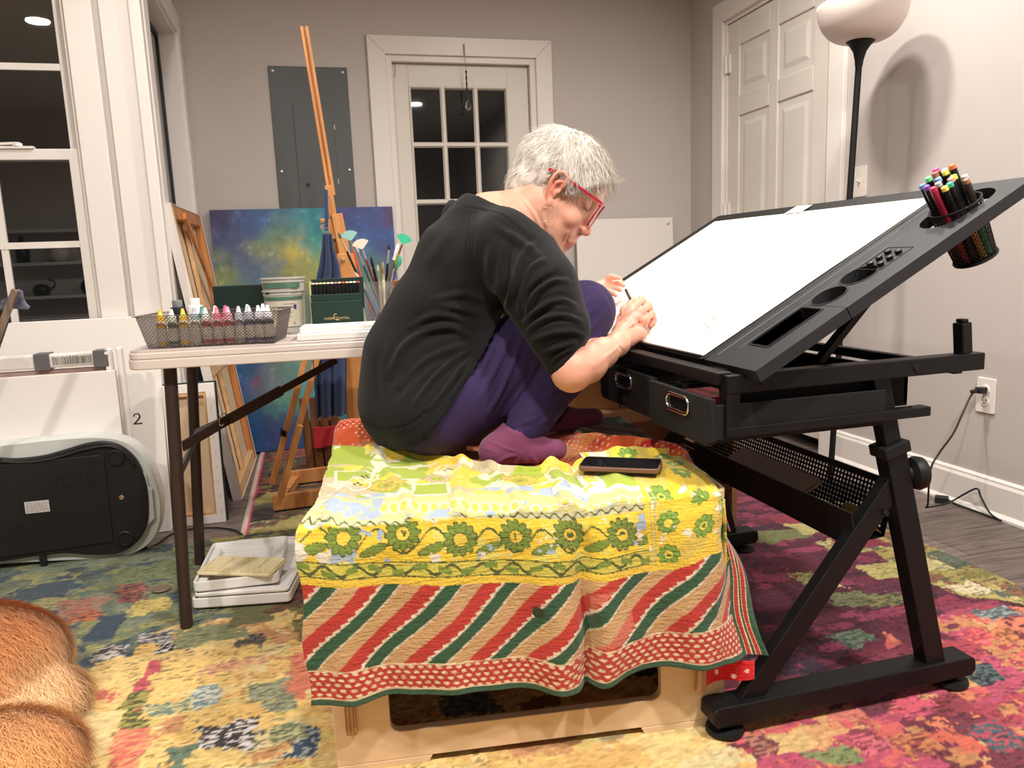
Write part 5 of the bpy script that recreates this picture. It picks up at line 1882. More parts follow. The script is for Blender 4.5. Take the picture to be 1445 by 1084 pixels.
# power cord along the right wall
cordm = mat('black_cable', (0.012, 0.012, 0.013), 0.45)
XW = XR - 0.02
pp = [(1388, 548, XR - 0.03), (1372, 556, XR - 0.045), (1360, 580, XR - 0.09), (1345, 612, XR - 0.13), (1325, 640, XR - 0.17), (1313, 664, XR - 0.2)]
P = [AX(*q) for q in pp]
pf = [AX(1310, 700, 1.92), AX(1308, 716, 1.90)]
low = [(1308, 716), (1335, 711), (1365, 702), (1395, 693), (1420, 684), (1436, 695), (1444, 716), (1442, 727), (1432, 732), (1410, 729), (1392, 727), (1385, 716), (1370, 708), (1350, 704)]
zz_c = [0.02, 0.02, 0.025, 0.05, 0.085, 0.06, 0.02, 0.008, 0.006, 0.006, 0.006, 0.006, 0.006, 0.012]
P2 = [AZ(x, y, z) for (x, y), z in zip(low, zz_c)]
for q in P2:
    q[0] = min(q[0], XR - 0.035)
t = thing('power_cord', 'black power cord running from the wall outlet down to the floor', 'power cord', P[0])
mid = np.array([P[-1] * 0.5 + P2[0] * 0.5 + np.array([0, 0, -0.05])])
MB().tube(smooth_line(np.concatenate([P, mid, P2[:1], P2[1:]]), 8), 0.0032, 8).build('cable', cordm, t, smooth=True)
pl0 = np.array([XR - 0.010, 1.994, 0.4155])
MB().bar(pl0, pl0 + np.array([-0.03, 0.0, 0]), 0.024, 0.02).bar(pl0 + np.array([-0.026, 0, 0]), pl0 + np.array([-0.05, 0.006, -0.004]), 0.013, 0.012).build('plug', m_dark, t, bevel=0.003)
q = P2[-1]
MB().bar(q, q + np.array([-0.03, 0.03, 0.0]), 0.03, 0.022).build('adapter', m_dark, t, bevel=0.003)
# ------------------------------------------------------------------ folding table
ZT0 = 0.724
AT = math.radians(-5.0)
TO = np.array([-0.423, 1.937, 0.0])
TX = np.array([math.cos(AT), math.sin(AT), 0])
TY = np.array([-math.sin(AT), math.cos(AT), 0])


def tl(x, y, z=0.0):
    return TO + TX * x + TY * y + np.array([0, 0, z])


def tloc(px_, py_, z=ZT0):
    P = AZ(px_, py_, z) - TO
    return float(P @ TX), float(P @ TY)


m_tab = mat('table_plastic', L3(196, 184, 178), 0.5, var=0.08, vscale=14, bump=0.5, bscale=420)
m_tabedge = mat('table_edge', L3(214, 204, 196), 0.45, var=0.06, vscale=12)
m_leg = mat('brown_steel', L3(58, 46, 42), 0.4, metal=0.2)
TL_, TW_ = 0.87, 0.61
tb = thing('folding_table', 'light grey plastic folding table with brown steel legs, standing left of the seated woman', 'table', tl(TL_ / 2, TW_ / 2, 0))
b = MB()
pr = [(0.0, ZT0 - 0.010), (0.004, ZT0 - 0.002), (0.012, ZT0), (0.05, ZT0)]
outl = rrect(TL_, TW_, 0.035, 6)
MB().prism(rrect(TL_ - 0.006, TW_ - 0.006, 0.033, 6, 0.003, 0.003), tl(0, 0, ZT0 - 0.014), TX, TY, (0, 0, 0.014)).build('tabletop', m_tab, tb, bevel=0.003)
MB().frame(outl, rrect(TL_ - 0.02, TW_ - 0.02, 0.028, 6, 0.01, 0.01), tl(0, 0, ZT0 - 0.022), TX, TY, (0, 0, 0.0155)).frame(rrect(TL_ + 0.004, TW_ + 0.004, 0.036, 6, -0.002, -0.002), rrect(TL_ - 0.02, TW_ - 0.02, 0.028, 6, 0.01, 0.01), tl(0, 0, ZT0 - 0.046), TX, TY, (0, 0, 0.0235)).build('table_rim', m_tabedge, tb, bevel=0.003)
l0b, l0t = np.array([-0.365, 1.98, 0.0095]), np.array([-0.337, 1.985, ZT0 - 0.046])
l1b, l1t = np.array([-0.388, 2.42, 0.0095]), np.array([-0.345, 2.40, ZT0 - 0.046])
for a, c in ((l0b, l0t), (l1b, l1t)):
    MB().tube([a, c], 0.0155, 16).build('leg', m_leg, tb, smooth='auto')
off = np.array([0.79, -0.07, 0])
for a, c in ((l0b, l0t), (l1b, l1t)):
    MB().tube([a + off * 1.02, c + off * 0.94], 0.0155, 16).build('leg', m_leg, tb, smooth='auto')
MB().tube([(l0b * 0.42 + l0t * 0.58), (l1b * 0.42 + l1t * 0.58)], 0.009, 10).build('cross_tube', m_leg, tb)
ja = AY(258, 630, 2.0)
jb = AY(330, 588, 2.12)
jc = AY(475, 508, 2.2)
b = MB()
b.bar(ja, jb, 0.005, 0.030, up=(0.4, 0, 1))
b.build('brace_lower', m_leg, tb, bevel=0.001)
b = MB()
b.bar(jb - (jb - ja) * 0.10, jb + (jc - jb) * 0.45, 0.008, 0.028, up=(0.4, 0, 1))
b.bar(jb + (jc - jb) * 0.44, jc, 0.006, 0.020, up=(0.4, 0, 1))
b.build('brace_upper', m_leg, tb, bevel=0.001)
MB().bar(AY(272, 612, 2.4), AY(318, 592, 2.2), 0.006, 0.02, up=(0.3, 0, 1)).build('brace_link', m_leg, tb, bevel=0.001)
rc = AY(314, 592, 2.08)
MB().tube([rc + 0.017 * math.cos(a) * np.array([0.35, 0.2, 0.9]) + 0.022 * math.sin(a) * np.array([0.2, 0.9, -0.3]) for a in np.linspace(0, 2 * PI, 21)[:-1]], 0.0015, 6, closed=True).build('locking_ring', m_chrome, tb)

# ------------------------------------------------------------------ wire basket of paint bottles
AB = math.radians(-9)
k0 = AZ(209, 492.5, ZT0 + 0.001)
KX = np.array([math.cos(AB), math.sin(AB), 0])
KY = np.array([-math.sin(AB), math.cos(AB), 0])
KL, KW, KH = 0.292, 0.150, 0.076


def kl(x, y, z):
    return k0 + KX * x + KY * y + np.array([0, 0, z])


m_wire = mat('pewter_wire', L3(112, 102, 98), 0.4, metal=0.5)
bk_ = thing('wire_basket', 'pewter wire mesh basket holding paint bottles at the table front edge', 'basket', kl(KL / 2, KW / 2, 0))
FLR = 0.017


def wallP(p0, p1, q0, q1):
    return lambda u, v: (np.asarray(p0) * (1 - u) + np.asarray(p1) * u) * (1 - v) + (np.asarray(q0) * (1 - u) + np.asarray(q1) * u) * v


B4 = [kl(0, 0, 0.002), kl(KL, 0, 0.002), kl(KL, KW, 0.002), kl(0, KW, 0.002)]
T4 = [kl(-FLR, -FLR * .6, KH), kl(KL + FLR, -FLR * .6, KH), kl(KL + FLR, KW + FLR * .6, KH), kl(-FLR, KW + FLR * .6, KH)]
for i, (nu_, nv_) in enumerate(((72, 20), (36, 20), (72, 20), (36, 20))):
    b = MB()
    j = (i + 1) % 4
    lattice(wallP(B4[i], B4[j], T4[i], T4[j]), nu_, nv_, 0.0011, b)
    b.build('mesh_side', m_wire, bk_, fix=False)
b = MB()
b.prism([(0, 0), (KL, 0), (KL, KW), (0, KW)], kl(0, 0, 0), KX, KY, (0, 0, 0.0012))
b.build('basket_floor', m_wire, bk_)
ro = rrect(KL + 2 * FLR + 0.016, KW + 1.2 * FLR + 0.012, 0.008, 4, -FLR - 0.008, -FLR * .6 - 0.006)
ri = rrect(KL + 2 * FLR - 0.002, KW + 1.2 * FLR - 0.002, 0.004, 4, -FLR + 0.001, -FLR * .6 + 0.001)
MB().frame(ro, ri, kl(0, 0, KH), KX, KY, (0, 0, 0.0016)).build('rim', m_wire, bk_)

m_clear = mat('bottle_plastic', L3(222, 218, 212), 0.25, trans=0.35, ior=1.4)
bcol = [
    (0.030, 0, (236, 180, 40), (240, 190, 50), 'yellow-capped paint bottle at the left end of the front row'),
    (0.056, 0, (40, 90, 70), (214, 220, 210), 'paint bottle with dark green label, second from left in the front row'),
    (0.082, 0, (238, 190, 50), (236, 196, 60), 'paint bottle with golden yellow band, third from left in the front row'),
    (0.108, 0, (214, 208, 190), (170, 180, 186), 'paint bottle with white band and grey cap in the front row'),
    (0.134, 0, (186, 40, 50), (226, 226, 224), 'paint bottle with crimson band beside the white-banded one'),
    (0.160, 0, (200, 50, 56), (232, 120, 140), 'paint bottle with red band and pink-tipped cap in the front row'),
    (0.186, 0, (196, 36, 44), (226, 160, 180), 'paint bottle with red band and pale pink cap in the front row'),
    (0.211, 0, (150, 148, 156), (196, 200, 204), 'paint bottle with grey label right of the red-banded ones'),
    (0.235, 0, (60, 60, 130), (190, 194, 200), 'paint bottle with blue band and clear grey cap'),
    (0.257, 0, (70, 60, 120), (230, 230, 232), 'paint bottle with indigo band near the right end'),
    (0.279, 0, (44, 44, 60), (240, 240, 240), 'paint bottle with dark label at the right end of the front row'),
    (0.149, 1, (236, 236, 230), (230, 230, 226), 'white-capped paint bottle in the back row, in the middle'),
    (0.118, 1, (60, 130, 130), (70, 140, 140), 'paint bottle with teal cap in the back row'),
    (0.173, 1, (226, 80, 130), (232, 90, 140), 'paint bottle with magenta-spotted cap in the back row'),
    (0.225, 1, (180, 214, 224), (190, 220, 228), 'paint bottle with pale aqua cap in the back row'),
    (0.262, 1, (40, 50, 120), (236, 236, 240), 'white-capped paint bottle with a blue spot in the back row'),
]
for (x, row, lab, capc, lb) in bcol:
    f = kl(x, 0.018 + row * 0.030, 0.0025)
    hh_ = 0.060 + 0.002 * row
    t = thing('paint_bottle', lb.replace('paint bottle', 'basket bottle'), 'paint bottle', f, 'paint bottles in the wire basket')
    up_ = (0, 0, 1)
    MB().lathe([(0.0108, 0), (0.0115, 0.002), (0.0115, hh_ - 0.006), (0.0095, hh_), (0.007, hh_ + 0.002)], f, up_, 14).build('bottle_body', mat('paint_fill', tuple(0.5 * a + 0.25 for a in L3(*lab)), 0.3), t, smooth='auto')
    b = MB()
    b.lathe([(0.0118, 0.006), (0.0118, 0.011)], f, up_, 14, cap=False).lathe([(0.0118, hh_ - 0.016), (0.0118, hh_ - 0.009)], f, up_, 14, cap=False)
    b.build('colour_band', mat('label_colour', L3(*lab), 0.5), t)
    MB().lathe([(0.0119, 0.013), (0.0119, hh_ - 0.018)], f, up_, 14, cap=False).build('label', mat('label_white', L3(206, 200, 190), 0.5), t)
    MB().lathe([(0.0095, hh_ + 0.0005), (0.0095, hh_ + 0.010), (0.006, hh_ + 0.013), (0.0035, hh_ + 0.027), (0.002, hh_ + 0.028)], f, up_, 14).build('nozzle_cap', mat('cap_colour', L3(*capc), 0.3), t, smooth='auto')
# two larger bottles standing in the basket's back row
for (px_, cb_, cc, hh_, lb, tr) in ((249, (30, 36, 48), (150, 156, 160), 0.085, 'dark ink bottle with a clear grey cap rising from the back of the wire basket', 0.5),
                                    (283, (236, 234, 230), (240, 238, 234), 0.088, 'white round bottle with white flip cap rising from the back of the wire basket', 0)):
    f = AZ(px_ + 3, 471, ZT0 + 0.003)
    f = kl(0.040 if px_ == 249 else 0.082, 0.118, 0.0025)
    t = thing('craft_bottle', lb, 'bottle', f)
    MB().lathe([(0.0185, 0), (0.019, 0.003), (0.019, hh_ - 0.004), (0.0175, hh_ + 0.002), (0.010, hh_ + 0.004)], f, (0, 0, 1), 22).build('bottle_body', mat('bottle_col', L3(*cb_), 0.3), t, smooth='auto')
    MB().lathe([(0.0125, hh_ + 0.002), (0.0125, hh_ + 0.018), (0.0115, hh_ + 0.020), (0.002, hh_ + 0.020)], f, (0, 0, 1), 20).build('cap', mat('cap_grey', L3(*cc), 0.25, trans=tr), t, smooth='auto')

# ------------------------------------------------------------------ dark green tin box
m_dgrn = mat('dark_green_tin', L3(22, 42, 36), 0.35)
gA, gB = AY(300, 404, 2.26), AY(376, 400, 2.26)
gx0, gy0 = tloc(300, 448)
g0 = np.array([gA[0], 2.26, ZT0])
t = thing('pencil_tin', 'closed dark green tin standing upright behind the wire basket', 'tin box', g0)
W_ = gB[0] - gA[0]
H_ = gA[2] - ZT0
MB().prism([(0, 0), (W_, 0), (W_, H_ * 0.52), (0, H_ * 0.52)], g0, TX, (0, 0, 1), TY * 0.028).build('tin_base', m_dgrn, t, bevel=0.002)
MB().prism([(-0.001, H_ * 0.53), (W_ + 0.001, H_ * 0.53), (W_ + 0.001, H_), (-0.001, H_)], g0, TX, (0, 0, 1), TY * 0.029).build('tin_lid', m_dgrn, t, bevel=0.002)

# ------------------------------------------------------------------ stacked plastic tubs
m_tub = mat('tub_plastic', L3(196, 194, 184), 0.35, var=0.12, vscale=30, trans=0.12)
f = AZ(405, 466, ZT0)
f = AY(405, 466, 2.2)
f[2] = ZT0 + 0.0005
up_ = (0, 0, 1)


def tub(f, z0, h, r0, r1, label, name_):
    t = thing(name_, label, 'tub', f + np.array([0, 0, z0]))
    MB().lathe([(r0, z0), (r0 + (r1 - r0) * 0.75, z0 + h * 0.75), (r1 - 0.002, z0 + h - 0.014), (r1, z0 + h - 0.013), (r1, z0 + h - 0.010), (r1 - 0.002, z0 + h - 0.009), (r1 - 0.001, z0 + h - 0.004), (r1 + 0.002, z0 + h - 0.004), (r1 + 0.002, z0 + h), (r1 - 0.003, z0 + h), (r0 - 0.003, z0 + 0.003), (0.002, z0 + 0.003)], f, up_, 40, cap=False).lathe([(r0, z0), (0.002, z0)], f, up_, 40, cap=False).build('tub_wall', m_tub, t, smooth='auto')
    return t

t1 = tub(f, 0, 0.118, 0.049, 0.056, 'translucent white plastic tub with a printed label, lower one of the stacked pair', 'plastic_tub')
t2_ = tub(f, 0.055, 0.097, 0.0485, 0.0575, 'paint-spattered white plastic tub with green band, nested in the top of the other', 'plastic_tub')
m_gband = mat('green_print', L3(84, 122, 100), 0.5, var=0.3, vscale=60)
def wrap(z0, z1, a0, a1, m_, nm, par, r=0.0582, f=f, n=14):
    V, Fs = [], []
    for i in range(n + 1):
        a = math.radians(a0 + (a1 - a0) * i / n)
        for z in (z0, z1):
            rr = r - 0.004 * (1 - (z - 0) / 0.15)
            V.append(f + np.array([rr * math.cos(a), rr * math.sin(a), z]))
    for i in range(n):
        Fs.append((2 * i, 2 * i + 2, 2 * i + 3, 2 * i + 1))
    return MB().add(V, Fs).build(nm, m_, par)
wrap(0.124, 0.137, 205, 320, m_gband, 'green_band', t2_)
wrap(0.092, 0.1005, 200, 330, m_gband, 'green_band', t1, 0.0575)
wrap(0.02, 0.088, 215, 315, mat('label_paper', L3(206, 198, 176), 0.7, var=0.15, vscale=60), 'label', t1, 0.0572)
wrap(0.066, 0.079, 296, 304, mat('purple_ink', L3(84, 40, 130), 0.5), 'purple_mark', t1, 0.0576, n=3)
wrap(0.0805, 0.082, 270, 300, mat('purple_ink2', L3(96, 60, 130), 0.5), 'purple_line', t1, 0.0577)
wrap(0.025, 0.032, 292, 297, mat('purple_spot', L3(150, 120, 150), 0.5), 'purple_spot', t1, 0.0576, n=3)
m_prt = mat('label_print', L3(110, 104, 92), 0.7)
for k, (z, a0, a1) in enumerate(((0.0705, 252, 288), (0.064, 262, 275), (0.058, 250, 290), (0.051, 252, 286), (0.045, 256, 290), (0.036, 250, 280))):
    wrap(z, z + (0.003 if k == 0 else 0.0016), a0, a1, m_prt, 'print_line', t1, 0.0576)
wrap(0.108, 0.116, 215, 228, mat('black_mark', L3(30, 30, 34), 0.5), 'black_mark', t2_, 0.0578, n=4)
for z in (0.121, 0.118, 0.1145, 0.110):
    wrap(z, z + 0.0014, 290, 312, m_prt, 'print_line', t2_, 0.058, n=4)
v_ = MB()
rr_ = random.Random(9)
v_.lathe([(0.052, 0.143), (0.050, 0.1435), (0.004, 0.1435)], f, up_, 30)
v_.build('dried_paint', mat('dried_paint', L3(150, 160, 150), 0.6, var=0.6, vscale=90, var2=L3(40, 50, 40)), t2_)

# ------------------------------------------------------------------ pen set box
pA, pB = AY(436, 398, 2.13), AY(509, 396, 2.13)
p0 = np.array([pA[0], 2.13, ZT0 + 0.0005])
PW = pB[0] - pA[0]
PH = 0.139
t = thing('pen_set_box', 'open dark green pen set box full of black pens, between the tubs and brush jar', 'pen box', p0)
m_green = mat('green_box_card', L3(28, 52, 44), 0.4)
MB().prism([(0, 0), (PW, 0), (PW, PH * 0.60), (0, PH * 0.60)], p0, TX, (0, 0, 1), TY * 0.006).build('front_flap', m_green, t, bevel=0.001)
MB().prism([(0.001, PH * 0.605), (PW - 0.001, PH * 0.605), (PW - 0.001, PH * 0.735), (0.001, PH * 0.735)], p0 + TY * 0.004, TX, (0, 0, 1), TY * 0.004).build('inner_flap', m_green, t, bevel=0.0008)
MB().prism([(-0.003, 0), (PW + 0.004, 0), (PW + 0.006, PH + 0.006), (0, PH + 0.004)], p0 + TY * 0.045, TX, (0, 0, 1), TY * 0.008).build('back_cover', m_green, t, bevel=0.001)
MB().prism([(-0.004, 0.0), (0.0, 0), (0.003, PH), (-0.001, PH)], p0 + TY * 0.008, TX, (0, 0, 1), TY * 0.036).build('side_flap', mat('cream_edge', L3(190, 186, 130), 0.6), t)
MB().prism([(PW + 0.001, 0.0), (PW + 0.008, 0), (PW + 0.003, 0.06), (PW + 0.001, 0.06)], p0 + TY * 0.008, TX, (0, 0, 1), TY * 0.02).build('side_flap', mat('cream_edge2', L3(170, 172, 140), 0.6), t)
tipc = [(236, 228, 214), (236, 200, 170), (236, 226, 206), (226, 216, 120), (232, 230, 210), (230, 222, 226), (214, 130, 140), (232, 206, 160), (214, 90, 70), (230, 196, 130), (236, 232, 220), (236, 228, 206), (206, 70, 66)]
gold = mat('gold_foil', L3(222, 200, 150), 0.35, metal=0.4)
for i in range(13):
    px_ = p0 + TX * (0.008 + i * (PW - 0.016) / 12) + TY * 0.018
    px_ = px_ + np.array([0, 0, 0.004])
    tt_ = thing('artist_pen', 'black artist pen, number of the row by its %s tip' % ['ivory leftmost', 'peach', 'cream', 'lemon', 'off-white', 'pale lilac', 'rose', 'sand', 'brick red', 'straw', 'bright ivory', 'eggshell', 'scarlet rightmost'][i], 'pen', px_, 'pens in the green box')
    tt_['label'] = 'black artist pen with %s tip ring in the green pen box' % ['the leftmost ivory', 'a peach', 'a cream', 'a lemon', 'an off-white', 'a pale lilac', 'a rose', 'a sand', 'a brick red', 'a straw', 'a bright white', 'an eggshell', 'the rightmost scarlet'][i]
    MB().lathe([(0.0042, 0), (0.0046, 0.002), (0.0046, 0.126)], px_, (0, 0, 1), 12).build('barrel', mat('pen_black', L3(24, 24, 26), 0.3), tt_, smooth='auto')
    MB().lathe([(0.0046, 0.1262), (0.0044, 0.1285), (0.003, 0.130)], px_, (0, 0, 1), 12).build('colour_tip', mat('tip_col', L3(*tipc[i]), 0.4), tt_, smooth='auto')
lo_ = p0 - TY * 0.0008 + np.array([0, 0, 0.034])
xm = PW * 0.47
text_mesh('FABER', 0.0092, gold, 'brand_text', lo_ + TX * (xm - 0.006), TX, (0, 0, 1), t, 0.0002, 'RIGHT')
text_mesh('CASTELL', 0.0092, gold, 'brand_text', lo_ + TX * (xm + 0.001), TX, (0, 0, 1), t, 0.0002, 'LEFT')
# jousting riders emblem: two arched horses with crossing lances
e = MB()
ec = lo_ + TX * (xm - 0.001) + np.array([0, 0, 0.008])
def epoly(P):
    e.prism(P, ec, TX, (0, 0, 1), -TY * 0.0004)
epoly([(-0.006, 0.002), (-0.0045, 0.006), (-0.001, 0.0078), (0.003, 0.0072), (0.0045, 0.005), (0.003, 0.0058), (-0.0005, 0.006), (-0.003, 0.004), (-0.0045, 0.001)])
epoly([(-0.0045, 0.001), (-0.0055, -0.003), (-0.0035, -0.0075), (0.0, -0.009), (-0.0025, -0.0055), (-0.0032, -0.002)])
epoly([(-0.001, -0.009), (0.002, -0.0065), (0.006, -0.007), (0.0085, -0.010), (0.0055, -0.011), (0.002, -0.0105)])
epoly([(-0.0075, -0.0005), (0.0075, -0.004), (0.0075, -0.0032), (-0.0075, 0.0003)])
e.build('emblem', gold, t)

# ------------------------------------------------------------------ brush jar
jc_ = AY(533, 452, 2.30)
jc_ = np.array([jc_[0], 2.30, ZT0 + 0.0005])
m_jar = mat('clear_jar', (0.86, 0.88, 0.88), 0.08, trans=0.92, ior=1.2)
JH, JR0, JR1 = 0.128, 0.040, 0.052
t = thing('brush_jar', 'clear tapered plastic jar crowded with paint brushes beside the pen box', 'jar', jc_)
MB().lathe([(JR0, 0), (JR0 + 0.001, 0.003), (JR1 - 0.002, JH - 0.02), (JR1 - 0.0005, JH - 0.019), (JR1, JH), (JR1 - 0.0018, JH), (JR1 - 0.004, JH - 0.02), (JR0 - 0.001, 0.004), (0.001, 0.004)], jc_, (0, 0, 1), 32, cap=False).lathe([(JR0, 0), (0.001, 0)], jc_, (0, 0, 1), 32, cap=False).build('jar_wall', m_jar, t, smooth='auto')

BR = [  # kind, head px, exit px at the rim, y offset, handle colour, ferrule, bristle, label
    ('round', (478, 330), (508, 396), -0.01, (30, 26, 26), (214, 196, 150), (70, 84, 74), 'black-handled round brush with a long cream ferrule, leaning far left'),
    ('fan', (493, 333), (511, 396), 0.01, (226, 84, 36), (206, 160, 90), (150, 196, 190), 'orange-handled fan brush with pale teal bristles'),
    ('fan', (509, 345), (527, 397), 0.0, (130, 50, 40), (190, 190, 192), (226, 218, 200), 'red-handled fan brush with off-white bristles'),
    ('round', (503, 350), (522, 397), 0.02, (60, 90, 80), (190, 190, 192), (226, 222, 214), 'dark green handled brush with silver ferrule beside the white fan'),
    ('oval', (524, 366), (531, 397), -0.015, (20, 18, 18), (30, 28, 28), (18, 16, 17), 'black brush with a large oval black head'),
    ('round', (533, 376), (535, 397), -0.02, (190, 150, 110), (200, 180, 150), (206, 178, 150), 'small tan brush beside the oval black one'),
    ('oval', (540, 373), (541, 397), -0.018, (226, 214, 160), (222, 206, 140), (150, 126, 90), 'mop brush with brown oval bristles and a pale gold ferrule'),
    ('round', (549, 346), (545, 397), 0.0, (26, 24, 26), (190, 190, 192), (40, 34, 34), 'thin upright black brush with silver ferrule'),
    ('pen', (562, 344), (547, 397), -0.01, (90, 82, 80), (226, 222, 222), (230, 226, 226), 'white-barrelled brush pen leaning right'),
    ('fan', (570, 338), (551, 392), 0.01, (120, 150, 50), (150, 90, 70), (64, 190, 150), 'olive-handled fan brush with bright green bristles'),
    ('oval', (564, 365), (553, 397), 0.02, (90, 60, 110), (120, 150, 140), (70, 160, 140), 'purple-handled brush with a teal oval head'),
    ('round', (556, 372), (552, 397), 0.0, (18, 17, 18), (200, 200, 202), (30, 26, 26), 'short black brush with silver collar at the right of the jar'),
    ('round', (502, 386), (509, 397), -0.02, (110, 130, 160), (226, 226, 226), (226, 200, 176), 'short blue-handled brush with pinkish bristles at the left rim'),
]
for k, (kind, hp, ep, dy, hc, fc, bc, lb) in enumerate(BR):
    Yb = 2.30 + dy
    H = AY(*hp, Yb)
    E_ = AY(*ep, Yb)
    d = (H - E_) / np.linalg.norm(H - E_)
    foot = E_ - d * ((E_[2] - ZT0 - 0.008) / d[2])
    lim = foot[:2] - jc_[:2]
    r_ = np.linalg.norm(lim)
    if r_ > JR0 - 0.008:
        foot[:2] = jc_[:2] + lim / r_ * (JR0 - 0.008)
    d = (H - foot) / np.linalg.norm(H - foot)
    Ln = np.linalg.norm(H - foot)
    t = thing('paint_brush', lb + ', in the jar', 'paint brush', foot, 'brushes in the clear jar')
    hb = {'fan': 0.016, 'oval': 0.028, 'round': 0.014, 'pen': 0.03}[kind]
    fl_ = {'fan': 0.03, 'oval': 0.016, 'round': 0.04, 'pen': 0.02}[kind]
    w0 = {'fan': 0.003, 'oval': 0.0042, 'round': 0.0032, 'pen': 0.0045}[kind]
    MB().lathe([(0.0015, 0), (0.0026, 0.01), (w0 * 1.15, Ln - fl_ - hb - 0.02), (w0 * 0.95, Ln - fl_ - hb)], foot, d, 10).build('handle', mat('handle_paint', L3(*hc), 0.3), t, smooth='auto')
    MB().lathe([(w0, Ln - fl_ - hb), (w0 * 0.95, Ln - hb - 0.004), (w0 * 1.1, Ln - hb)], foot, d, 12).build('ferrule', mat('ferrule_metal', L3(*fc), 0.25, metal=0.6 if kind != 'pen' else 0), t, smooth='auto')
    bm_ = mat('bristle', L3(*bc), 0.75, bump=0.5, bscale=600, stretch=(1, 1, 0.2))
    b = MB()
    hb0 = foot + d * (Ln - hb)
    sd = np.cross(d, (0, 1, 0))
    sd /= np.linalg.norm(sd)
    th_ = np.cross(sd, d)
    if kind == 'fan':
        n = 12
        V, Fs = [], []
        for i in range(n + 1):
            a = math.radians(-52 + 104 * i / n)
            for rr2, tt2 in ((0.003, 0.0018), (0.031 + 0.0015 * (i % 2), 0.0006)):
                q = hb0 + (d * math.cos(a) + sd * math.sin(a)) * rr2
                V += [q - th_ * tt2, q + th_ * tt2]
        for i in range(n):
            o = 4 * i
            Fs += [(o, o + 2, o + 6, o + 4), (o + 1, o + 5, o + 7, o + 3), (o + 2, o + 3, o + 7, o + 6), (o, o + 4, o + 5, o + 1)]
        Fs += [(0, 1, 3, 2), (4 * n, 4 * n + 2, 4 * n + 3, 4 * n + 1)]
        b.add(V, Fs)
    elif kind == 'oval':
        b.lathe([(0.004, 0), (0.0095, 0.010), (0.0105, 0.018), (0.0085, 0.027), (0.004, 0.034), (0.0008, 0.036)], hb0, d, 14, sx=0.45)
    elif kind == 'pen':
        b.lathe([(0.0048, -0.002), (0.0052, 0.004), (0.0046, 0.026), (0.002, 0.030)], hb0, d, 12)
    else:
        b.lathe([(0.0033, 0), (0.0042, 0.005), (0.003, 0.012), (0.0005, 0.019)], hb0, d, 10)
    b.build('bristles' if kind != 'pen' else 'pen_cap', bm_, t, smooth='auto')

# carved wooden box behind the jar
c = AY(573, 428, 2.42)
c[2] = ZT0 + 0.0005
t = thing('wooden_box', 'small brown carved wooden box behind the brush jar', 'box', c)
m_cw = wood('carved_wood', L3(170, 112, 66), L3(110, 64, 36), 10, 0)
m_cw.node_tree.nodes['Principled BSDF'].inputs['Roughness'].default_value = 0.35
MB().prism([(-0.04, 0), (0.06, 0), (0.06, 0.10), (-0.04, 0.10)], c, TX, (0, 0, 1), TY * 0.07).build('box_body', m_cw, t, bevel=0.003)
MB().prism([(-0.042, 0.101), (0.062, 0.101), (0.062, 0.118), (0.05, 0.126), (-0.03, 0.126), (-0.042, 0.118)], c - TY * 0.002, TX, (0, 0, 1), TY * 0.074).build('lid', m_cw, t, bevel=0.002)
MB().prism([(0.0, 0.085), (0.02, 0.085), (0.02, 0.112), (0.01, 0.118), (0.0, 0.112)], c - TY * 0.002, TX, (0, 0, 1), -TY * 0.003).build('latch', mat('old_brass', L3(90, 70, 40), 0.4, metal=0.7), t)

# white palette trays on the table
m_white = mat('white_plastic', L3(232, 230, 226), 0.3)
x0_, y0_ = tloc(418, 483)
y0_ = max(y0_, 0.012)
t = thing('palette_tray', 'white plastic tray lying under the paint-stained palette on the table', 'tray', tl(x0_, y0_, ZT0))
MB().prism(rrect(0.30, 0.155, 0.006, 4), tl(x0_, y0_, ZT0 + 0.0005), TX, TY, (0, 0, 0.017)).build('tray_body', m_white, t, bevel=0.003)
t = thing('watercolour_palette', 'long white palette with dabs of yellow and pink paint, on the white tray', 'palette', tl(x0_ + 0.01, y0_ + 0.01, ZT0 + 0.018))
o_ = rrect(0.28, 0.13, 0.006, 4, x0_ + 0.006, y0_ + 0.014)
MB().prism(o_, tl(0, 0, ZT0 + 0.0180), TX, TY, (0, 0, 0.006)).build('palette_base', m_white, t, bevel=0.001)
MB().frame(o_, rrect(0.272, 0.122, 0.004, 4, x0_ + 0.010, y0_ + 0.018), tl(0, 0, ZT0 + 0.0241), TX, TY, (0, 0, 0.006)).build('palette_rim', m_white, t)
for k in range(10):
    cx_, cy_ = x0_ + 0.028 + 0.026 * k, y0_ + 0.055
    rgb = [(226, 226, 236), (210, 220, 226), (232, 226, 170), (222, 222, 222), (226, 220, 214), (240, 224, 60), (238, 234, 160), (232, 196, 180), (230, 210, 190), (226, 150, 120)][k]
    MB().prism(rrect(0.023, 0.05, 0.004, 3, cx_ - 0.011, cy_ - 0.02), tl(0, 0, ZT0 + 0.0242), TX, TY, (0, 0, 0.0018)).build('paint_well', mat('dab', L3(*rgb), 0.4, var=0.15, vscale=80), t)

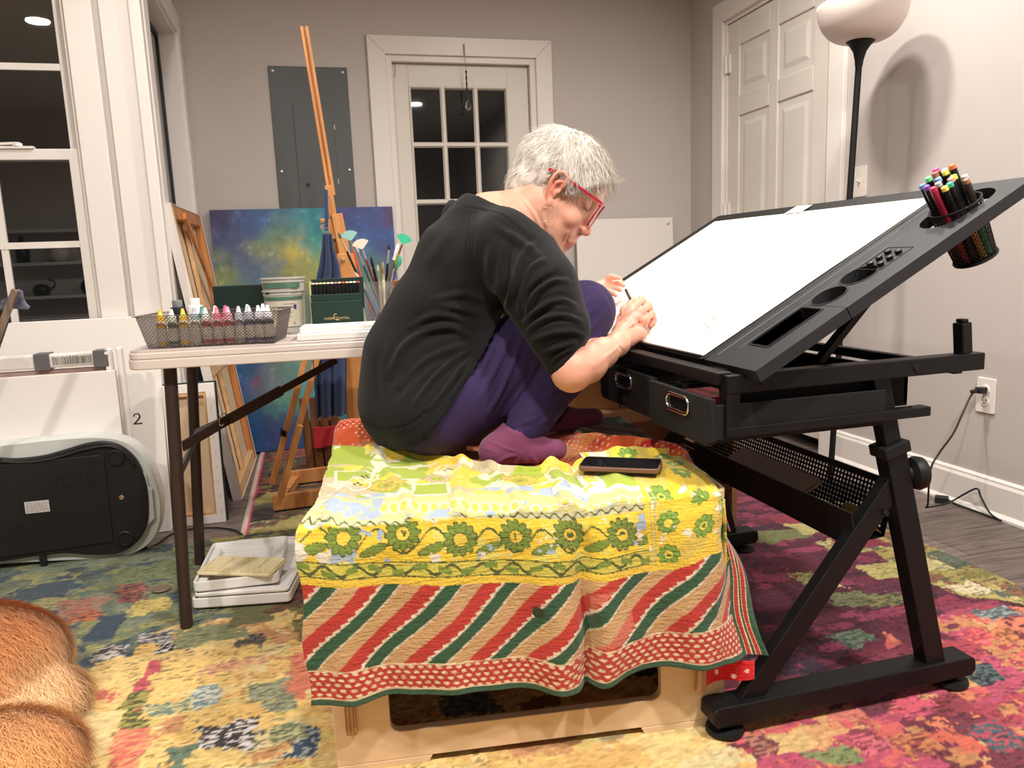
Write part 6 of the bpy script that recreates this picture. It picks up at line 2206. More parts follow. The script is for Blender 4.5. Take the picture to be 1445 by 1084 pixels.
# ------------------------------------------------------------------ trays on the floor below the table
def floor_tray(corners, z0, h, label, nm='plastic_tray'):
    """corners FL, FR, BR as world xy"""
    FL, FR, BR = [np.array([*c, 0.0]) for c in corners]
    ex = FR - FL
    wl = np.linalg.norm(ex)
    ex /= wl
    ey = np.array([-ex[1], ex[0], 0])
    dl = (BR - FR) @ ey
    o = FL + np.array([0, 0, z0])
    t = thing(nm, label, 'tray', FL + ex * wl / 2 + ey * dl / 2 + np.array([0, 0, z0]), 'stacked white trays')
    b = MB()
    R = 0.012
    b.prism(rrect(wl - 0.01, dl - 0.01, R, 5, 0.005, 0.005), o, ex, ey, (0, 0, 0.004))
    b.frame(rrect(wl, dl, R, 5), rrect(wl - 0.012, dl - 0.012, R * 0.7, 5, 0.006, 0.006), o + np.array([0, 0, 0.004]), ex, ey, (0, 0, h - 0.004))
    b.frame(rrect(wl - 0.014, dl - 0.014, R * 0.6, 5, 0.007, 0.007), rrect(wl - 0.06, dl - 0.06, R * 0.5, 5, 0.03, 0.03), o + np.array([0, 0, 0.004]), ex, ey, (0, 0, h * 0.55))
    b.build('tray_shell', m_white, t, bevel=0.0025)
    return o, ex, ey, wl, dl
zr = 0.0135
c0 = [AZ(*p, zr)[:2] for p in ((271, 861), (411, 851), (424, 768))]
floor_tray(c0, zr, 0.030, 'white plastic tray on the rug, bottom one of the stack')
c1_ = [AZ(*p, zr + 0.031)[:2] for p in ((274, 845), (408, 836), (419, 762))]
floor_tray(c1_, zr + 0.031, 0.012, 'thin white tray in the middle of the floor stack')
c2_ = [AZ(*p, zr + 0.044)[:2] for p in ((273, 838), (394, 824), (411, 768))]
o, ex, ey, wl, dl = floor_tray(c2_, zr + 0.044, 0.030, 'white tray tilted askew at the top of the floor stack')
pz = zr + 0.044 + 0.0305
q = [AZ(*p, pz)[:2] for p in ((276, 812), (381, 815), (391, 792))]
FL, FR, BR_ = [np.array([*c, pz]) for c in q]
ex = FR - FL
wl = np.linalg.norm(ex)
ex /= wl
ey = np.array([-ex[1], ex[0], 0])
dl = max((BR_ - FR) @ ey, 0.10)
t = thing('cream_palette', 'cream plastic palette with square wells lying on the top floor tray', 'palette', FL)
m_cream = mat('cream_plastic', L3(226, 212, 170), 0.4, var=0.06, vscale=20)
MB().prism(rrect(wl, dl, 0.01, 4), FL, ex, ey, (0, 0, 0.009)).build('palette_base', m_cream, t, bevel=0.003)
for i in range(4):
    MB().frame(rrect(wl / 4.2, dl * 0.72, 0.004, 3, 0.006 + i * wl / 4.15, dl * 0.24), rrect(wl / 4.2 - 0.006, dl * 0.72 - 0.006, 0.003, 3, 0.009 + i * wl / 4.15, dl * 0.24 + 0.003), FL + np.array([0, 0, 0.0092]), ex, ey, (0, 0, 0.003)).build('well_rim', m_cream, t)
for i in range(12):
    MB().frame(rrect(wl / 13.5, dl * 0.17, 0.003, 2, 0.008 + i * wl / 12.6, dl * 0.03), rrect(wl / 13.5 - 0.004, dl * 0.17 - 0.004, 0.002, 2, 0.010 + i * wl / 12.6, dl * 0.03 + 0.002), FL + np.array([0, 0, 0.0092]), ex, ey, (0, 0, 0.002)).build('small_well_rim', m_cream, t)
o = AZ(228, 832, 0.0125)
tag(MB().lathe([(0.002, 0), (0.024, 0), (0.026, 0.003), (0.024, 0.005), (0.002, 0.006)], o, (0, 0, 1), 24).build('round_coaster', mat('coaster_brown', L3(112, 96, 80), 0.6), smooth='auto'), 'small brown round disc lying on the rug left of the table leg', 'coaster')
# ------------------------------------------------------------------ canvases and gear along the left
m_canvas = mat('primed_canvas', L3(232, 226, 220), 0.75, bump=0.15, bscale=300)
m_gray = mat('slate_clip', L3(98, 96, 98), 0.5)
def lean(Yb, Yt, zt):
    """unit vectors of a panel standing on the floor and leaning to the wall"""
    u = np.array([0, Yt - Yb, zt])
    return u / np.linalg.norm(u)

# big white board with the number
Lu = lean(2.80, 2.94, 0.737)
t = thing('white_board_panel', 'tall white board numbered 2 leaning under the sash window, right edge behind the table leg', 'board', (-0.8, 2.80, 0))
poly = [(-1.27, 0.0), (-0.530, 0.0), (-0.523, 0.765), (-0.99, 0.765)]
MB().prism(poly, (0, 2.80, 0.002), (1, 0, 0), Lu, np.cross((1, 0, 0), Lu) * -0.03 if False else (0, 0.03, 0)).build('board_face', m_canvas, t, bevel=0.002)
two = [(0.0, 0.0), (1.0, 0.0), (1.0, 0.12), (0.93, 0.2), (0.9, 0.13), (0.28, 0.13), (0.62, 0.46), (0.83, 0.72), (0.86, 0.95), (0.78, 1.2), (0.58, 1.34), (0.35, 1.35), (0.14, 1.24), (0.03, 1.05), (0.06, 0.96), (0.16, 0.93), (0.2, 1.05), (0.26, 1.2), (0.42, 1.27), (0.58, 1.22), (0.68, 1.05), (0.66, 0.84), (0.5, 0.6), (0.02, 0.1)]
d2 = AY(188, 600, 2.868)
sc2 = 0.0285
def bp_(px_, py_):
    d = ray(px_, py_)
    n = np.cross((1, 0, 0), Lu)
    o = np.array([0, 2.80, 0.002])
    tt2 = (n @ (o - EYE)) / (n @ d)
    return EYE + d * tt2
q0_ = bp_(188.5, 599)
q1_ = bp_(200, 585)
s2 = (q1_[0] - q0_[0])
MB().prism([(a * s2, b_ * s2 * 1.0) for a, b_ in two], q0_ - np.array([0, 0.0012, 0]), (1, 0, 0), Lu, (0, 0.0006, 0)).build('number_print', mat('print_black', (0.02, 0.02, 0.02), 0.6), t)

# white rail rack with grey clips
rk = thing('white_rail_rack', 'slim white rail rack with two grey clips and a barcode sticker', 'rack', (-0.9, 2.72, 0))
ra, rb_ = AY(0, 513, 2.735), AY(152, 505, 2.735)
zr0 = (ra[2] + rb_[2]) / 2
MB().box((-1.35, 2.72, zr0 - 0.022), (-0.652, 2.765, zr0 + 0.022)).build('rail', m_canvas, rk, bevel=0.005)
for px_ in (59, 143):
    x = AY(px_, 508, 2.72)[0]
    MB().box((x - 0.022, 2.713, zr0 - 0.028), (x + 0.022, 2.772, zr0 + 0.026)).build('clip', m_gray, rk, bevel=0.002)
bc_ = MB()
xx = AY(74, 508, 2.72)[0]
x1_ = AY(130, 508, 2.72)[0]
MB().box((xx - 0.003, 2.7185, zr0 - 0.013), (x1_ + 0.003, 2.7198, zr0 + 0.017)).build('sticker', m_white, rk)
rr_ = random.Random(3)
while xx < x1_:
    w_ = rr_.choice((0.0006, 0.001, 0.0016))
    bc_.box((xx, 2.7175, zr0 - 0.012), (xx + w_, 2.7184, zr0 + 0.010 + rr_.uniform(0, 0.005)))
    xx += w_ + rr_.choice((0.0008, 0.0012, 0.002))
bc_.build('barcode', mat('bar_ink', L3(120, 110, 106), 0.6), rk)
MB().box((-0.655, 2.715, 0.002), (-0.638, 2.77, zr0 + 0.028)).build('post', m_canvas, rk, bevel=0.006)
MB().tube([(-0.646, 2.722, zr0 + 0.016), (-0.646, 2.712, zr0 + 0.016)], 0.006, 12).build('post_screw', m_white, rk)
MB().box((-0.625, 2.735, 0.002), (-0.607, 2.775, zr0 + 0.03)).build('post', m_canvas, rk, bevel=0.007)
MB().box((-1.35, 2.73, zr0 - 0.12), (-0.66, 2.76, zr0 - 0.03)).build('shadow_panel', mat('mauve_shade', L3(176, 150, 142), 0.7), rk)  # added panel, its brownish mauve stands in for the shadow below the rail

# blank canvas in front
ca, cb2 = AY(0, 533, 2.70), AY(162, 523, 2.70)
t = thing('blank_canvas', 'wide blank white canvas standing behind the overturned exercise plate', 'canvas', (-1.0, 2.68, 0))
zt_ = cb2[2]
Lu2 = lean(2.665, 2.695, zt_)
MB().prism([(-1.4, 0), (cb2[0] + 0.004, 0), (cb2[0], zt_), (-1.4, zt_)], (0, 2.665, 0.002), (1, 0, 0), Lu2, (0, 0.014, 0)).build('canvas_face', m_canvas, t, bevel=0.002)
MB().prism([(-1.39, 0.002), (cb2[0] + 0.001, 0.002), (cb2[0] - 0.003, zt_ - 0.003), (-1.39, zt_ - 0.003)], (0, 2.6795, 0.002), (1, 0, 0), Lu2, (0, 0.022, 0)).build('stretcher', mat('canvas_side', L3(170, 150, 140), 0.8), t)

# exercise vibration plate standing on its side
YV = 2.60
m_shell = mat('silver_shell', L3(206, 210, 206), 0.32, var=0.03, vscale=4)
m_vb = mat('vibration_black', L3(30, 28, 28), 0.5, bump=0.2, bscale=250)
def pxz(pts, Y):
    return [(float(AY(a, c, Y)[0]), float(AY(a, c, Y)[2])) for a, c in pts]
outer = smooth_line(pxz([(0, 638), (60, 631), (120, 626), (165, 628), (195, 642), (216, 672), (228, 710), (229, 742), (220, 768), (200, 786), (170, 795), (120, 799), (60, 802), (0, 806)], YV), 6)
vz = min(p[1] for p in outer)
outer = [(p[0], p[1] - vz + 0.003) for p in outer]
dzv = -vz + 0.003
outer = [(-1.42, outer[0][1] + 0.0)] + [tuple(p) for p in outer] + [(-1.42, outer[-1][1])]
vp = thing('vibration_plate', 'silver and black exercise vibration plate stood on its side, underside showing', 'exercise machine', (-0.95, YV + 0.05, 0))
b = MB()
cenx, cenz = -0.95, 0.19
def inset(P, k):
    return [(cenx + (a - cenx) * (1 - k * 0.35), cenz + (c - cenz) * (1 - k)) for a, c in P]
layers = [(0.0, 0.0), (-0.012, 0.02), (0.05, -0.01), (0.10, 0.05), (0.125, 0.16)]
n = len(outer)
V, Fs = [], []
for (dy, k) in layers[1:2] + layers[0:1] + layers[2:]:
    V += [(a, YV + dy, c) for a, c in inset(outer, k)]
for i in range(len(layers) - 1):
    for j in range(n):
        Fs.append((i * n + j, i * n + (j + 1) % n, (i + 1) * n + (j + 1) % n, (i + 1) * n + j))
Fs.append(tuple(range(n)))
Fs.append(tuple(range((len(layers) - 1) * n, len(layers) * n)))
b.add(V, Fs)
b.build('shell', m_shell, vp, smooth='auto')
inn = smooth_line(pxz([(0, 654), (30, 655), (65, 651), (95, 643), (125, 634), (152, 631), (176, 638), (196, 656), (208, 682), (213, 712), (212, 742), (203, 764), (186, 780), (165, 788), (130, 789), (95, 787), (50, 792), (0, 800)], YV), 5)
inn = [(-1.42, inn[0][1] + dzv)] + [(p[0], p[1] + dzv) for p in inn] + [(-1.42, inn[-1][1] + dzv)]
MB().prism(inn, (0, YV - 0.032, 0), (1, 0, 0), (0, 0, 1), (0, 0.02, 0)).build('underside', m_vb, vp, bevel=0.006, seg=3)
mid = smooth_line(pxz([(0, 662), (40, 663), (80, 657), (120, 645), (155, 640), (176, 648), (192, 668)], YV - 0.03), 5)
MB().tube([(p[0], YV - 0.034, p[1] + dzv) for p in mid], 0.005, 8).build('moulded_ridge', m_vb, vp, smooth=True)
pl4 = [(0, 667), (148, 652), (153, 690), (163, 774), (120, 778), (0, 790)]
pp_ = pxz([(0, 667), (144, 652), (149, 656), (162, 774), (80, 786), (0, 797)], YV - 0.03)
pp_ = [(-1.40, pp_[0][1] - 0.004)] + pp_ + [(-1.40, pp_[-1][1])]
MB().prism([(a, c + dzv) for a, c in pp_], (0, YV - 0.037, 0), (1, 0, 0), (0, 0, 1), (0, 0.006, 0)).build('base_plate', m_vb, vp, bevel=0.002)
ft = [(165, 656), (178, 770)]
for px_, py_ in ft:
    q = AY(px_, py_, YV - 0.03)
    MB().lathe([(0.026, 0), (0.026, 0.006), (0.023, 0.009), (0.019, 0.009), (0.018, 0.006), (0.002, 0.006)], (q[0], YV - 0.030, q[2] + dzv), (0, -1, 0), 28).build('rubber_foot', m_vb, vp, smooth='auto')
q = AY(173, 712, YV - 0.03)
MB().lathe([(0.008, 0), (0.007, 0.003), (0.002, 0.004)], (q[0], YV - 0.031, q[2] + dzv), (0, -1, 0), 16).build('screw', m_chrome, vp, smooth='auto')
for a0, c0_, a1, c1_ in ((70, 684, 148, 700), (0, 690, 32, 708), (105, 738, 156, 760), (0, 752, 38, 772)):
    o_ = AY(a0, c1_, YV - 0.037)
    w_ = AY(a1, c1_, YV - 0.037)[0] - o_[0]
    h_ = AY(a0, c0_, YV - 0.037)[2] - o_[2]
    nu_ = max(4, int(w_ / 0.0165))
    V, Fs = [], []
    pb2 = MB()
    for i in range(nu_):
        for j in range(4):
            cx_, cz_ = o_[0] + w_ * (i + 0.5) / nu_, o_[2] + dzv + h_ * (j + 0.5) / 4
            hx, hz = w_ / nu_ / 2, h_ / 8
            oo = [(cx_ + hx * u, cz_ + hz * v) for u, v in ((-1, -1), (0, -1), (1, -1), (1, 0), (1, 1), (0, 1), (-1, 1), (-1, 0))]
            ii = [(cx_ + 0.0024 * math.cos(a), cz_ + 0.0024 * math.sin(a)) for a in [math.radians(z) for z in (225, 270, 315, 0, 45, 90, 135, 180)]]
            pb2.frame(oo, ii, (0, YV - 0.0384, 0), (1, 0, 0), (0, 0, 1), (0, 0.0012, 0))
    pb2.build('vent_grille', m_vb, vp, fix=False)
s0, s1 = AY(38, 736, YV - 0.038), AY(70, 716, YV - 0.038)
MB().box((s0[0], YV - 0.0388, s0[2] + dzv), (s1[0], YV - 0.038, s1[2] + dzv)).build('rating_sticker', mat('sticker_white', L3(222, 214, 212), 0.5), vp)
b = MB()
rr_ = random.Random(5)
for i in range(7):
    z = s0[2] + dzv + 0.004 + i * (s1[2] - s0[2] - 0.006) / 7
    x = s0[0] + 0.004
    while x < s1[0] - 0.006:
        w_ = rr_.uniform(0.003, 0.010)
        b.box((x, YV - 0.0392, z), (min(x + w_, s1[0] - 0.004), YV - 0.0389, z + 0.0014))
        x += w_ + rr_.uniform(0.001, 0.005)
b.build('sticker_print', mat('faint_print', L3(130, 120, 118), 0.6), vp)
qa, qb = AY(200, 672, YV - 0.02), AY(214, 742, YV - 0.02)
b = MB()
b.prism([(qa[0], qa[2] + dzv), (qa[0] + 0.012, qa[2] + dzv - 0.02), (qa[0] + 0.016, qa[2] + dzv - 0.06), (qa[0] + 0.026, qa[2] + dzv - 0.07), (qb[0] + 0.012, qb[2] + dzv), (qb[0] - 0.012, qb[2] + dzv - 0.022), (qb[0] - 0.004, qb[2] + dzv + 0.02), (qa[0] + 0.006, qa[2] + dzv - 0.04)], (0, YV - 0.024, 0), (1, 0, 0), (0, 0, 1), (0, 0.01, 0))
b.build('rim_bracket', m_shell, vp, bevel=0.002)
q = AY(60, 792, YV - 0.03)
MB().box((q[0] - 0.008, YV - 0.03, 0.003), (q[0] + 0.008, YV - 0.01, q[2] + dzv + 0.01)).box((q[0] - 0.03, YV - 0.036, 0.002), (q[0] + 0.02, YV - 0.006, 0.008)).build('prop_foot', m_vb, vp)

# cable on the floor at the left
P = [AZ(*p, 0.006) for p in [(-30, 830), (20, 812), (75, 801), (130, 797), (185, 797), (212, 800), (235, 790), (262, 778), (300, 770), (345, 764)]]
t = tag(MB().tube(smooth_line(P, 6), 0.0035, 8).build('floor_cable', cordm, smooth=True), 'black cable lying along the floor edge in front of the vibration plate', 'cable')
P = [AZ(*p, 0.006) for p in [(205, 775), (222, 768), (240, 755), (262, 748), (300, 745), (330, 748), (342, 755)]]
t = tag(MB().tube(smooth_line(P, 6), 0.0035, 8).bar(P[0] + np.array([0, 0, 0.004]), P[0] + np.array([-0.03, -0.02, 0.004]), 0.02, 0.016).build('floor_cable', cordm, smooth='auto'), 'black cable with a plug curving over the wood floor behind the table legs', 'cable')

# small canvas, back outwards
m_rawc = mat('raw_canvas', L3(222, 196, 164), 0.85, bump=0.2, bscale=400)
m_white2 = mat('gesso_wrap', L3(226, 218, 212), 0.7)
Ycf = 2.835
Lu3 = lean(Ycf, Ycf + 0.05, 0.5)
t = thing('stretched_canvas', 'small stretched canvas turned back outwards, staples showing, behind the table legs', 'canvas', (-0.42, Ycf, 0))
x0c, x1c, hc = -0.505, -0.352, 0.506
def cvp(a, b_, n_=0.0):
    return np.array([a, Ycf - n_, 0.002]) + Lu3 * b_
MB().frame([(x0c - 0.02, 0), (x1c, 0), (x1c, hc), (x0c - 0.02, hc)], [(x0c + 0.01, 0.03), (x1c - 0.030, 0.03), (x1c - 0.030, hc - 0.03), (x0c + 0.01, hc - 0.03)], (0, Ycf, 0.002), (1, 0, 0), Lu3, (0, 0.02, 0)).build('canvas_wrap', m_white2, t, bevel=0.001)
MB().frame([(x0c + 0.011, 0.031), (x1c - 0.031, 0.031), (x1c - 0.031, hc - 0.031), (x0c + 0.011, hc - 0.031)], [(x0c + 0.02, 0.042), (x1c - 0.038, 0.042), (x1c - 0.038, hc - 0.042), (x0c + 0.02, hc - 0.042)], (0, Ycf + 0.002, 0.002), (1, 0, 0), Lu3, (0, 0.016, 0)).build('stretcher_bars', m_rawwood, t)
MB().prism([(x0c + 0.011, 0.031), (x1c - 0.031, 0.031), (x1c - 0.031, hc - 0.031), (x0c + 0.011, hc - 0.031)], (0, Ycf + 0.0195, 0.002), (1, 0, 0), Lu3, (0, 0.002, 0)).build('canvas_back', m_rawc, t)
MB().box((0, 0, 0), (0, 0, 0)) if False else None
MB().prism([(x0c + 0.06, 0.043), (x0c + 0.075, 0.043), (x0c + 0.075, hc - 0.043), (x0c + 0.06, hc - 0.043)], (0, Ycf + 0.004, 0.002), (1, 0, 0), Lu3, (0, 0.012, 0)).build('centre_brace', m_rawwood, t)
MB().prism([(x0c - 0.02, 0), (x1c + 0.006, 0), (x1c + 0.006, hc + 0.004), (x0c - 0.02, hc + 0.004)], (0, Ycf + 0.0225, 0.002), (1, 0, 0), Lu3, (0, 0.012, 0)).build('painted_front', mat('deep_green_paint', L3(28, 50, 48), 0.5, var=0.5, vscale=12), t)
for i in range(9):
    q = cvp(x1c - 0.014, 0.04 + i * 0.053, 0.0008)
    MB().bar(q, q + Lu3 * 0.010, 0.0014, 0.001).build('staple', m_screw, t)

# large canvas leaning on the side wall, its back to the room
BN, BF = np.array([-0.315, 3.10, 0.003]), np.array([-0.300, 3.80, 0.003])
TN = np.array([-0.455, 3.07, 1.150])
EY3 = (BF - BN) / np.linalg.norm(BF - BN)
EU3 = (TN - BN)
HL = np.linalg.norm(EU3)
EU3 = EU3 / HL
WL = np.linalg.norm(BF - BN)
EN3 = np.cross(EY3, EU3)
if EN3[0] < 0:
    EN3 = -EN3
m_bar = wood('stretcher_pine', L3(206, 140, 84), L3(176, 108, 60), 6, 2)
m_bar2 = wood('stretcher_pale', L3(222, 182, 136), L3(196, 152, 106), 6, 1)
t = thing('large_canvas', 'tall canvas leaning on the side wall with its wooden stretcher bars facing the room', 'canvas', (BN + BF) / 2)
MB().prism([(0, 0), (WL, 0), (WL, HL), (0, HL)], BN - EN3 * 0.036, EY3, EU3, EN3 * 0.004).build('canvas_back', m_rawc, t)
MB().frame([(-0.003, -0.003), (WL + 0.003, -0.003), (WL + 0.003, HL + 0.003), (-0.003, HL + 0.003)], [(0, 0), (WL, 0), (WL, HL), (0, HL)], BN - EN3 * 0.036, EY3, EU3, EN3 * 0.034).build('canvas_wrap', m_white2, t)
def bar3(a0, b0, a1, b1, w_, nm, m_, n0=-0.030, th=0.026):
    p = BN + EY3 * a0 + EU3 * b0 + EN3 * (n0 + th / 2)
    q = BN + EY3 * a1 + EU3 * b1 + EN3 * (n0 + th / 2)
    d, s, tt2 = _basis(q - p, EN3)
    MB().bar(p, q, w_, th, up=EN3).build(nm, m_, t, bevel=0.0015)
bar3(0.025, 0, 0.025, HL, 0.05, 'stretcher_bar', m_bar2)
bar3(WL - 0.025, 0, WL - 0.025, HL, 0.05, 'stretcher_bar', m_bar)
bar3(0.05, 0.025, WL - 0.05, 0.025, 0.05, 'stretcher_bar', m_bar2)
bar3(0.05, HL - 0.025, WL - 0.05, HL - 0.025, 0.05, 'stretcher_bar', m_bar)
bar3(WL * 0.45, 0.05, WL * 0.45, HL - 0.05, 0.034, 'centre_brace', m_bar2, -0.028, 0.016)
bar3(0.05, HL * 0.45, WL - 0.05, HL * 0.45, 0.04, 'cross_brace', m_bar2, -0.012, 0.012)
bar3(0.22, HL - 0.03, WL - 0.06, HL * 0.62, 0.035, 'corner_brace', m_bar, -0.004, 0.012)

# wooden tool with a dark blue head, at the left edge of the view
t = thing('wooden_brace_tool', 'weathered wooden stick with a dark blue metal head in front of the window', 'tool', AY(0, 480, 2.45))
st0, st1 = AY(-30, 545, 2.45), AY(22, 409, 2.45)
st0 = st1 + (st0 - st1) * ((st1[2] - 0.012) / (st1[2] - st0[2]))
MB().bar(st0, st1, 0.020, 0.016).build('stick', wood('grey_wood', L3(140, 120, 104), L3(96, 80, 68), 10, 2), t, bevel=0.001)
hp = pxz([(-30, 437), (-10, 434), (2, 424), (14, 417), (24, 408), (30, 411), (32, 422), (37, 430), (41, 433), (38, 437), (20, 436), (0, 437)], 2.46)
MB().prism(hp, (0, 2.462, 0), (1, 0, 0), (0, 0, 1), (0, 0.012, 0)).build('metal_head', mat('blue_black_metal', L3(60, 64, 84), 0.4, var=0.5, vscale=60, var2=L3(120, 124, 140)), t, bevel=0.002)

# ------------------------------------------------------------------ big painting leaning on the back wall
BLO = np.array([-0.425, 3.865, 0.012])
PU = np.array([0, 0.115, 1.178])
PHh = np.linalg.norm(PU)
PU = PU / PHh
PWd = 0.872
a_, b_ = np.meshgrid(np.linspace(0, PWd, 150), np.linspace(0, PHh, 200), indexing='ij')
Pp = BLO + a_[..., None] * np.array([1.0, 0, 0]) + b_[..., None] * PU
px2 = project(Pp)
PXx, PXy = px2[..., 0], px2[..., 1]
jx = PXx + 34 * (fbm(a_ * 7, b_ * 7, 101) - 0.5) + 14 * (fbm(a_ * 26, b_ * 26, 103) - 0.5)
jy = PXy + 34 * (fbm(a_ * 7 + 9, b_ * 7, 102) - 0.5) + 14 * (fbm(a_ * 26, b_ * 26 + 4, 104) - 0.5)
blobs = [(300, 305, 30, (52, 40, 70)), (330, 320, 34, (74, 78, 120)), (300, 350, 30, (80, 84, 120)), (360, 310, 34, (60, 96, 150)), (390, 330, 22, (110, 140, 100)), (400, 312, 28, (60, 120, 140)),
         (420, 352, 18, (206, 180, 70)), (408, 372, 26, (160, 160, 84)), (372, 350, 22, (140, 150, 100)), (350, 368, 24, (90, 90, 130)), (385, 372, 16, (110, 120, 150)), (440, 320, 26, (50, 130, 140)),
         (450, 350, 26, (70, 150, 140)), (455, 380, 22, (150, 160, 80)), (425, 385, 20, (150, 150, 90)), (320, 390, 22, (150, 160, 80)), (345, 395, 30, (70, 120, 150)), (380, 400, 26, (90, 120, 110)),
         (500, 310, 30, (60, 64, 120)), (530, 320, 30, (50, 84, 150)), (545, 303, 14, (90, 30, 60)), (510, 350, 26, (70, 110, 160)), (540, 355, 22, (60, 70, 130)), (525, 380, 26, (96, 136, 110)), (548, 390, 20, (60, 110, 150)),
         (340, 500, 40, (40, 96, 140)), (330, 550, 30, (48, 90, 140)), (380, 510, 30, (90, 110, 120)), (410, 500, 30, (130, 140, 100)), (375, 540, 26, (120, 110, 140)), (362, 536, 6, (170, 50, 60)), (400, 560, 30, (90, 150, 120)),
         (430, 540, 26, (70, 140, 150)), (360, 590, 34, (36, 80, 130)), (395, 600, 26, (60, 60, 110)), (430, 600, 26, (40, 80, 120)), (455, 560, 30, (60, 120, 140)), (380, 480, 30, (70, 100, 130)), (340, 450, 40, (60, 90, 130)), (470, 460, 50, (80, 110, 110)), (540, 470, 50, (50, 90, 130)), (400, 440, 40, (110, 120, 100))]
num = np.zeros(a_.shape + (3,))
den = np.zeros(a_.shape)
for (bx_, by_, s_, c) in blobs:
    w_ = np.exp(-((jx - bx_) ** 2 + (jy - by_) ** 2) / (2 * (s_ * 0.62) ** 2)) + 1e-7
    num += w_[..., None] * lin(c)
    den += w_
CP = num / den[..., None]
CP = CP * (0.78 + 0.5 * fbm(a_ * 40, b_ * 30, 111))[..., None]
CP[fbm(a_ * 30, b_ * 30, 121) > 0.72] *= 1.35
me = grid_mesh('painted_canvas', Pp + 0.0008 * (fbm(a_ * 90, b_ * 90, 131) - 0.5)[..., None] * np.array([0, -1.0, 0]), CP)
m_oil = mat('oil_paint', (0.5, 0.5, 0.5), 0.42, vcol='Col', bump=0.3, bscale=160)
me.materials.append(m_oil)
t = thing('abstract_painting', 'large unframed abstract painting in blues, greens and yellow leaning on the back wall', 'painting', BLO + np.array([PWd / 2, 0, 0]))
link('painted_face', me, t)
MB().prism([(0, 0), (PWd, 0), (PWd, PHh), (0, PHh)], BLO + np.array([0, 0.0012, 0]), (1, 0, 0), PU, (0, 0.030, 0)).build('canvas_edge', mat('paint_edge', L3(40, 40, 66), 0.6), t)

# white panel leaning at the right of the back wall
t = thing('whiteboard', 'plain white panel leaning on the back wall behind the drawing board', 'board', (1.74, 3.93, 0))
w0_, w1_ = AY(813, 315, 3.965), AY(949, 307, 3.965)
MB().prism([(w0_[0], 0.0), (w1_[0], 0.0), (w1_[0], w1_[2] + 0.0), (w0_[0], w1_[2] - 0.0)], (0, 3.925, 0.003), (1, 0, 0), (0, 0.036, 0.999), (0, 0.012, 0)).build('panel_sheet', m_canvas, t, bevel=0.001)
MB().lathe([(0.009, 0), (0.008, 0.004), (0.003, 0.006)], (w1_[0] - 0.03, 3.9615, w1_[2] - 0.03), (0, -1, 0), 16).build('corner_screw', m_screw, t, smooth='auto')

# ------------------------------------------------------------------ easel with apron
m_beech = wood('oiled_beech', L3(206, 146, 90), L3(180, 116, 62), 7, 2, 0.38)
ez = thing('studio_easel', 'tall oiled beech studio easel with a grooved mast and wide base', 'easel', AZ(455, 690, 0.02))
YE = 2.86
def ey_(px_, py_, Y=YE):
    return AY(px_, py_, Y)
ma, mb_ = ey_(429, 38), ey_(468, 276)
for o_ in (-0.0085, 0.0085):
    MB().bar(ma + np.array([o_, 0, 0]), mb_ + np.array([o_, 0, 0]), 0.010, 0.018, up=(0, 1, 0)).build('mast_rail', m_beech, ez, bevel=0.0015)
MB().bar(ma + np.array([0, 0.006, -0.004]), mb_ + np.array([0, 0.006, 0]), 0.012, 0.008, up=(0, 1, 0)).build('mast_web', m_beech, ez)
mc = ey_(485, 400)
MB().bar(ey_(463, 262), mc + np.array([0, 0.012, 0]), 0.026, 0.02, up=(0, 1, 0)).build('inner_mast', m_beech, ez, bevel=0.002)
MB().bar(ey_(475, 302, YE - 0.015), ey_(487, 362, YE - 0.015), 0.040, 0.016, up=(0, 1, 0)).build('clamp_block', m_beech, ez, bevel=0.003)
MB().bar(ey_(464, 310, YE + 0.0), ey_(470, 338, YE + 0.0), 0.018, 0.04, up=(0, 1, 0)).build('side_block', m_beech, ez, bevel=0.002)
pa, pbm = ey_(488, 358, YE - 0.02), ey_(503, 600, YE - 0.02)
MB().bar(pa, pbm + (pbm - pa) * 0.45, 0.066, 0.02, up=(0, 1, 0)).build('main_post', m_beech, ez, bevel=0.003)
q = ey_(484, 367, YE - 0.03)
MB().lathe([(0.007, 0), (0.0085, 0.003), (0.006, 0.007), (0.001, 0.008)], q, (0, -1, 0), 16).build('bolt_head', mat('brass', L3(214, 196, 150), 0.25, metal=0.9), ez, smooth='auto')
q = ey_(456, 312, YE)
MB().lathe([(0.008, 0), (0.010, 0.006), (0.008, 0.012), (0.002, 0.014)], q, (-0.3, -1, 0), 14).build('wing_knob', m_beech, ez, smooth='auto')
MB().lathe([(0.009, 0), (0.009, 0.01)], ey_(455, 320, YE), (0, -1, 0), 12).build('metal_clip', m_chrome, ez)
for (a, c, w_, Y_) in (((440, 470), (384, 683), 0.022, YE - 0.02), ((457, 470), (392, 712), 0.022, YE - 0.06), ((424, 600), (397, 700), 0.020, YE - 0.09)):
    MB().bar(AY(*a, Y_), AY(*c, Y_), w_, 0.024, up=(0, 1, 0)).build('slanted_leg', m_beech, ez, bevel=0.002)
MB().lathe([(0.011, 0), (0.013, 0.008), (0.010, 0.014)], AY(400, 611, YE - 0.10), (0, -1, 0), 14).bar(AY(396, 604, YE - 0.11), AY(404, 617, YE - 0.11), 0.008, 0.008).build('black_wing_nut', m_dark, ez, smooth='auto')
f0_ = AZ(386, 722, 0.014)
f1_ = AZ(460, 712, 0.014)
dirb = (f1_ - f0_) / np.linalg.norm(f1_ - f0_)
f1_ = f0_ + dirb * 0.62
MB().bar(f0_ + np.array([0, 0.012, 0.030]), f1_ + np.array([0, 0.012, 0.030]), 0.024, 0.058).build('base_beam', m_beech, ez, bevel=0.002)
g0_ = AZ(403, 686, 0.014)
g1_ = g0_ + dirb * 0.55
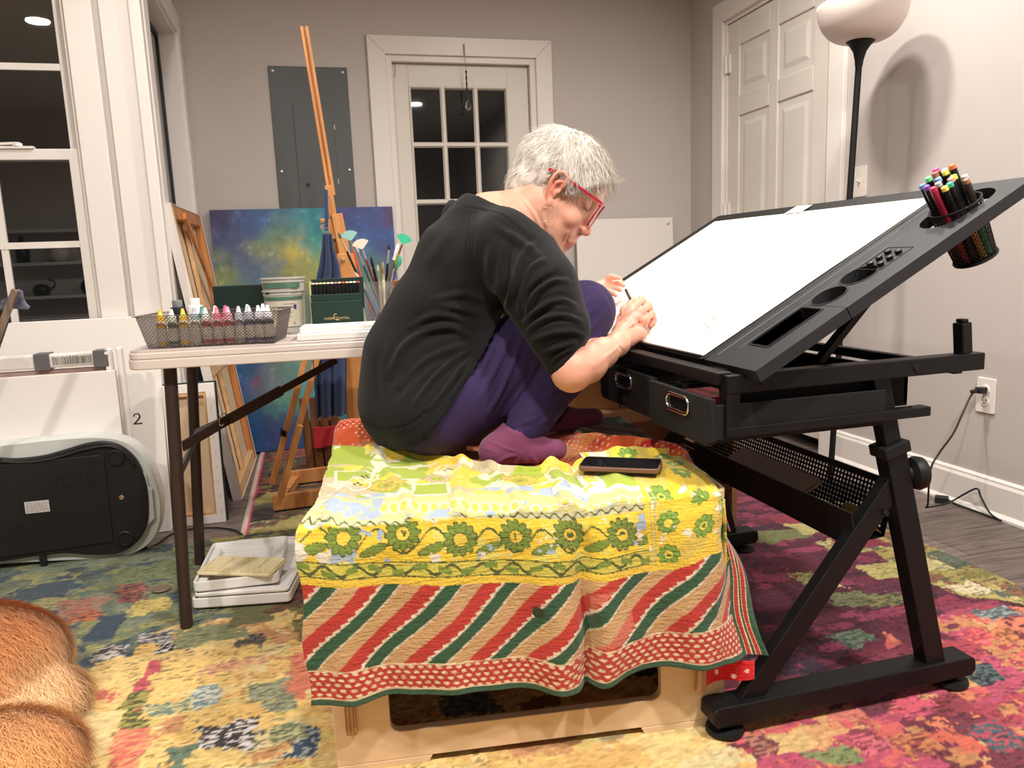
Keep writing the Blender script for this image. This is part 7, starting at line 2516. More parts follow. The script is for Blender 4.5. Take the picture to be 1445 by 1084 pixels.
MB().bar(g0_ + np.array([0, 0.012, 0.030]), g1_ + np.array([0, 0.012, 0.030]), 0.024, 0.055).build('base_beam', m_beech, ez, bevel=0.002)
MB().bar(f0_ + dirb * 0.02 + np.array([0.0, 0.03, 0.02]), g0_ + dirb * 0.04 + np.array([0, 0, 0.02]), 0.03, 0.035).build('base_cross', m_beech, ez, bevel=0.002)
MB().bar(f0_ + dirb * 0.48 + np.array([0.0, 0.03, 0.02]), g0_ + dirb * 0.45 + np.array([0, 0, 0.02]), 0.03, 0.035).build('base_cross', m_beech, ez, bevel=0.002)

m_denim = mat('navy_cloth', L3(34, 52, 92), 0.85, bump=0.3, bscale=400, sheen=0.2)
ap = thing('painting_apron', 'navy cloth apron hanging by its strap from the easel mast', 'apron', ey_(465, 330, YE - 0.05))
nu_, nv_ = 40, 70
u, v = np.meshgrid(np.linspace(0, 1, nu_), np.linspace(0, 1, nv_), indexing='ij')
Lp_ = np.array([(456, 330), (455, 350), (451, 375), (446, 395), (441, 430), (441, 505), (446, 583), (448, 590)], float)
Rp_ = np.array([(467, 330), (470, 350), (478, 375), (481, 395), (486, 430), (489, 505), (489, 578), (489, 585)], float)
tv = np.linspace(0, 1, 8)
lx = np.stack([np.interp(v, tv, Lp_[:, 0]), np.interp(v, tv, Lp_[:, 1])], -1)
rx = np.stack([np.interp(v, tv, Rp_[:, 0]), np.interp(v, tv, Rp_[:, 1])], -1)
mm = lx * (1 - u[..., None]) + rx * u[..., None]
Pa = np.zeros(u.shape + (3,))
YA = YE - 0.06
for i in range(nu_):
    for j in range(nv_):
        Pa[i, j] = AY(mm[i, j, 0], mm[i, j, 1], YA)
Pa[..., 1] = Pa[..., 1] - (0.006 + 0.012 * v) * np.sin(u * 15 + v * 3) - 0.012 * np.exp(-((u - 0.5) / 0.12) ** 2) * (1 - v)
me = grid_mesh('apron_cloth', Pa)
me.materials.append(m_denim)
o = link('apron_cloth', me, ap)
o.modifiers.new('thickness', 'SOLIDIFY').thickness = 0.003
MB().bar(ey_(460, 268, YE - 0.02), ey_(461, 325, YE - 0.05), 0.012, 0.003, up=(0, 1, 0)).build('strap', m_denim, ap)
q = ey_(460, 325, YE - 0.062)
MB().tube([q + 0.011 * np.array([math.cos(a), 0, math.sin(a) * 0.7]) for a in np.linspace(0, 2 * PI, 17)[:-1]], 0.0016, 6, closed=True).build('buckle', m_chrome, ap)

# brown leaning crate board and red rag behind the easel
q = AY(440, 625, 3.3)
t = thing('slatted_crate', 'small brown wooden crate behind the easel legs, by the painting', 'crate', (q[0], 3.3, 0))
m_br = wood('brown_wood', L3(120, 76, 48), L3(80, 48, 30), 8, 2)
x0_, x1_ = AY(428, 600, 3.3)[0], AY(428, 600, 3.3)[0] + 0.16
zt_ = AY(430, 562, 3.3)[2]
for k in range(4):
    xx = x0_ + (x1_ - x0_) * k / 4
    MB().bar((xx + 0.018, 3.3, 0.014), (xx + 0.006, 3.3, zt_), 0.032, 0.012, up=(0, 1, 0)).build('slat', m_br, t)
MB().box((x0_ + 0.004, 3.308, 0.014), (x1_, 3.40, zt_ * 0.7)).build('crate_body', m_br, t)
u, v = np.meshgrid(np.linspace(0, 1, 20), np.linspace(0, 1, 20), indexing='ij')
a0, a1_ = AY(441, 604, 3.27), AY(456, 632, 3.27)
Pq = np.stack([a0[0] + (0.10) * u, 3.275 + 0.012 * np.sin(u * 9 + v * 3), a0[2] + (a1_[2] - a0[2]) * v], -1)
me = grid_mesh('red_rag', Pq)
me.materials.append(mat('red_rag_cloth', L3(170, 36, 44), 0.85))
o = link('red_rag', me)
o.modifiers.new('thickness', 'SOLIDIFY').thickness = 0.003
tag(o, 'crumpled red rag hung on the small brown crate', 'rag')
# ------------------------------------------------------------------ seated woman
print('person')
QT = ZB + 0.016                                  # quilt surface height
J = dict(
    pelvis=AY(600, 565, 1.69), waist=AY(594, 500, 1.69), ribs=AY(622, 430, 1.68), chest=AY(662, 365, 1.665), upper=AY(690, 325, 1.655),
    shR=AY(722, 345, 1.505), shL=AY(664, 312, 1.815), neck0=AY(704, 322, 1.65), neck1=AY(756, 290, 1.628),
    elR=AY(808, 524, 1.375), hipR=AY(618, 585, 1.575), hipL=AY(616, 575, 1.80), knR=AY(826, 436, 1.56), knL=AY(812, 470, 1.74),
    anR=AY(736, 618, 1.475), anL=AY(764, 606, 1.72))


def onb(px_, py_, n):
    d = ray(px_, py_)
    o = C0 + NN * n
    t_ = (NN @ (o - EYE)) / (NN @ d)
    return EYE + d * t_


wrR = onb(871, 486, 0.040)
# head frame
EAR = AY(785, 268, 1.562)
va = math.radians(17.7)
er = np.array([math.cos(va + 0.05), -math.sin(va + 0.05), 0.0])
ph = math.radians(35)
HF = er * math.cos(ph) - np.array([0, 0, 1.0]) * math.sin(ph)
HU = er * math.sin(ph) + np.array([0, 0, 1.0]) * math.cos(ph)
HS = np.cross(HF, HU)
if HS[1] > 0:
    HS = -HS
HO = EAR - HS * 0.074


def hd(f, u, s=0.0):
    return HO + HF * f + HU * u + HS * s


HM = np.array([HF, HU, HS])
B = SDF((0.06, 1.30, 0.47), (0.90, 2.06, 1.22), 0.0075,
        fine=[(0, 0.42, 0.69, 0.0024), (0, 0.72, 0.86, 0.0026), (1, 1.50, 1.72, 0.0026), (2, 0.93, 1.18, 0.0024), (2, 0.70, 0.84, 0.0026)])
# trunk
B.ell(J['pelvis'], (0.115, 0.155, 0.10), k=0.02)
B.cap(J['pelvis'], J['waist'], 0.10, 0.092, 0.05).ell(J['waist'], (0.092, 0.125, 0.08), k=0.05).ell(J['ribs'], (0.098, 0.130, 0.085), k=0.05)
B.ell(J['chest'], (0.094, 0.135, 0.075), k=0.05).cap(J['chest'], J['upper'], 0.09, 0.06, 0.05)
B.cap(J['shL'], J['upper'], 0.045, 0.062, 0.05).cap(J['shR'], J['upper'], 0.045, 0.062, 0.05)
B.cap(J['neck0'] + np.array([-0.012, 0, -0.01]), J['neck1'], 0.058, 0.050, 0.035)
B.cap(AY(668, 314, 1.74), AY(712, 316, 1.60), 0.031, 0.034, 0.04)
# head
B.ell(hd(-0.004, 0.045), (0.090, 0.078, 0.072), HM, 0.012)
B.ell(hd(0.030, 0.040), (0.056, 0.062, 0.060), HM, 0.02)
B.ell(hd(-0.040, 0.010), (0.050, 0.055, 0.056), HM, 0.03)
B.ell(hd(0.036, -0.030), (0.047, 0.072, 0.052), HM, 0.02)
B.cap(hd(0.045, -0.030, 0.030), hd(0.055, -0.055, 0.024), 0.022, 0.020, 0.02).cap(hd(0.045, -0.030, -0.030), hd(0.055, -0.055, -0.024), 0.022, 0.020, 0.02)
for s in (1, -1):
    B.cap(hd(0.004, -0.030, s * 0.058), hd(0.010, -0.075, s * 0.046), 0.012, 0.012, 0.02)
    B.cap(hd(0.010, -0.078, s * 0.046), hd(0.060, -0.118, s * 0.012), 0.014, 0.014, 0.025)
    B.cap(hd(0.028, -0.070, s * 0.036), hd(0.050, -0.092, s * 0.018), 0.018, 0.016, 0.02)
B.cap(hd(0.042, -0.085, 0), hd(0.060, -0.116, 0), 0.024, 0.016, 0.02)
B.cap(hd(-0.040, -0.025, 0), hd(0.012, -0.080, 0), 0.045, 0.038, 0.035)
B.cap(hd(-0.036, -0.03, 0), J['neck1'], 0.048, 0.048, 0.03)
B.cap(hd(0.01, -0.09, 0), J['neck0'] + np.array([0.02, 0, 0.01]), 0.032, 0.046, 0.035)
# brow, eyes, nose, mouth
B.cap(hd(0.075, 0.036, 0.016), hd(0.062, 0.036, 0.045), 0.010, 0.009, 0.012).cap(hd(0.075, 0.036, -0.016), hd(0.062, 0.036, -0.045), 0.010, 0.009, 0.012)
for s in (1, -1):
    B.ell(hd(0.082, 0.010, s * 0.033), (0.017, 0.014, 0.017), HM, 0.010, 'sub')
    B.ell(hd(0.064, 0.011, s * 0.033), (0.0145, 0.0135, 0.015), HM, 0.003)
    B.cap(hd(0.062, -0.028, s * 0.040), hd(0.058, -0.034, s * 0.046), 0.013, 0.010, 0.015)
B.cap(hd(0.077, 0.022, 0), hd(0.093, -0.020, 0), 0.0075, 0.0085, 0.010)
B.cap(hd(0.093, -0.020, 0), hd(0.100, -0.036, 0), 0.0085, 0.0095, 0.006)
for s in (1, -1):
    B.ell(hd(0.090, -0.040, s * 0.0115), (0.0105, 0.0085, 0.0075), HM, 0.006)
    B.ell(hd(0.093, -0.0475, s * 0.0065), (0.005, 0.004, 0.0035), HM, 0.002, 'sub')
B.cap(hd(0.080, -0.048, 0), hd(0.080, -0.070, 0), 0.012, 0.012, 0.012).cap(hd(0.076, -0.085, 0), hd(0.062, -0.110, 0), 0.012, 0.014, 0.012)
B.cap(hd(0.0865, -0.0710, 0), hd(0.076, -0.0740, 0.020), 0.0054, 0.0034, 0.003).cap(hd(0.0865, -0.0715, 0), hd(0.074, -0.0745, -0.020), 0.0062, 0.004, 0.004)
B.cap(hd(0.0835, -0.0835, 0), hd(0.072, -0.0810, 0.019), 0.0066, 0.004, 0.004).cap(hd(0.0835, -0.0835, 0), hd(0.072, -0.0810, -0.019), 0.0066, 0.004, 0.004)
B.cap(hd(0.0900, -0.0776, -0.017), hd(0.0900, -0.0776, 0.017), 0.0024, 0.0020, 0.0015, 'sub')
B.ell(hd(0.066, -0.119, 0), (0.014, 0.012, 0.017), HM, 0.012)
# ears
for s in (1, -1):
    rim_ = smooth_line([hd(0.006, 0.006, s * 0.074), hd(0.010, 0.020, s * 0.078), hd(0.006, 0.033, s * 0.081), hd(-0.006, 0.037, s * 0.084), hd(-0.016, 0.030, s * 0.085),
                        hd(-0.019, 0.012, s * 0.084), hd(-0.015, -0.006, s * 0.080), hd(-0.008, -0.022, s * 0.075), hd(0.000, -0.031, s * 0.073)], 3)
    for i in range(len(rim_) - 1):
        B.cap(rim_[i], rim_[i + 1], 0.0037, 0.0037, 0.002)
    B.ell(hd(-0.005, 0.004, s * 0.073), (0.014, 0.026, 0.0055), HM, 0.004)
    B.cap(hd(0.003, 0.022, s * 0.078), hd(-0.008, 0.012, s * 0.081), 0.0028, 0.0028, 0.003)
    B.cap(hd(-0.008, 0.012, s * 0.081), hd(-0.006, -0.008, s * 0.077), 0.0028, 0.0028, 0.003)
    B.ell(hd(0.001, 0.004, s * 0.079), (0.006, 0.0085, 0.006), HM, 0.003, 'sub')
    B.ell(hd(0.001, -0.029, s * 0.0735), (0.0065, 0.009, 0.0048), HM, 0.004)
    B.ell(hd(0.006, -0.001, s * 0.076), (0.0035, 0.005, 0.004), HM, 0.002)

# right arm
B.cap(J['shR'], J['elR'], 0.043, 0.036, 0.03)
fo = [J['elR'], J['elR'] * 0.7 + wrR * 0.3 + np.array([0, 0, -0.001]), J['elR'] * 0.35 + wrR * 0.65, wrR]
B.chain(fo, [0.034, 0.037, 0.0285, 0.0235], 0.02)
B.cap(J['elR'] + np.array([-0.008, 0, -0.006]), J['elR'] + np.array([0.0, 0, 0.01]), 0.026, 0.03, 0.02)
B.ell(wrR + np.array([-0.004, -0.012, 0.012]), (0.010, 0.008, 0.010), k=0.012)
# right hand closed round the pencil
heel = onb(884, 482, 0.024)
palmc = onb(891, 458, 0.034)
B.cap(wrR, palmc, 0.0225, 0.026, 0.02).cap(heel, onb(903, 470, 0.022), 0.017, 0.015, 0.014)
mcp = [onb(882, 438, 0.046), onb(892, 436, 0.050), onb(902, 442, 0.046), onb(909, 452, 0.038)]
pip = [onb(893, 424, 0.040), onb(905, 423, 0.041), onb(915, 431, 0.035), onb(920, 443, 0.027)]
dip = [onb(900, 428, 0.018), onb(911, 431, 0.018), onb(919, 440, 0.014), onb(923, 452, 0.011)]
tip = [onb(898, 437, 0.008), onb(905, 443, 0.008), onb(912, 451, 0.008), onb(917, 460, 0.008)]
for i, (a, b_, c, d_) in enumerate(zip(mcp, pip, dip, tip)):
    r0 = (0.0096, 0.0100, 0.0095, 0.0084)[i]
    B.cap(palmc, a, 0.020, r0 + 0.003, 0.012)
    B.ell(a, (r0 + 0.0012,) * 3, k=0.006)
    B.cap(a, b_, r0, r0 * 0.92, 0.0035).ell(b_, (r0 * 1.0,) * 3, k=0.002)
    B.cap(b_, c, r0 * 0.9, r0 * 0.82, 0.002).cap(c, d_, r0 * 0.8, r0 * 0.7, 0.002)
B.cap(wrR, mcp[0] * 0.3 + wrR * 0.7 + np.array([0, 0, 0.004]), 0.016, 0.017, 0.012)
th0, th1, th2 = onb(875, 468, 0.032), onb(877, 448, 0.030), onb(887, 437, 0.014)
B.cap(th0, th1, 0.014, 0.0115, 0.010).cap(th1, th2, 0.0108, 0.0088, 0.003)
# tendons and veins over the back of the hand
for m_ in mcp:
    B.cap(m_ + NN * 0.006, wrR + (m_ - wrR) * 0.25 + NN * 0.017, 0.0022, 0.0018, 0.004)
# left arm and hand at the far edge of the board
elL, wrL = AY(742, 440, 1.90), AY(832, 412, 1.955)
B.cap(J['shL'], elL, 0.043, 0.034, 0.03).cap(elL, wrL, 0.034, 0.023, 0.02)
kn_ = AY(852, 404, 1.975)
B.cap(wrL, kn_, 0.022, 0.020, 0.015)
for i, (a, b_, c) in enumerate((((857, 397), (868, 394), (877, 397)), ((859, 401), (871, 399), (880, 403)), ((858, 406), (869, 406), (876, 410)), ((856, 410), (864, 413), (869, 417)))):
    Yh = 1.985 - i * 0.015
    B.cap(AY(*a, Yh), AY(*b_, Yh), 0.0085, 0.008, 0.003).cap(AY(*b_, Yh), AY(*c, Yh - 0.004), 0.008, 0.0066, 0.002)
B.cap(kn_, AY(862, 390, 1.955), 0.012, 0.009, 0.006).cap(AY(862, 390, 1.955), AY(874, 392, 1.95), 0.009, 0.007, 0.003)
# legs
B.cap(J['hipR'], J['knR'], 0.082, 0.050, 0.03).cap(J['knR'], AY(794, 520, 1.525), 0.048, 0.050, 0.02).cap(AY(794, 520, 1.525), J['anR'], 0.050, 0.030, 0.02)
B.cap(J['hipL'], J['knL'], 0.082, 0.048, 0.03).cap(J['knL'], J['anL'], 0.048, 0.030, 0.02)
heelR, ballR, toeR = AY(700, 638, 1.48), AY(760, 652, 1.455), AY(786, 657, 1.445)
for q in (heelR, ballR, toeR):
    q[2] = max(q[2], QT + 0.022)
B.cap(J['anR'], heelR, 0.030, 0.028, 0.02).cap(J['anR'], ballR, 0.030, 0.024, 0.02).cap(heelR, toeR, 0.022, 0.013, 0.02)
heelL, toeL = J['anL'] + np.array([-0.06, 0.01, -0.015]), J['anL'] + np.array([0.13, -0.02, -0.03])
heelL[2] = QT + 0.026
toeL[2] = QT + 0.024
B.cap(J['anL'], heelL, 0.030, 0.028, 0.02).cap(heelL, toeL, 0.022, 0.013, 0.02)
V, Q = B.surf(1)
print('body verts', len(V))
rel = V - HO
hf, hu, hs = rel @ HF, rel @ HU, np.abs(rel @ HS)
CS = np.zeros((len(V), 3)) + lin((212, 158, 134))
nz1 = fbm(V[:, 0] * 60, V[:, 2] * 60 + V[:, 1] * 30, 7)
CS = CS * (0.93 + 0.14 * nz1)[:, None]
def tint(m, c, a):
    a = np.clip(m, 0, 1)[:, None] * a
    return CS * (1 - a) + lin(c) * a
CS = tint(np.exp(-((hf - 0.100) ** 2 + (hu + 0.038) ** 2 + hs ** 2) / 0.016 ** 2), (214, 110, 96), 0.7)
CS = tint(np.exp(-((hf - 0.060) ** 2 + (hu + 0.035) ** 2 + (hs - 0.045) ** 2) / 0.026 ** 2), (220, 140, 118), 0.5)
CS = tint(1.3 * np.exp(-(((hf - 0.080) / 0.016) ** 2 + ((hu + 0.078) / 0.0085) ** 4 + (hs / 0.022) ** 4)), (182, 92, 88), 0.8)
CS = tint(np.exp(-(((hf + 0.006) / 0.018) ** 2 + ((hu - 0.004) / 0.034) ** 2 + ((hs - 0.082) / 0.008) ** 2)), (226, 130, 108), 0.85)
dh = np.linalg.norm(V - palmc, axis=1)
CS = tint(np.exp(-(dh / 0.06) ** 2), (222, 134, 116), 0.95)
CS = tint(np.exp(-(np.linalg.norm(V - J['elR'], axis=1) / 0.04) ** 2), (222, 138, 116), 0.6)
CS = tint(np.exp(-(np.linalg.norm(V - kn_, axis=1) / 0.045) ** 2), (232, 146, 130), 0.7)
vein = (np.abs(fbm(V[:, 0] * 45, V[:, 2] * 45 + V[:, 1] * 20, 91) - 0.5) < 0.012) & (dh < 0.06)
CS[vein] = CS[vein] * 0.86
# fine wrinkles on neck and cheek, creases over the hand
Nn = vnormals(V, Q)
P2 = project(V)
vis = ((EYE - V) * Nn).sum(1) > 0
def relief(V, P2, vis, lines, N_):
    for (pl, w_, amp) in lines:
        L_ = smooth_line(pl, 6)
        lo, hi = L_.min(0) - 4 * w_, L_.max(0) + 4 * w_
        m = vis & (P2[:, 0] > lo[0]) & (P2[:, 0] < hi[0]) & (P2[:, 1] > lo[1]) & (P2[:, 1] < hi[1])
        ii = np.nonzero(m)[0]
        if len(ii) == 0:
            continue
        d_, arc = seg_dist(P2[ii], L_)
        taper = np.sin(np.clip(arc, 0.02, 0.98) * PI) ** 0.5
        g = np.exp(-(d_ / w_) ** 2) - 0.45 * np.exp(-((d_ - 2.0 * w_) / w_) ** 2)
        V[ii] += N_[ii] * (amp * g * taper)[:, None]
    return V
V = relief(V, P2, vis, [
    ([(722, 285), (735, 300), (748, 320)], 2.2, 0.0022), ([(735, 278), (752, 300), (764, 325)], 2.2, 0.002), ([(760, 300), (768, 322), (772, 340)], 2, -0.0015),
    ([(800, 330), (790, 345), (786, 352)], 1.6, -0.0013), ([(808, 318), (800, 335)], 1.6, -0.001), ([(776, 332), (786, 350)], 1.8, -0.0014), ([(812, 326), (802, 334), (797, 344)], 1.5, -0.0014),
    ([(884, 462), (893, 458), (900, 450)], 1.3, 0.0012), ([(876, 452), (886, 448), (894, 440)], 1.2, 0.0012), ([(892, 468), (902, 460)], 1.3, 0.001),
    ([(868, 482), (874, 490), (882, 497)], 1.5, -0.0012), ([(842, 512), (862, 498), (876, 486)], 2.2, 0.0012), ([(824, 524), (845, 520), (858, 512)], 2.5, -0.0012)], Nn)
me = quad_mesh('person', V, Q, CS)
m_skin = mat('skin', (0.7, 0.45, 0.35), 0.48, vcol='Col', sss=0.12, bump=0.12, bscale=260)
me.materials.append(m_skin)
person = link('person', me)
tag(person, 'white-haired person in a black sweatshirt and purple trousers, sitting on the bench drawing', 'person')

# eyelids closed downward gaze: lash line, and eyebrow tufts
lash = MB()
for s in (1, -1):
    L_ = smooth_line([hd(0.0735, 0.003, s * 0.021), hd(0.0785, 0.000, s * 0.030), hd(0.076, 0.001, s * 0.040), hd(0.069, 0.003, s * 0.047)], 5)
    MB().tube(L_, [0.0009] * len(L_), 6).build('eyelashes', mat('lash_brown', L3(96, 66, 54), 0.7), person, smooth=True)

# ---------------- trousers
m_pants = mat('purple_trousers', L3(50, 37, 76), 0.75, sheen=0.05, bump=0.12, bscale=500, spec=0.25)
T = SDF((0.06, 1.36, 0.47), (0.74, 1.98, 0.90), 0.0048)
T.ell(J['pelvis'] + np.array([0.0, 0, -0.004]), (0.127, 0.168, 0.108), k=0.02).cap(J['pelvis'], J['waist'], 0.11, 0.10, 0.05)
T.cap(J['hipR'] + np.array([0, 0, 0.004]), J['knR'], 0.093, 0.058, 0.04).cap(J['hipR'] + np.array([0.08, -0.01, 0.05]), J['knR'] + np.array([-0.06, 0, -0.02]), 0.088, 0.066, 0.04)
T.ell(J['knR'] + np.array([0.002, 0, -0.006]), (0.060, 0.060, 0.062), k=0.02)
cf = AY(790, 524, 1.525)
T.cap(J['knR'] + np.array([0, 0, -0.01]), cf, 0.054, 0.058, 0.02).cap(cf, J['anR'] + np.array([0.006, 0, 0.012]), 0.058, 0.041, 0.02)
T.cap(J['hipL'], J['knL'], 0.093, 0.058, 0.03).ell(J['knL'], (0.058, 0.058, 0.058), k=0.02).cap(J['knL'], J['anL'] + np.array([0, 0, 0.02]), 0.056, 0.044, 0.02)
ZPH = QT + 0.0005
T.plane((0, 0, ZPH), (0, 0, -1))
V, Q = T.surf(2)
Nn = vnormals(V, Q)
P2 = project(V)
vis = ((EYE - V) * Nn).sum(1) > 0
V = relief(V, P2, vis, [
    ([(722, 472), (700, 520), (676, 565)], 3.2, 0.0045), ([(736, 482), (715, 535), (690, 585)], 3.0, 0.0045), ([(700, 478), (688, 505), (670, 540)], 3, 0.003),
    ([(762, 505), (735, 550), (706, 596)], 3.2, 0.004), ([(752, 520), (730, 555)], 2.6, -0.003), ([(682, 480), (676, 500), (672, 530)], 2.5, 0.003),
    ([(800, 424), (818, 408), (838, 403), (856, 416), (866, 440)], 1.4, -0.0022), ([(806, 470), (822, 450), (838, 434)], 3, 0.003), ([(812, 484), (836, 462), (854, 440)], 3.2, 0.0035),
    ([(826, 490), (848, 476), (864, 458)], 3.0, 0.0028), ([(815, 440), (828, 425)], 3, 0.002),
    ([(770, 560), (790, 545), (802, 530)], 3, 0.003), ([(760, 600), (785, 585), (800, 570)], 3, 0.003), ([(715, 600), (735, 598), (760, 590)], 3, 0.003)], Nn)
V[:, 2] = np.maximum(V[:, 2], ZPH - 0.0005)
me = quad_mesh('trousers', V, Q)
me.materials.append(m_pants)
link('trousers', me, person)

# ---------------- socks
m_sock = mat('plum_socks', L3(112, 52, 84), 0.85, sheen=0.2, bump=0.3, bscale=500)
for (an, he, to) in ((J['anR'], heelR, toeR), (J['anL'], heelL, toeL)):
    lo = np.minimum(np.minimum(an, he), to) - 0.06
    hi = np.maximum(np.maximum(an, he), to) + 0.06
    S_ = SDF(lo, hi, 0.0036)
    S_.cap(an + np.array([-0.004, 0, 0.012]), he, 0.037, 0.033, 0.02).cap(an, to * 0.6 + he * 0.4, 0.034, 0.030, 0.02).cap(he, to, 0.030, 0.022, 0.02)
    S_.plane((0, 0, QT + 0.0005), (0, 0, -1))
    S_.cap(an + np.array([0.012, 0, 0.050]), an + np.array([0.05, 0, 0.16]), 0.050, 0.055, 0.0, 'sub')
    V, Q = S_.surf(1)
    Nn = vnormals(V, Q)
    P2 = project(V)
    vis = ((EYE - V) * Nn).sum(1) > 0
    V = relief(V, P2, vis, [([(690, 622), (712, 632), (736, 640)], 1.8, 0.002), ([(700, 655), (716, 645), (732, 642)], 2.5, 0.002), ([(738, 636), (732, 650), (722, 658)], 2, 0.0022), ([(748, 640), (758, 655), (764, 662)], 2.5, 0.002)], Nn)
    me = quad_mesh('sock', V, Q)
    me.materials.append(m_sock)
    so_ = link('sock', me, person)
    if an is J['anR']:
        q = AY(679, 636, 1.438)
        text_mesh('LORNA', 0.0085, mat('sock_print', L3(40, 16, 30), 0.8), 'sock_print', q, er * 0.93 - np.array([0, 0, 0.30]), np.array([0.0, 0.45, 1.0]) - 0.0 * er, so_, 0.0003)

# ---------------- sweatshirt
m_shirt = mat('black_sweatshirt', L3(27, 26, 27), 0.9, sheen=0.06, bump=0.25, bscale=700, spec=0.15)
S_ = SDF((0.04, 1.28, 0.48), (0.64, 2.02, 1.10), 0.0044)
S_.ell(J['pelvis'] + np.array([-0.002, 0, 0.002]), (0.141, 0.182, 0.122), k=0.02)
S_.cap(J['pelvis'] + np.array([-0.008, 0, 0]), J['waist'] + np.array([-0.004, 0, 0]), 0.118, 0.106, 0.06)
S_.cap(J['hipR'] + np.array([0, 0, 0.004]), J['hipR'] * 0.55 + J['knR'] * 0.45, 0.108, 0.105, 0.03)
S_.ell(J['waist'] + np.array([0.0, 0, 0]), (0.112, 0.150, 0.095), k=0.06).ell(J['ribs'] + np.array([0.004, 0, 0]), (0.112, 0.150, 0.10), k=0.06)
S_.ell(J['chest'], (0.108, 0.152, 0.090), k=0.05).cap(J['chest'], J['upper'], 0.098, 0.074, 0.05)
S_.cap(J['neck0'], AY(735, 300, 1.63), 0.066, 0.060, 0.04)
S_.cap(AY(668, 390, 1.60), AY(684, 462, 1.60), 0.075, 0.060, 0.04)
# hem
def plane3(a, b_, c, towards):
    n = np.cross(b_ - a, c - a)
    n /= np.linalg.norm(n)
    if (towards - a) @ n > 0:
        n = -n
    return a, n
p_, n_ = plane3(AY(575, 641, 1.52), AY(671, 512, 1.50), AY(528, 622, 1.76), J['chest'])
# apply the hem only to the trunk: work on a copy so the sleeve is not cut
X = S_.ax[0][:, None, None]; Yg = S_.ax[1][None, :, None]; Zg = S_.ax[2][None, None, :]
dpl = (X - p_[0]) * n_[0] + (Yg - p_[1]) * n_[1] + (Zg - p_[2]) * n_[2]
S_.F = np.maximum(S_.F, dpl.astype(np.float32)).astype(np.float32)
S_.cap(J['shL'], J['upper'] + np.array([0, 0, 0.003]), 0.056, 0.070, 0.05).cap(J['shR'], J['upper'] + np.array([0, 0, 0.003]), 0.060, 0.070, 0.05)
cuff = J['elR'] + (J['shR'] - J['elR']) * 0.10
S_.cap(J['shR'], AY(760, 405, 1.44), 0.064, 0.070, 0.05).cap(AY(760, 405, 1.44), AY(786, 462, 1.40), 0.070, 0.060, 0.03).cap(AY(786, 462, 1.40), cuff, 0.060, 0.047, 0.02)
S_.cap(AY(742, 372, 1.48), AY(772, 430, 1.44), 0.064, 0.062, 0.03)
S_.cap(J['shL'], elL, 0.060, 0.050, 0.05).cap(elL, elL * 0.7 + wrL * 0.3, 0.050, 0.042, 0.02)
# sleeve cuff
ax_ = (J['elR'] - J['shR']) / np.linalg.norm(J['elR'] - J['shR'])
ca_ = AY(826, 486, 1.385); cb_ = AY(790, 531, 1.375)
cd = (ca_ - cb_) / np.linalg.norm(ca_ - cb_)
cn = np.cross(cd, np.cross(ax_, cd))
cn /= np.linalg.norm(cn)
if cn @ ax_ < 0:
    cn = -cn
dcu = (X - ca_[0]) * cn[0] + (Yg - ca_[1]) * cn[1] + (Zg - ca_[2]) * cn[2]
near_ = (X > J['elR'][0] - 0.12) & (Yg < 1.50)
S_.F = np.where(near_, np.maximum(S_.F, dcu.astype(np.float32)), S_.F).astype(np.float32)
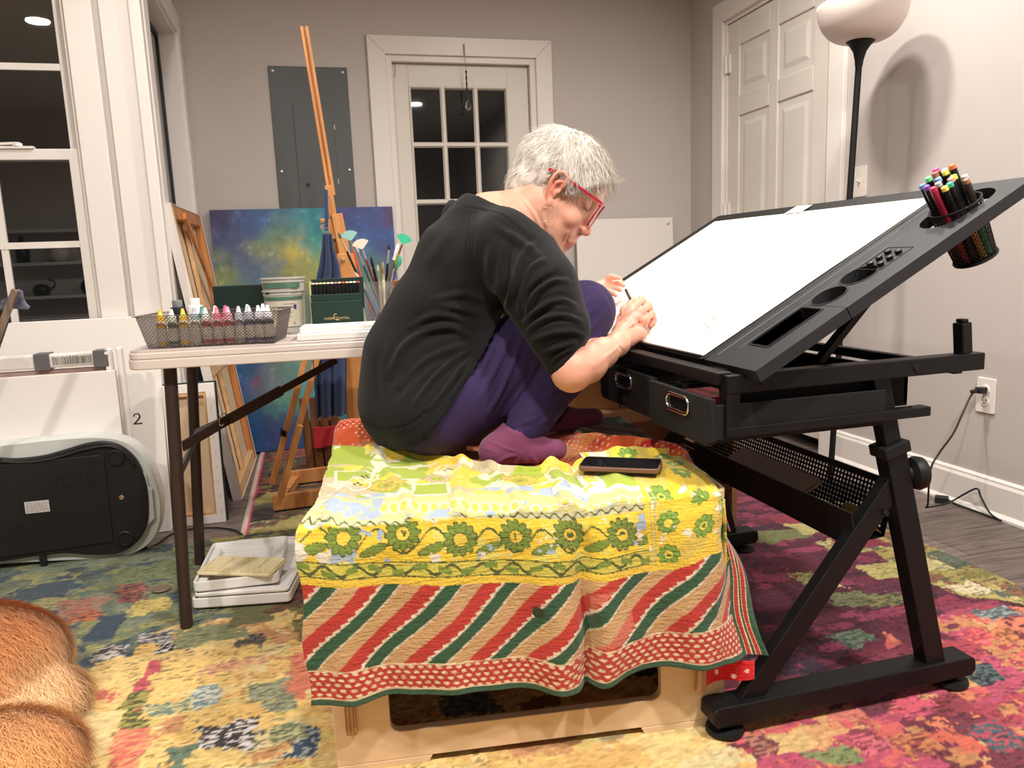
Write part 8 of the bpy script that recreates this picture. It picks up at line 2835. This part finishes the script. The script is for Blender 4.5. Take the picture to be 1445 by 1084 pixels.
# neckline
p_, n_ = plane3(AY(645, 287, 1.80), AY(704, 288, 1.54), AY(766, 350, 1.575), J['pelvis'])
S_.plane(p_, n_)
S_.plane((0, 0, ZPH), (0, 0, -1))
S_.F[:, :, :] = S_.F
V, Q = S_.surf(2)
Nn = vnormals(V, Q)
P2 = project(V)
vis = ((EYE - V) * Nn).sum(1) > 0
FL = [
    ([(668, 296), (664, 320), (662, 350), (666, 385), (668, 410)], 1.5, 0.0022),
    ([(671, 300), (668, 350), (672, 395)], 1.4, -0.0012),
    ([(672, 478), (640, 462), (605, 466), (570, 490), (548, 530)], 6, 0.0055), ([(668, 462), (640, 448), (610, 446), (580, 462)], 5, 0.004),
    ([(674, 488), (640, 492), (600, 510), (565, 545)], 5, 0.005), ([(672, 492), (645, 505), (612, 535), (585, 570)], 4, 0.0055), ([(670, 498), (650, 520), (625, 555), (605, 580)], 3.5, 0.0045),
    ([(668, 502), (656, 530), (640, 560)], 3, 0.004), ([(676, 444), (650, 436), (618, 432)], 5, 0.0035), ([(690, 430), (672, 420), (650, 415), (610, 424)], 5, 0.003),
    ([(560, 560), (580, 530), (610, 505)], 6, -0.003), ([(548, 570), (540, 530), (552, 480)], 6, 0.002),
    ([(700, 440), (712, 410), (716, 370), (724, 340)], 6, -0.006), ([(716, 430), (728, 395), (738, 360), (752, 345)], 5, 0.006), ([(694, 420), (690, 380), (696, 340)], 7, 0.003),
    ([(735, 440), (736, 410), (748, 380), (768, 366)], 4, 0.006), ([(742, 446), (752, 418), (776, 398), (800, 396)], 4, 0.006), ([(740, 456), (766, 432), (792, 424), (812, 432)], 4, 0.006),
    ([(744, 466), (770, 450), (796, 446), (820, 454)], 3.6, 0.006), ([(752, 480), (780, 470), (806, 468), (824, 474)], 3.4, 0.005), ([(764, 498), (788, 490), (812, 484)], 3.2, 0.004),
    ([(738, 430), (755, 405), (786, 385)], 4, -0.004), ([(744, 452), (776, 438), (806, 440)], 3, -0.003), ([(775, 515), (790, 500), (812, 490)], 3, 0.003),
    ([(790, 526), (806, 512), (824, 492)], 2, 0.002),
    # hem band seams
    ([(521, 598), (545, 604), (572, 600), (600, 582), (630, 555), (655, 525), (668, 500)], 1.5, -0.0028), ([(524, 606), (548, 611), (576, 606), (606, 588), (636, 560), (660, 528)], 1.8, 0.0012),
    ([(530, 626), (552, 632), (580, 629), (612, 610), (640, 580), (662, 545), (672, 515)], 1.6, 0.0022),
    # neck ribbing
    ([(652, 292), (680, 296), (706, 303), (735, 325), (765, 356)], 1.5, -0.002),
    ([(700, 320), (740, 345), (760, 360)], 6, 0.003), ([(600, 380), (620, 350), (640, 320)], 8, 0.002),
]
V = relief(V, P2, vis, [(a, w_ * 0.85, h_ * 1.55) for a, w_, h_ in FL], Nn)
V += Nn * (0.0022 * (fbm(V[:, 0] * 22 + V[:, 1] * 14, V[:, 2] * 22, 201) - 0.5))[:, None]
V[:, 2] = np.maximum(V[:, 2], ZPH - 0.0004)
me = quad_mesh('sweatshirt', V, Q)
me.materials.append(m_shirt)
sh_ = link('sweatshirt', me, person)
# paint flecks on the sleeve
for i, (px_, py_, r_) in enumerate(((822, 461, 0.0012), (821, 466, 0.0014))):
    q = AY(px_, py_, 1.35)

# ---------------- hair
m_hair = mat('silver_hair', L3(226, 220, 212), 0.55, vcol='Col', spec=0.35)
HB = SDF(HO - 0.16, HO + 0.17, 0.0036)
HB.ell(hd(-0.014, 0.046), (0.106, 0.089, 0.081), HM, 0.012)
HB.ell(hd(0.028, 0.052), (0.064, 0.068, 0.066), HM, 0.02)
HB.ell(hd(-0.046, 0.008), (0.056, 0.060, 0.062), HM, 0.03)
HB.ell(hd(-0.066, -0.026), (0.042, 0.050, 0.050), HM, 0.03)
HB.ell(hd(-0.062, -0.066), (0.026, 0.036, 0.040), HM, 0.02)
# hairline: cut the face, the ear surroundings and below the nape
HB.plane(hd(0.074, 0.060), HF * 0.80 - HU * 0.60)
for s in (1, -1):
    HB.ell(hd(0.030, -0.042, s * 0.075), (0.066, 0.050, 0.060), HM, 0.006, 'sub')
    HB.ell(hd(-0.006, 0.000, s * 0.092), (0.023, 0.036, 0.034), HM, 0.004, 'sub')
HB.ell(hd(0.085, -0.02, 0), (0.060, 0.072, 0.09), HM, 0.004, 'sub')
HB.plane(hd(-0.060, -0.090), -HU * 0.95 + HF * 0.2)
HB.ell(hd(0.040, -0.09, 0), (0.075, 0.052, 0.08), HM, 0.004, 'sub')
V, Q = HB.surf(2)
Nn = vnormals(V, Q)
rel = V - HO
hf, hu, hs = rel @ HF, rel @ HU, rel @ HS


def flow(hf, hu, hs, n):
    """combing direction in head coordinates"""
    cf_, cu2 = -0.035, 0.125
    d = np.stack([hf - cf_, (hu - cu2) * 1.0, hs * 1.0], -1)
    front = sstep(0.0, 0.06, hf)
    d[..., 0] += 0.02 + 0.05 * front - 0.05 * sstep(-0.02, -0.07, hf) * (hu < 0.06)
    d[..., 1] -= 0.03
    side = sstep(0.03, 0.06, np.abs(hs))
    d[..., 0] += -0.02 * side * (hu < 0.07) * (hf < 0.02)
    W = d[..., 0:1] * HF + d[..., 1:2] * HU + d[..., 2:3] * HS
    W = W - n * (W * n).sum(-1, keepdims=True)
    return W / (np.linalg.norm(W, axis=-1, keepdims=True) + 1e-9)


fl_ = flow(hf, hu, hs, Nn)
side_ = np.cross(fl_, Nn)
comb = fbm((rel * side_).sum(1) * 260, (rel * fl_).sum(1) * 16, 301)
V = V + Nn * (0.007 * (comb - 0.55))[:, None] + Nn * (0.008 * (fbm(hf * 45, hu * 45 + hs * 45, 303) - 0.5))[:, None]
CH = np.zeros((len(V), 3)) + lin((214, 206, 196))
CH *= (0.72 + 0.5 * comb)[:, None]
me = quad_mesh('hair', V, Q, np.clip(CH, 0, 1))
me.materials.append(m_hair)
hair = link('hair', me, person)


def strands(P, N_, T_, length, width, colors, name, m_, parent, steps=4, lift=0.3, curl=0.25, rng=RNG, droop=None):
    n = len(P)
    S = np.cross(T_, N_)
    S /= np.linalg.norm(S, axis=1)[:, None] + 1e-9
    cv = rng.normal(0, curl, (n, 1))
    lf = np.abs(rng.normal(lift, lift * 0.5, (n, 1)))
    L_ = length[:, None]
    V = np.zeros((n, steps + 1, 2, 3))
    for i in range(steps + 1):
        t = i / steps
        c = P + L_ * (T_ * t + S * (cv * t * t) + N_ * (lf * (t - 0.55 * t * t)))
        if droop is not None:
            c = c + droop * (L_ * t * t)
        w_ = width[:, None] * (1 - 0.8 * t ** 1.5) * (0.5 if i == 0 else 1)
        V[:, i, 0] = c - S * w_
        V[:, i, 1] = c + S * w_ + N_ * w_ * 0.4
    base = (np.arange(n) * (steps + 1) * 2)[:, None]
    quads = np.concatenate([np.stack([base[:, 0] + 2 * i, base[:, 0] + 2 * i + 1, base[:, 0] + 2 * i + 3, base[:, 0] + 2 * i + 2], 1) for i in range(steps)])
    C_ = np.repeat(colors, (steps + 1) * 2, axis=0)
    me = quad_mesh(name, V.reshape(-1, 3), quads, C_)
    me.materials.append(m_)
    return link(name, me, parent)


ii = RNG.choice(len(V), 7000)
P = V[ii] - Nn[ii] * 0.002
jit = RNG.normal(0, 0.16, (len(ii), 3))
T_ = fl_[ii] + jit
T_ -= Nn[ii] * (T_ * Nn[ii]).sum(1, keepdims=True)
T_ /= np.linalg.norm(T_, axis=1)[:, None]
front = (hf[ii] > 0.045)
nape = (hu[ii] < -0.02)
ln = np.where(front, RNG.uniform(0.024, 0.050, len(ii)), RNG.uniform(0.022, 0.036, len(ii)))
ln = np.where(nape, RNG.uniform(0.015, 0.026, len(ii)), ln)
ln = np.where((np.abs(hs[ii]) > 0.05) & (hu[ii] < 0.045), ln * 0.6, ln)
g = RNG.uniform(0.62, 1.08, (len(ii), 1))
cc_ = lin((226, 219, 208)) * g
cc_ = np.where((RNG.random((len(ii), 1)) < 0.12), lin((170, 160, 150)) * g, cc_)
so_ = strands(P, Nn[ii], T_, ln, np.full(len(ii), 0.00062), np.clip(cc_, 0, 1), 'hair_strands', m_hair, person, 5, 0.28, 0.22)
so_['kind'] = 'stuff'
# eyebrow
q = np.array([hd(0.083 - 0.30 * a * a * 10 * 0.03, 0.040 + 0.004 * math.sin(a * 60), 0.014 + a) for a in np.linspace(0, 0.034, 90)])
nb_ = np.tile(HF * 0.8 + HS * 0.5, (90, 1))
nb_ /= np.linalg.norm(nb_, axis=1)[:, None]
tb_ = np.tile(HS * 0.9 - HF * 0.35 + HU * 0.1, (90, 1)) + RNG.normal(0, 0.15, (90, 3))
tb_ /= np.linalg.norm(tb_, axis=1)[:, None]
eb = strands(q - nb_ * 0.003 + RNG.normal(0, 0.0012, (90, 3)), nb_, tb_, np.full(90, 0.009), np.full(90, 0.0003), np.tile(lin((200, 186, 170)), (90, 1)), 'eyebrow', m_hair, person, 3, 0.3, 0.1)
eb['kind'] = 'stuff'

# ---------------- glasses
m_red = mat('crimson_acetate', L3(176, 20, 48), 0.25, coat=0.4)
gl_ = MB()
def lens_pts(s, g=0.0):
    # square lens in the plane f = const, tilted slightly
    w0, w1, u1, u0 = 0.010 - g, 0.062 + g, 0.029 + g, -0.023 - g
    P = [(w0 + 0.003, u1), (w1 - 0.002, u1), (w1, u1 - 0.004), (w1 - 0.004, u0 + 0.006), (w1 - 0.010, u0), (w0 + 0.012, u0), (w0 + 0.004, u0 + 0.006), (w0, u1 - 0.006)]
    return [hd(0.101 - 0.20 * max(w - 0.03, 0) + (u - 0.0) * 0.05, u, s * w) for w, u in P]
g_ = tag(MB().tube([hd(0.100, 0.014, -0.012), hd(0.103, 0.018, 0), hd(0.100, 0.014, 0.012)], 0.0022, 8).build('eyeglasses', m_red, smooth=True), 'crimson square-framed eyeglasses worn by the seated person', 'glasses')
m_lens = mat('lens', (0.95, 0.96, 0.97), 0.0, trans=1.0, ior=1.12)
for s in (1, -1):
    L_ = smooth_line(lens_pts(s) + [lens_pts(s)[0]], 1)
    MB().tube(lens_pts(s, 0.001), 0.0022, 8, closed=True).build('lens_rim', m_red, g_, smooth='auto')
    Pp_ = lens_pts(s)
    MB().add(Pp_ + [p - HF * 0.001 for p in Pp_], [tuple(range(8)), tuple(range(15, 7, -1))] + [(i, (i + 1) % 8, 8 + (i + 1) % 8, 8 + i) for i in range(8)]).build('lens', m_lens, g_)
    hx = lens_pts(s)[1]
    MB().bar(hx + HU * 0.0 - HF * 0.002, hd(0.030, 0.030, s * 0.0765), 0.0028, 0.0048, up=HU).bar(hd(0.030, 0.030, s * 0.0765), hd(-0.010, 0.034, s * 0.0800), 0.0026, 0.0044, up=HU).bar(hd(-0.010, 0.034, s * 0.0800), hd(-0.036, 0.026, s * 0.0835), 0.0026, 0.0060, up=HU).build('temple_arm', m_red, g_, bevel=0.0005)
# hoop earrings
for s in (1, -1):
    c_ = hd(0.000, -0.036, s * 0.078)
    down = np.array([0, 0, -1.0])
    R_ = 0.0175
    cen = c_ + down * R_
    b = MB()
    b.tube([cen + R_ * (math.sin(a) * 0.85 * er + math.cos(a) * np.array([0, 0.25 * s * -1, 1.0])) for a in np.linspace(0, 2 * PI, 37)[:-1]], 0.0007, 6, closed=True)
    tag(b.build('hoop_earring', m_chrome, smooth=True), 'thin silver hoop earring hanging from the %s ear of the seated person' % ('near' if s == 1 else 'far'), 'earring')

# pencil
pt0, pt1 = onb(883, 409, 0.085), onb(897, 438, 0.003)
pd = (pt1 - pt0) / np.linalg.norm(pt1 - pt0)
Lp = np.linalg.norm(pt1 - pt0)
t = thing('drawing_pencil', 'short black pencil held in the drawing hand above the paper', 'pencil', pt1)
MB().lathe([(0.0030, 0), (0.0034, 0.002), (0.0036, Lp - 0.016)], pt0, pd, 8).build('barrel', mat('pencil_black', (0.015, 0.015, 0.016), 0.35), t)
MB().lathe([(0.0036, Lp - 0.0158), (0.0004, Lp)], pt0, pd, 8).build('sharpened_point', mat('graphite', L3(70, 66, 64), 0.5), t)
# ------------------------------------------------------------------ dog asleep at the lower left
print('dog')
D = SDF((-1.35, 1.05, 0.0), (-0.42, 2.02, 0.30), 0.008)
# hindquarters, trunk, neck and head of a dog curled on the rug
D.ell((-0.80, 1.735, 0.105), (0.235, 0.175, 0.118), k=0.02)
D.ell((-0.97, 1.70, 0.115), (0.24, 0.17, 0.125), k=0.05)
D.ell((-1.08, 1.45, 0.11), (0.18, 0.20, 0.115), k=0.06)
D.ell((-0.72, 1.70, 0.09), (0.14, 0.15, 0.10), k=0.04)                      # thigh
D.chain([(-0.66, 1.72, 0.05), (-0.58, 1.66, 0.045), (-0.63, 1.56, 0.04), (-0.70, 1.52, 0.035)], [0.07, 0.055, 0.045, 0.035], 0.03)   # hock and paw
D.ell((-0.61, 1.40, 0.060), (0.155, 0.135, 0.082), k=0.04)
D.chain([(-0.92, 1.42, 0.10), (-0.84, 1.28, 0.10), (-0.78, 1.20, 0.085)], [0.13, 0.105, 0.085], 0.05)      # shoulder and neck
D.ell((-0.75, 1.175, 0.075), (0.10, 0.085, 0.075), k=0.04)                 # skull
D.chain([(-0.72, 1.15, 0.06), (-0.65, 1.09, 0.045)], [0.05, 0.036], 0.03)  # muzzle
D.chain([(-0.78, 1.25, 0.10), (-0.73, 1.27, 0.06), (-0.72, 1.28, 0.03)], [0.030, 0.034, 0.018], 0.01)      # ear
D.chain([(-0.98, 1.24, 0.05), (-0.90, 1.14, 0.045), (-0.80, 1.10, 0.042)], [0.045, 0.034, 0.03], 0.02)      # foreleg
D.plane((0, 0, 0.0115), (0, 0, -1))
V, Q = D.surf(2)
Nn = vnormals(V, Q)


def dog_col(V):
    c = np.zeros((len(V), 3)) + lin((204, 138, 84))
    n = fbm(V[:, 0] * 18, V[:, 1] * 18 + V[:, 2] * 9, 401)
    a = sstep(0.19, 0.09, V[:, 2]) * sstep(-0.70, -0.60, V[:, 0]) * (V[:, 1] > 1.45)
    b_ = sstep(1.50, 1.42, V[:, 1])
    c = c * (1 - a[:, None]) + lin((232, 192, 144)) * a[:, None]
    c = c * (1 - b_[:, None]) + lin((226, 170, 112)) * b_[:, None]
    return c * (0.82 + 0.36 * n)[:, None]


me = quad_mesh('golden_dog', V, Q, np.clip(dog_col(V) * 0.8, 0, 1))
m_fur = mat('golden_fur', (0.6, 0.3, 0.1), 0.75, vcol='Col', sheen=0.2, spec=0.2)
me.materials.append(m_fur)
dog = link('golden_dog', me)
tag(dog, 'fluffy golden-orange dog lying curled on the rug at the left', 'dog')
up_ok = (Nn[:, 2] > -0.3) & (V[:, 0] > -0.88) & (V[:, 2] > 0.014)
cand = np.nonzero(up_ok)[0]
ii = RNG.choice(cand, 62000)
P = V[ii] - Nn[ii] * 0.002 + RNG.normal(0, 0.003, (len(ii), 3))
fx = np.stack([0.55 + 0.9 * (fbm(P[:, 0] * 7, P[:, 1] * 7, 411) - 0.5), -0.45 + 1.1 * (fbm(P[:, 0] * 7, P[:, 1] * 7, 413) - 0.5), np.full(len(ii), -0.45)], 1)
fx[P[:, 1] < 1.5] += np.array([0.1, -0.4, 0])
T_ = fx + RNG.normal(0, 0.18, fx.shape)
T_ -= Nn[ii] * (T_ * Nn[ii]).sum(1, keepdims=True)
T_ /= np.linalg.norm(T_, axis=1)[:, None]
fringe = (V[ii][:, 2] < 0.10) & (V[ii][:, 0] > -0.70)
ln = np.where(fringe, RNG.uniform(0.035, 0.065, len(ii)), RNG.uniform(0.025, 0.045, len(ii)))
cc_ = dog_col(V[ii]) * RNG.uniform(0.8, 1.25, (len(ii), 1))
s_ = strands(P, Nn[ii], T_, ln, np.full(len(ii), 0.0006), np.clip(cc_, 0, 1), 'fur', m_fur, dog, 4, 0.34, 0.3)
s_['kind'] = 'stuff'
# keep every tip above the rug
me = s_.data
co = np.zeros(len(me.vertices) * 3, dtype=np.float32)
me.vertices.foreach_get('co', co)
co = co.reshape(-1, 3)
co[:, 2] = np.maximum(co[:, 2], 0.0125)
me.vertices.foreach_set('co', co.ravel())
MB().lathe([(0.012, 0), (0.014, 0.006), (0.008, 0.014), (0.001, 0.016)], (-0.635, 1.075, 0.05), (0.75, -0.6, 0.1), 14).build('nose', m_dark, dog, smooth='auto')
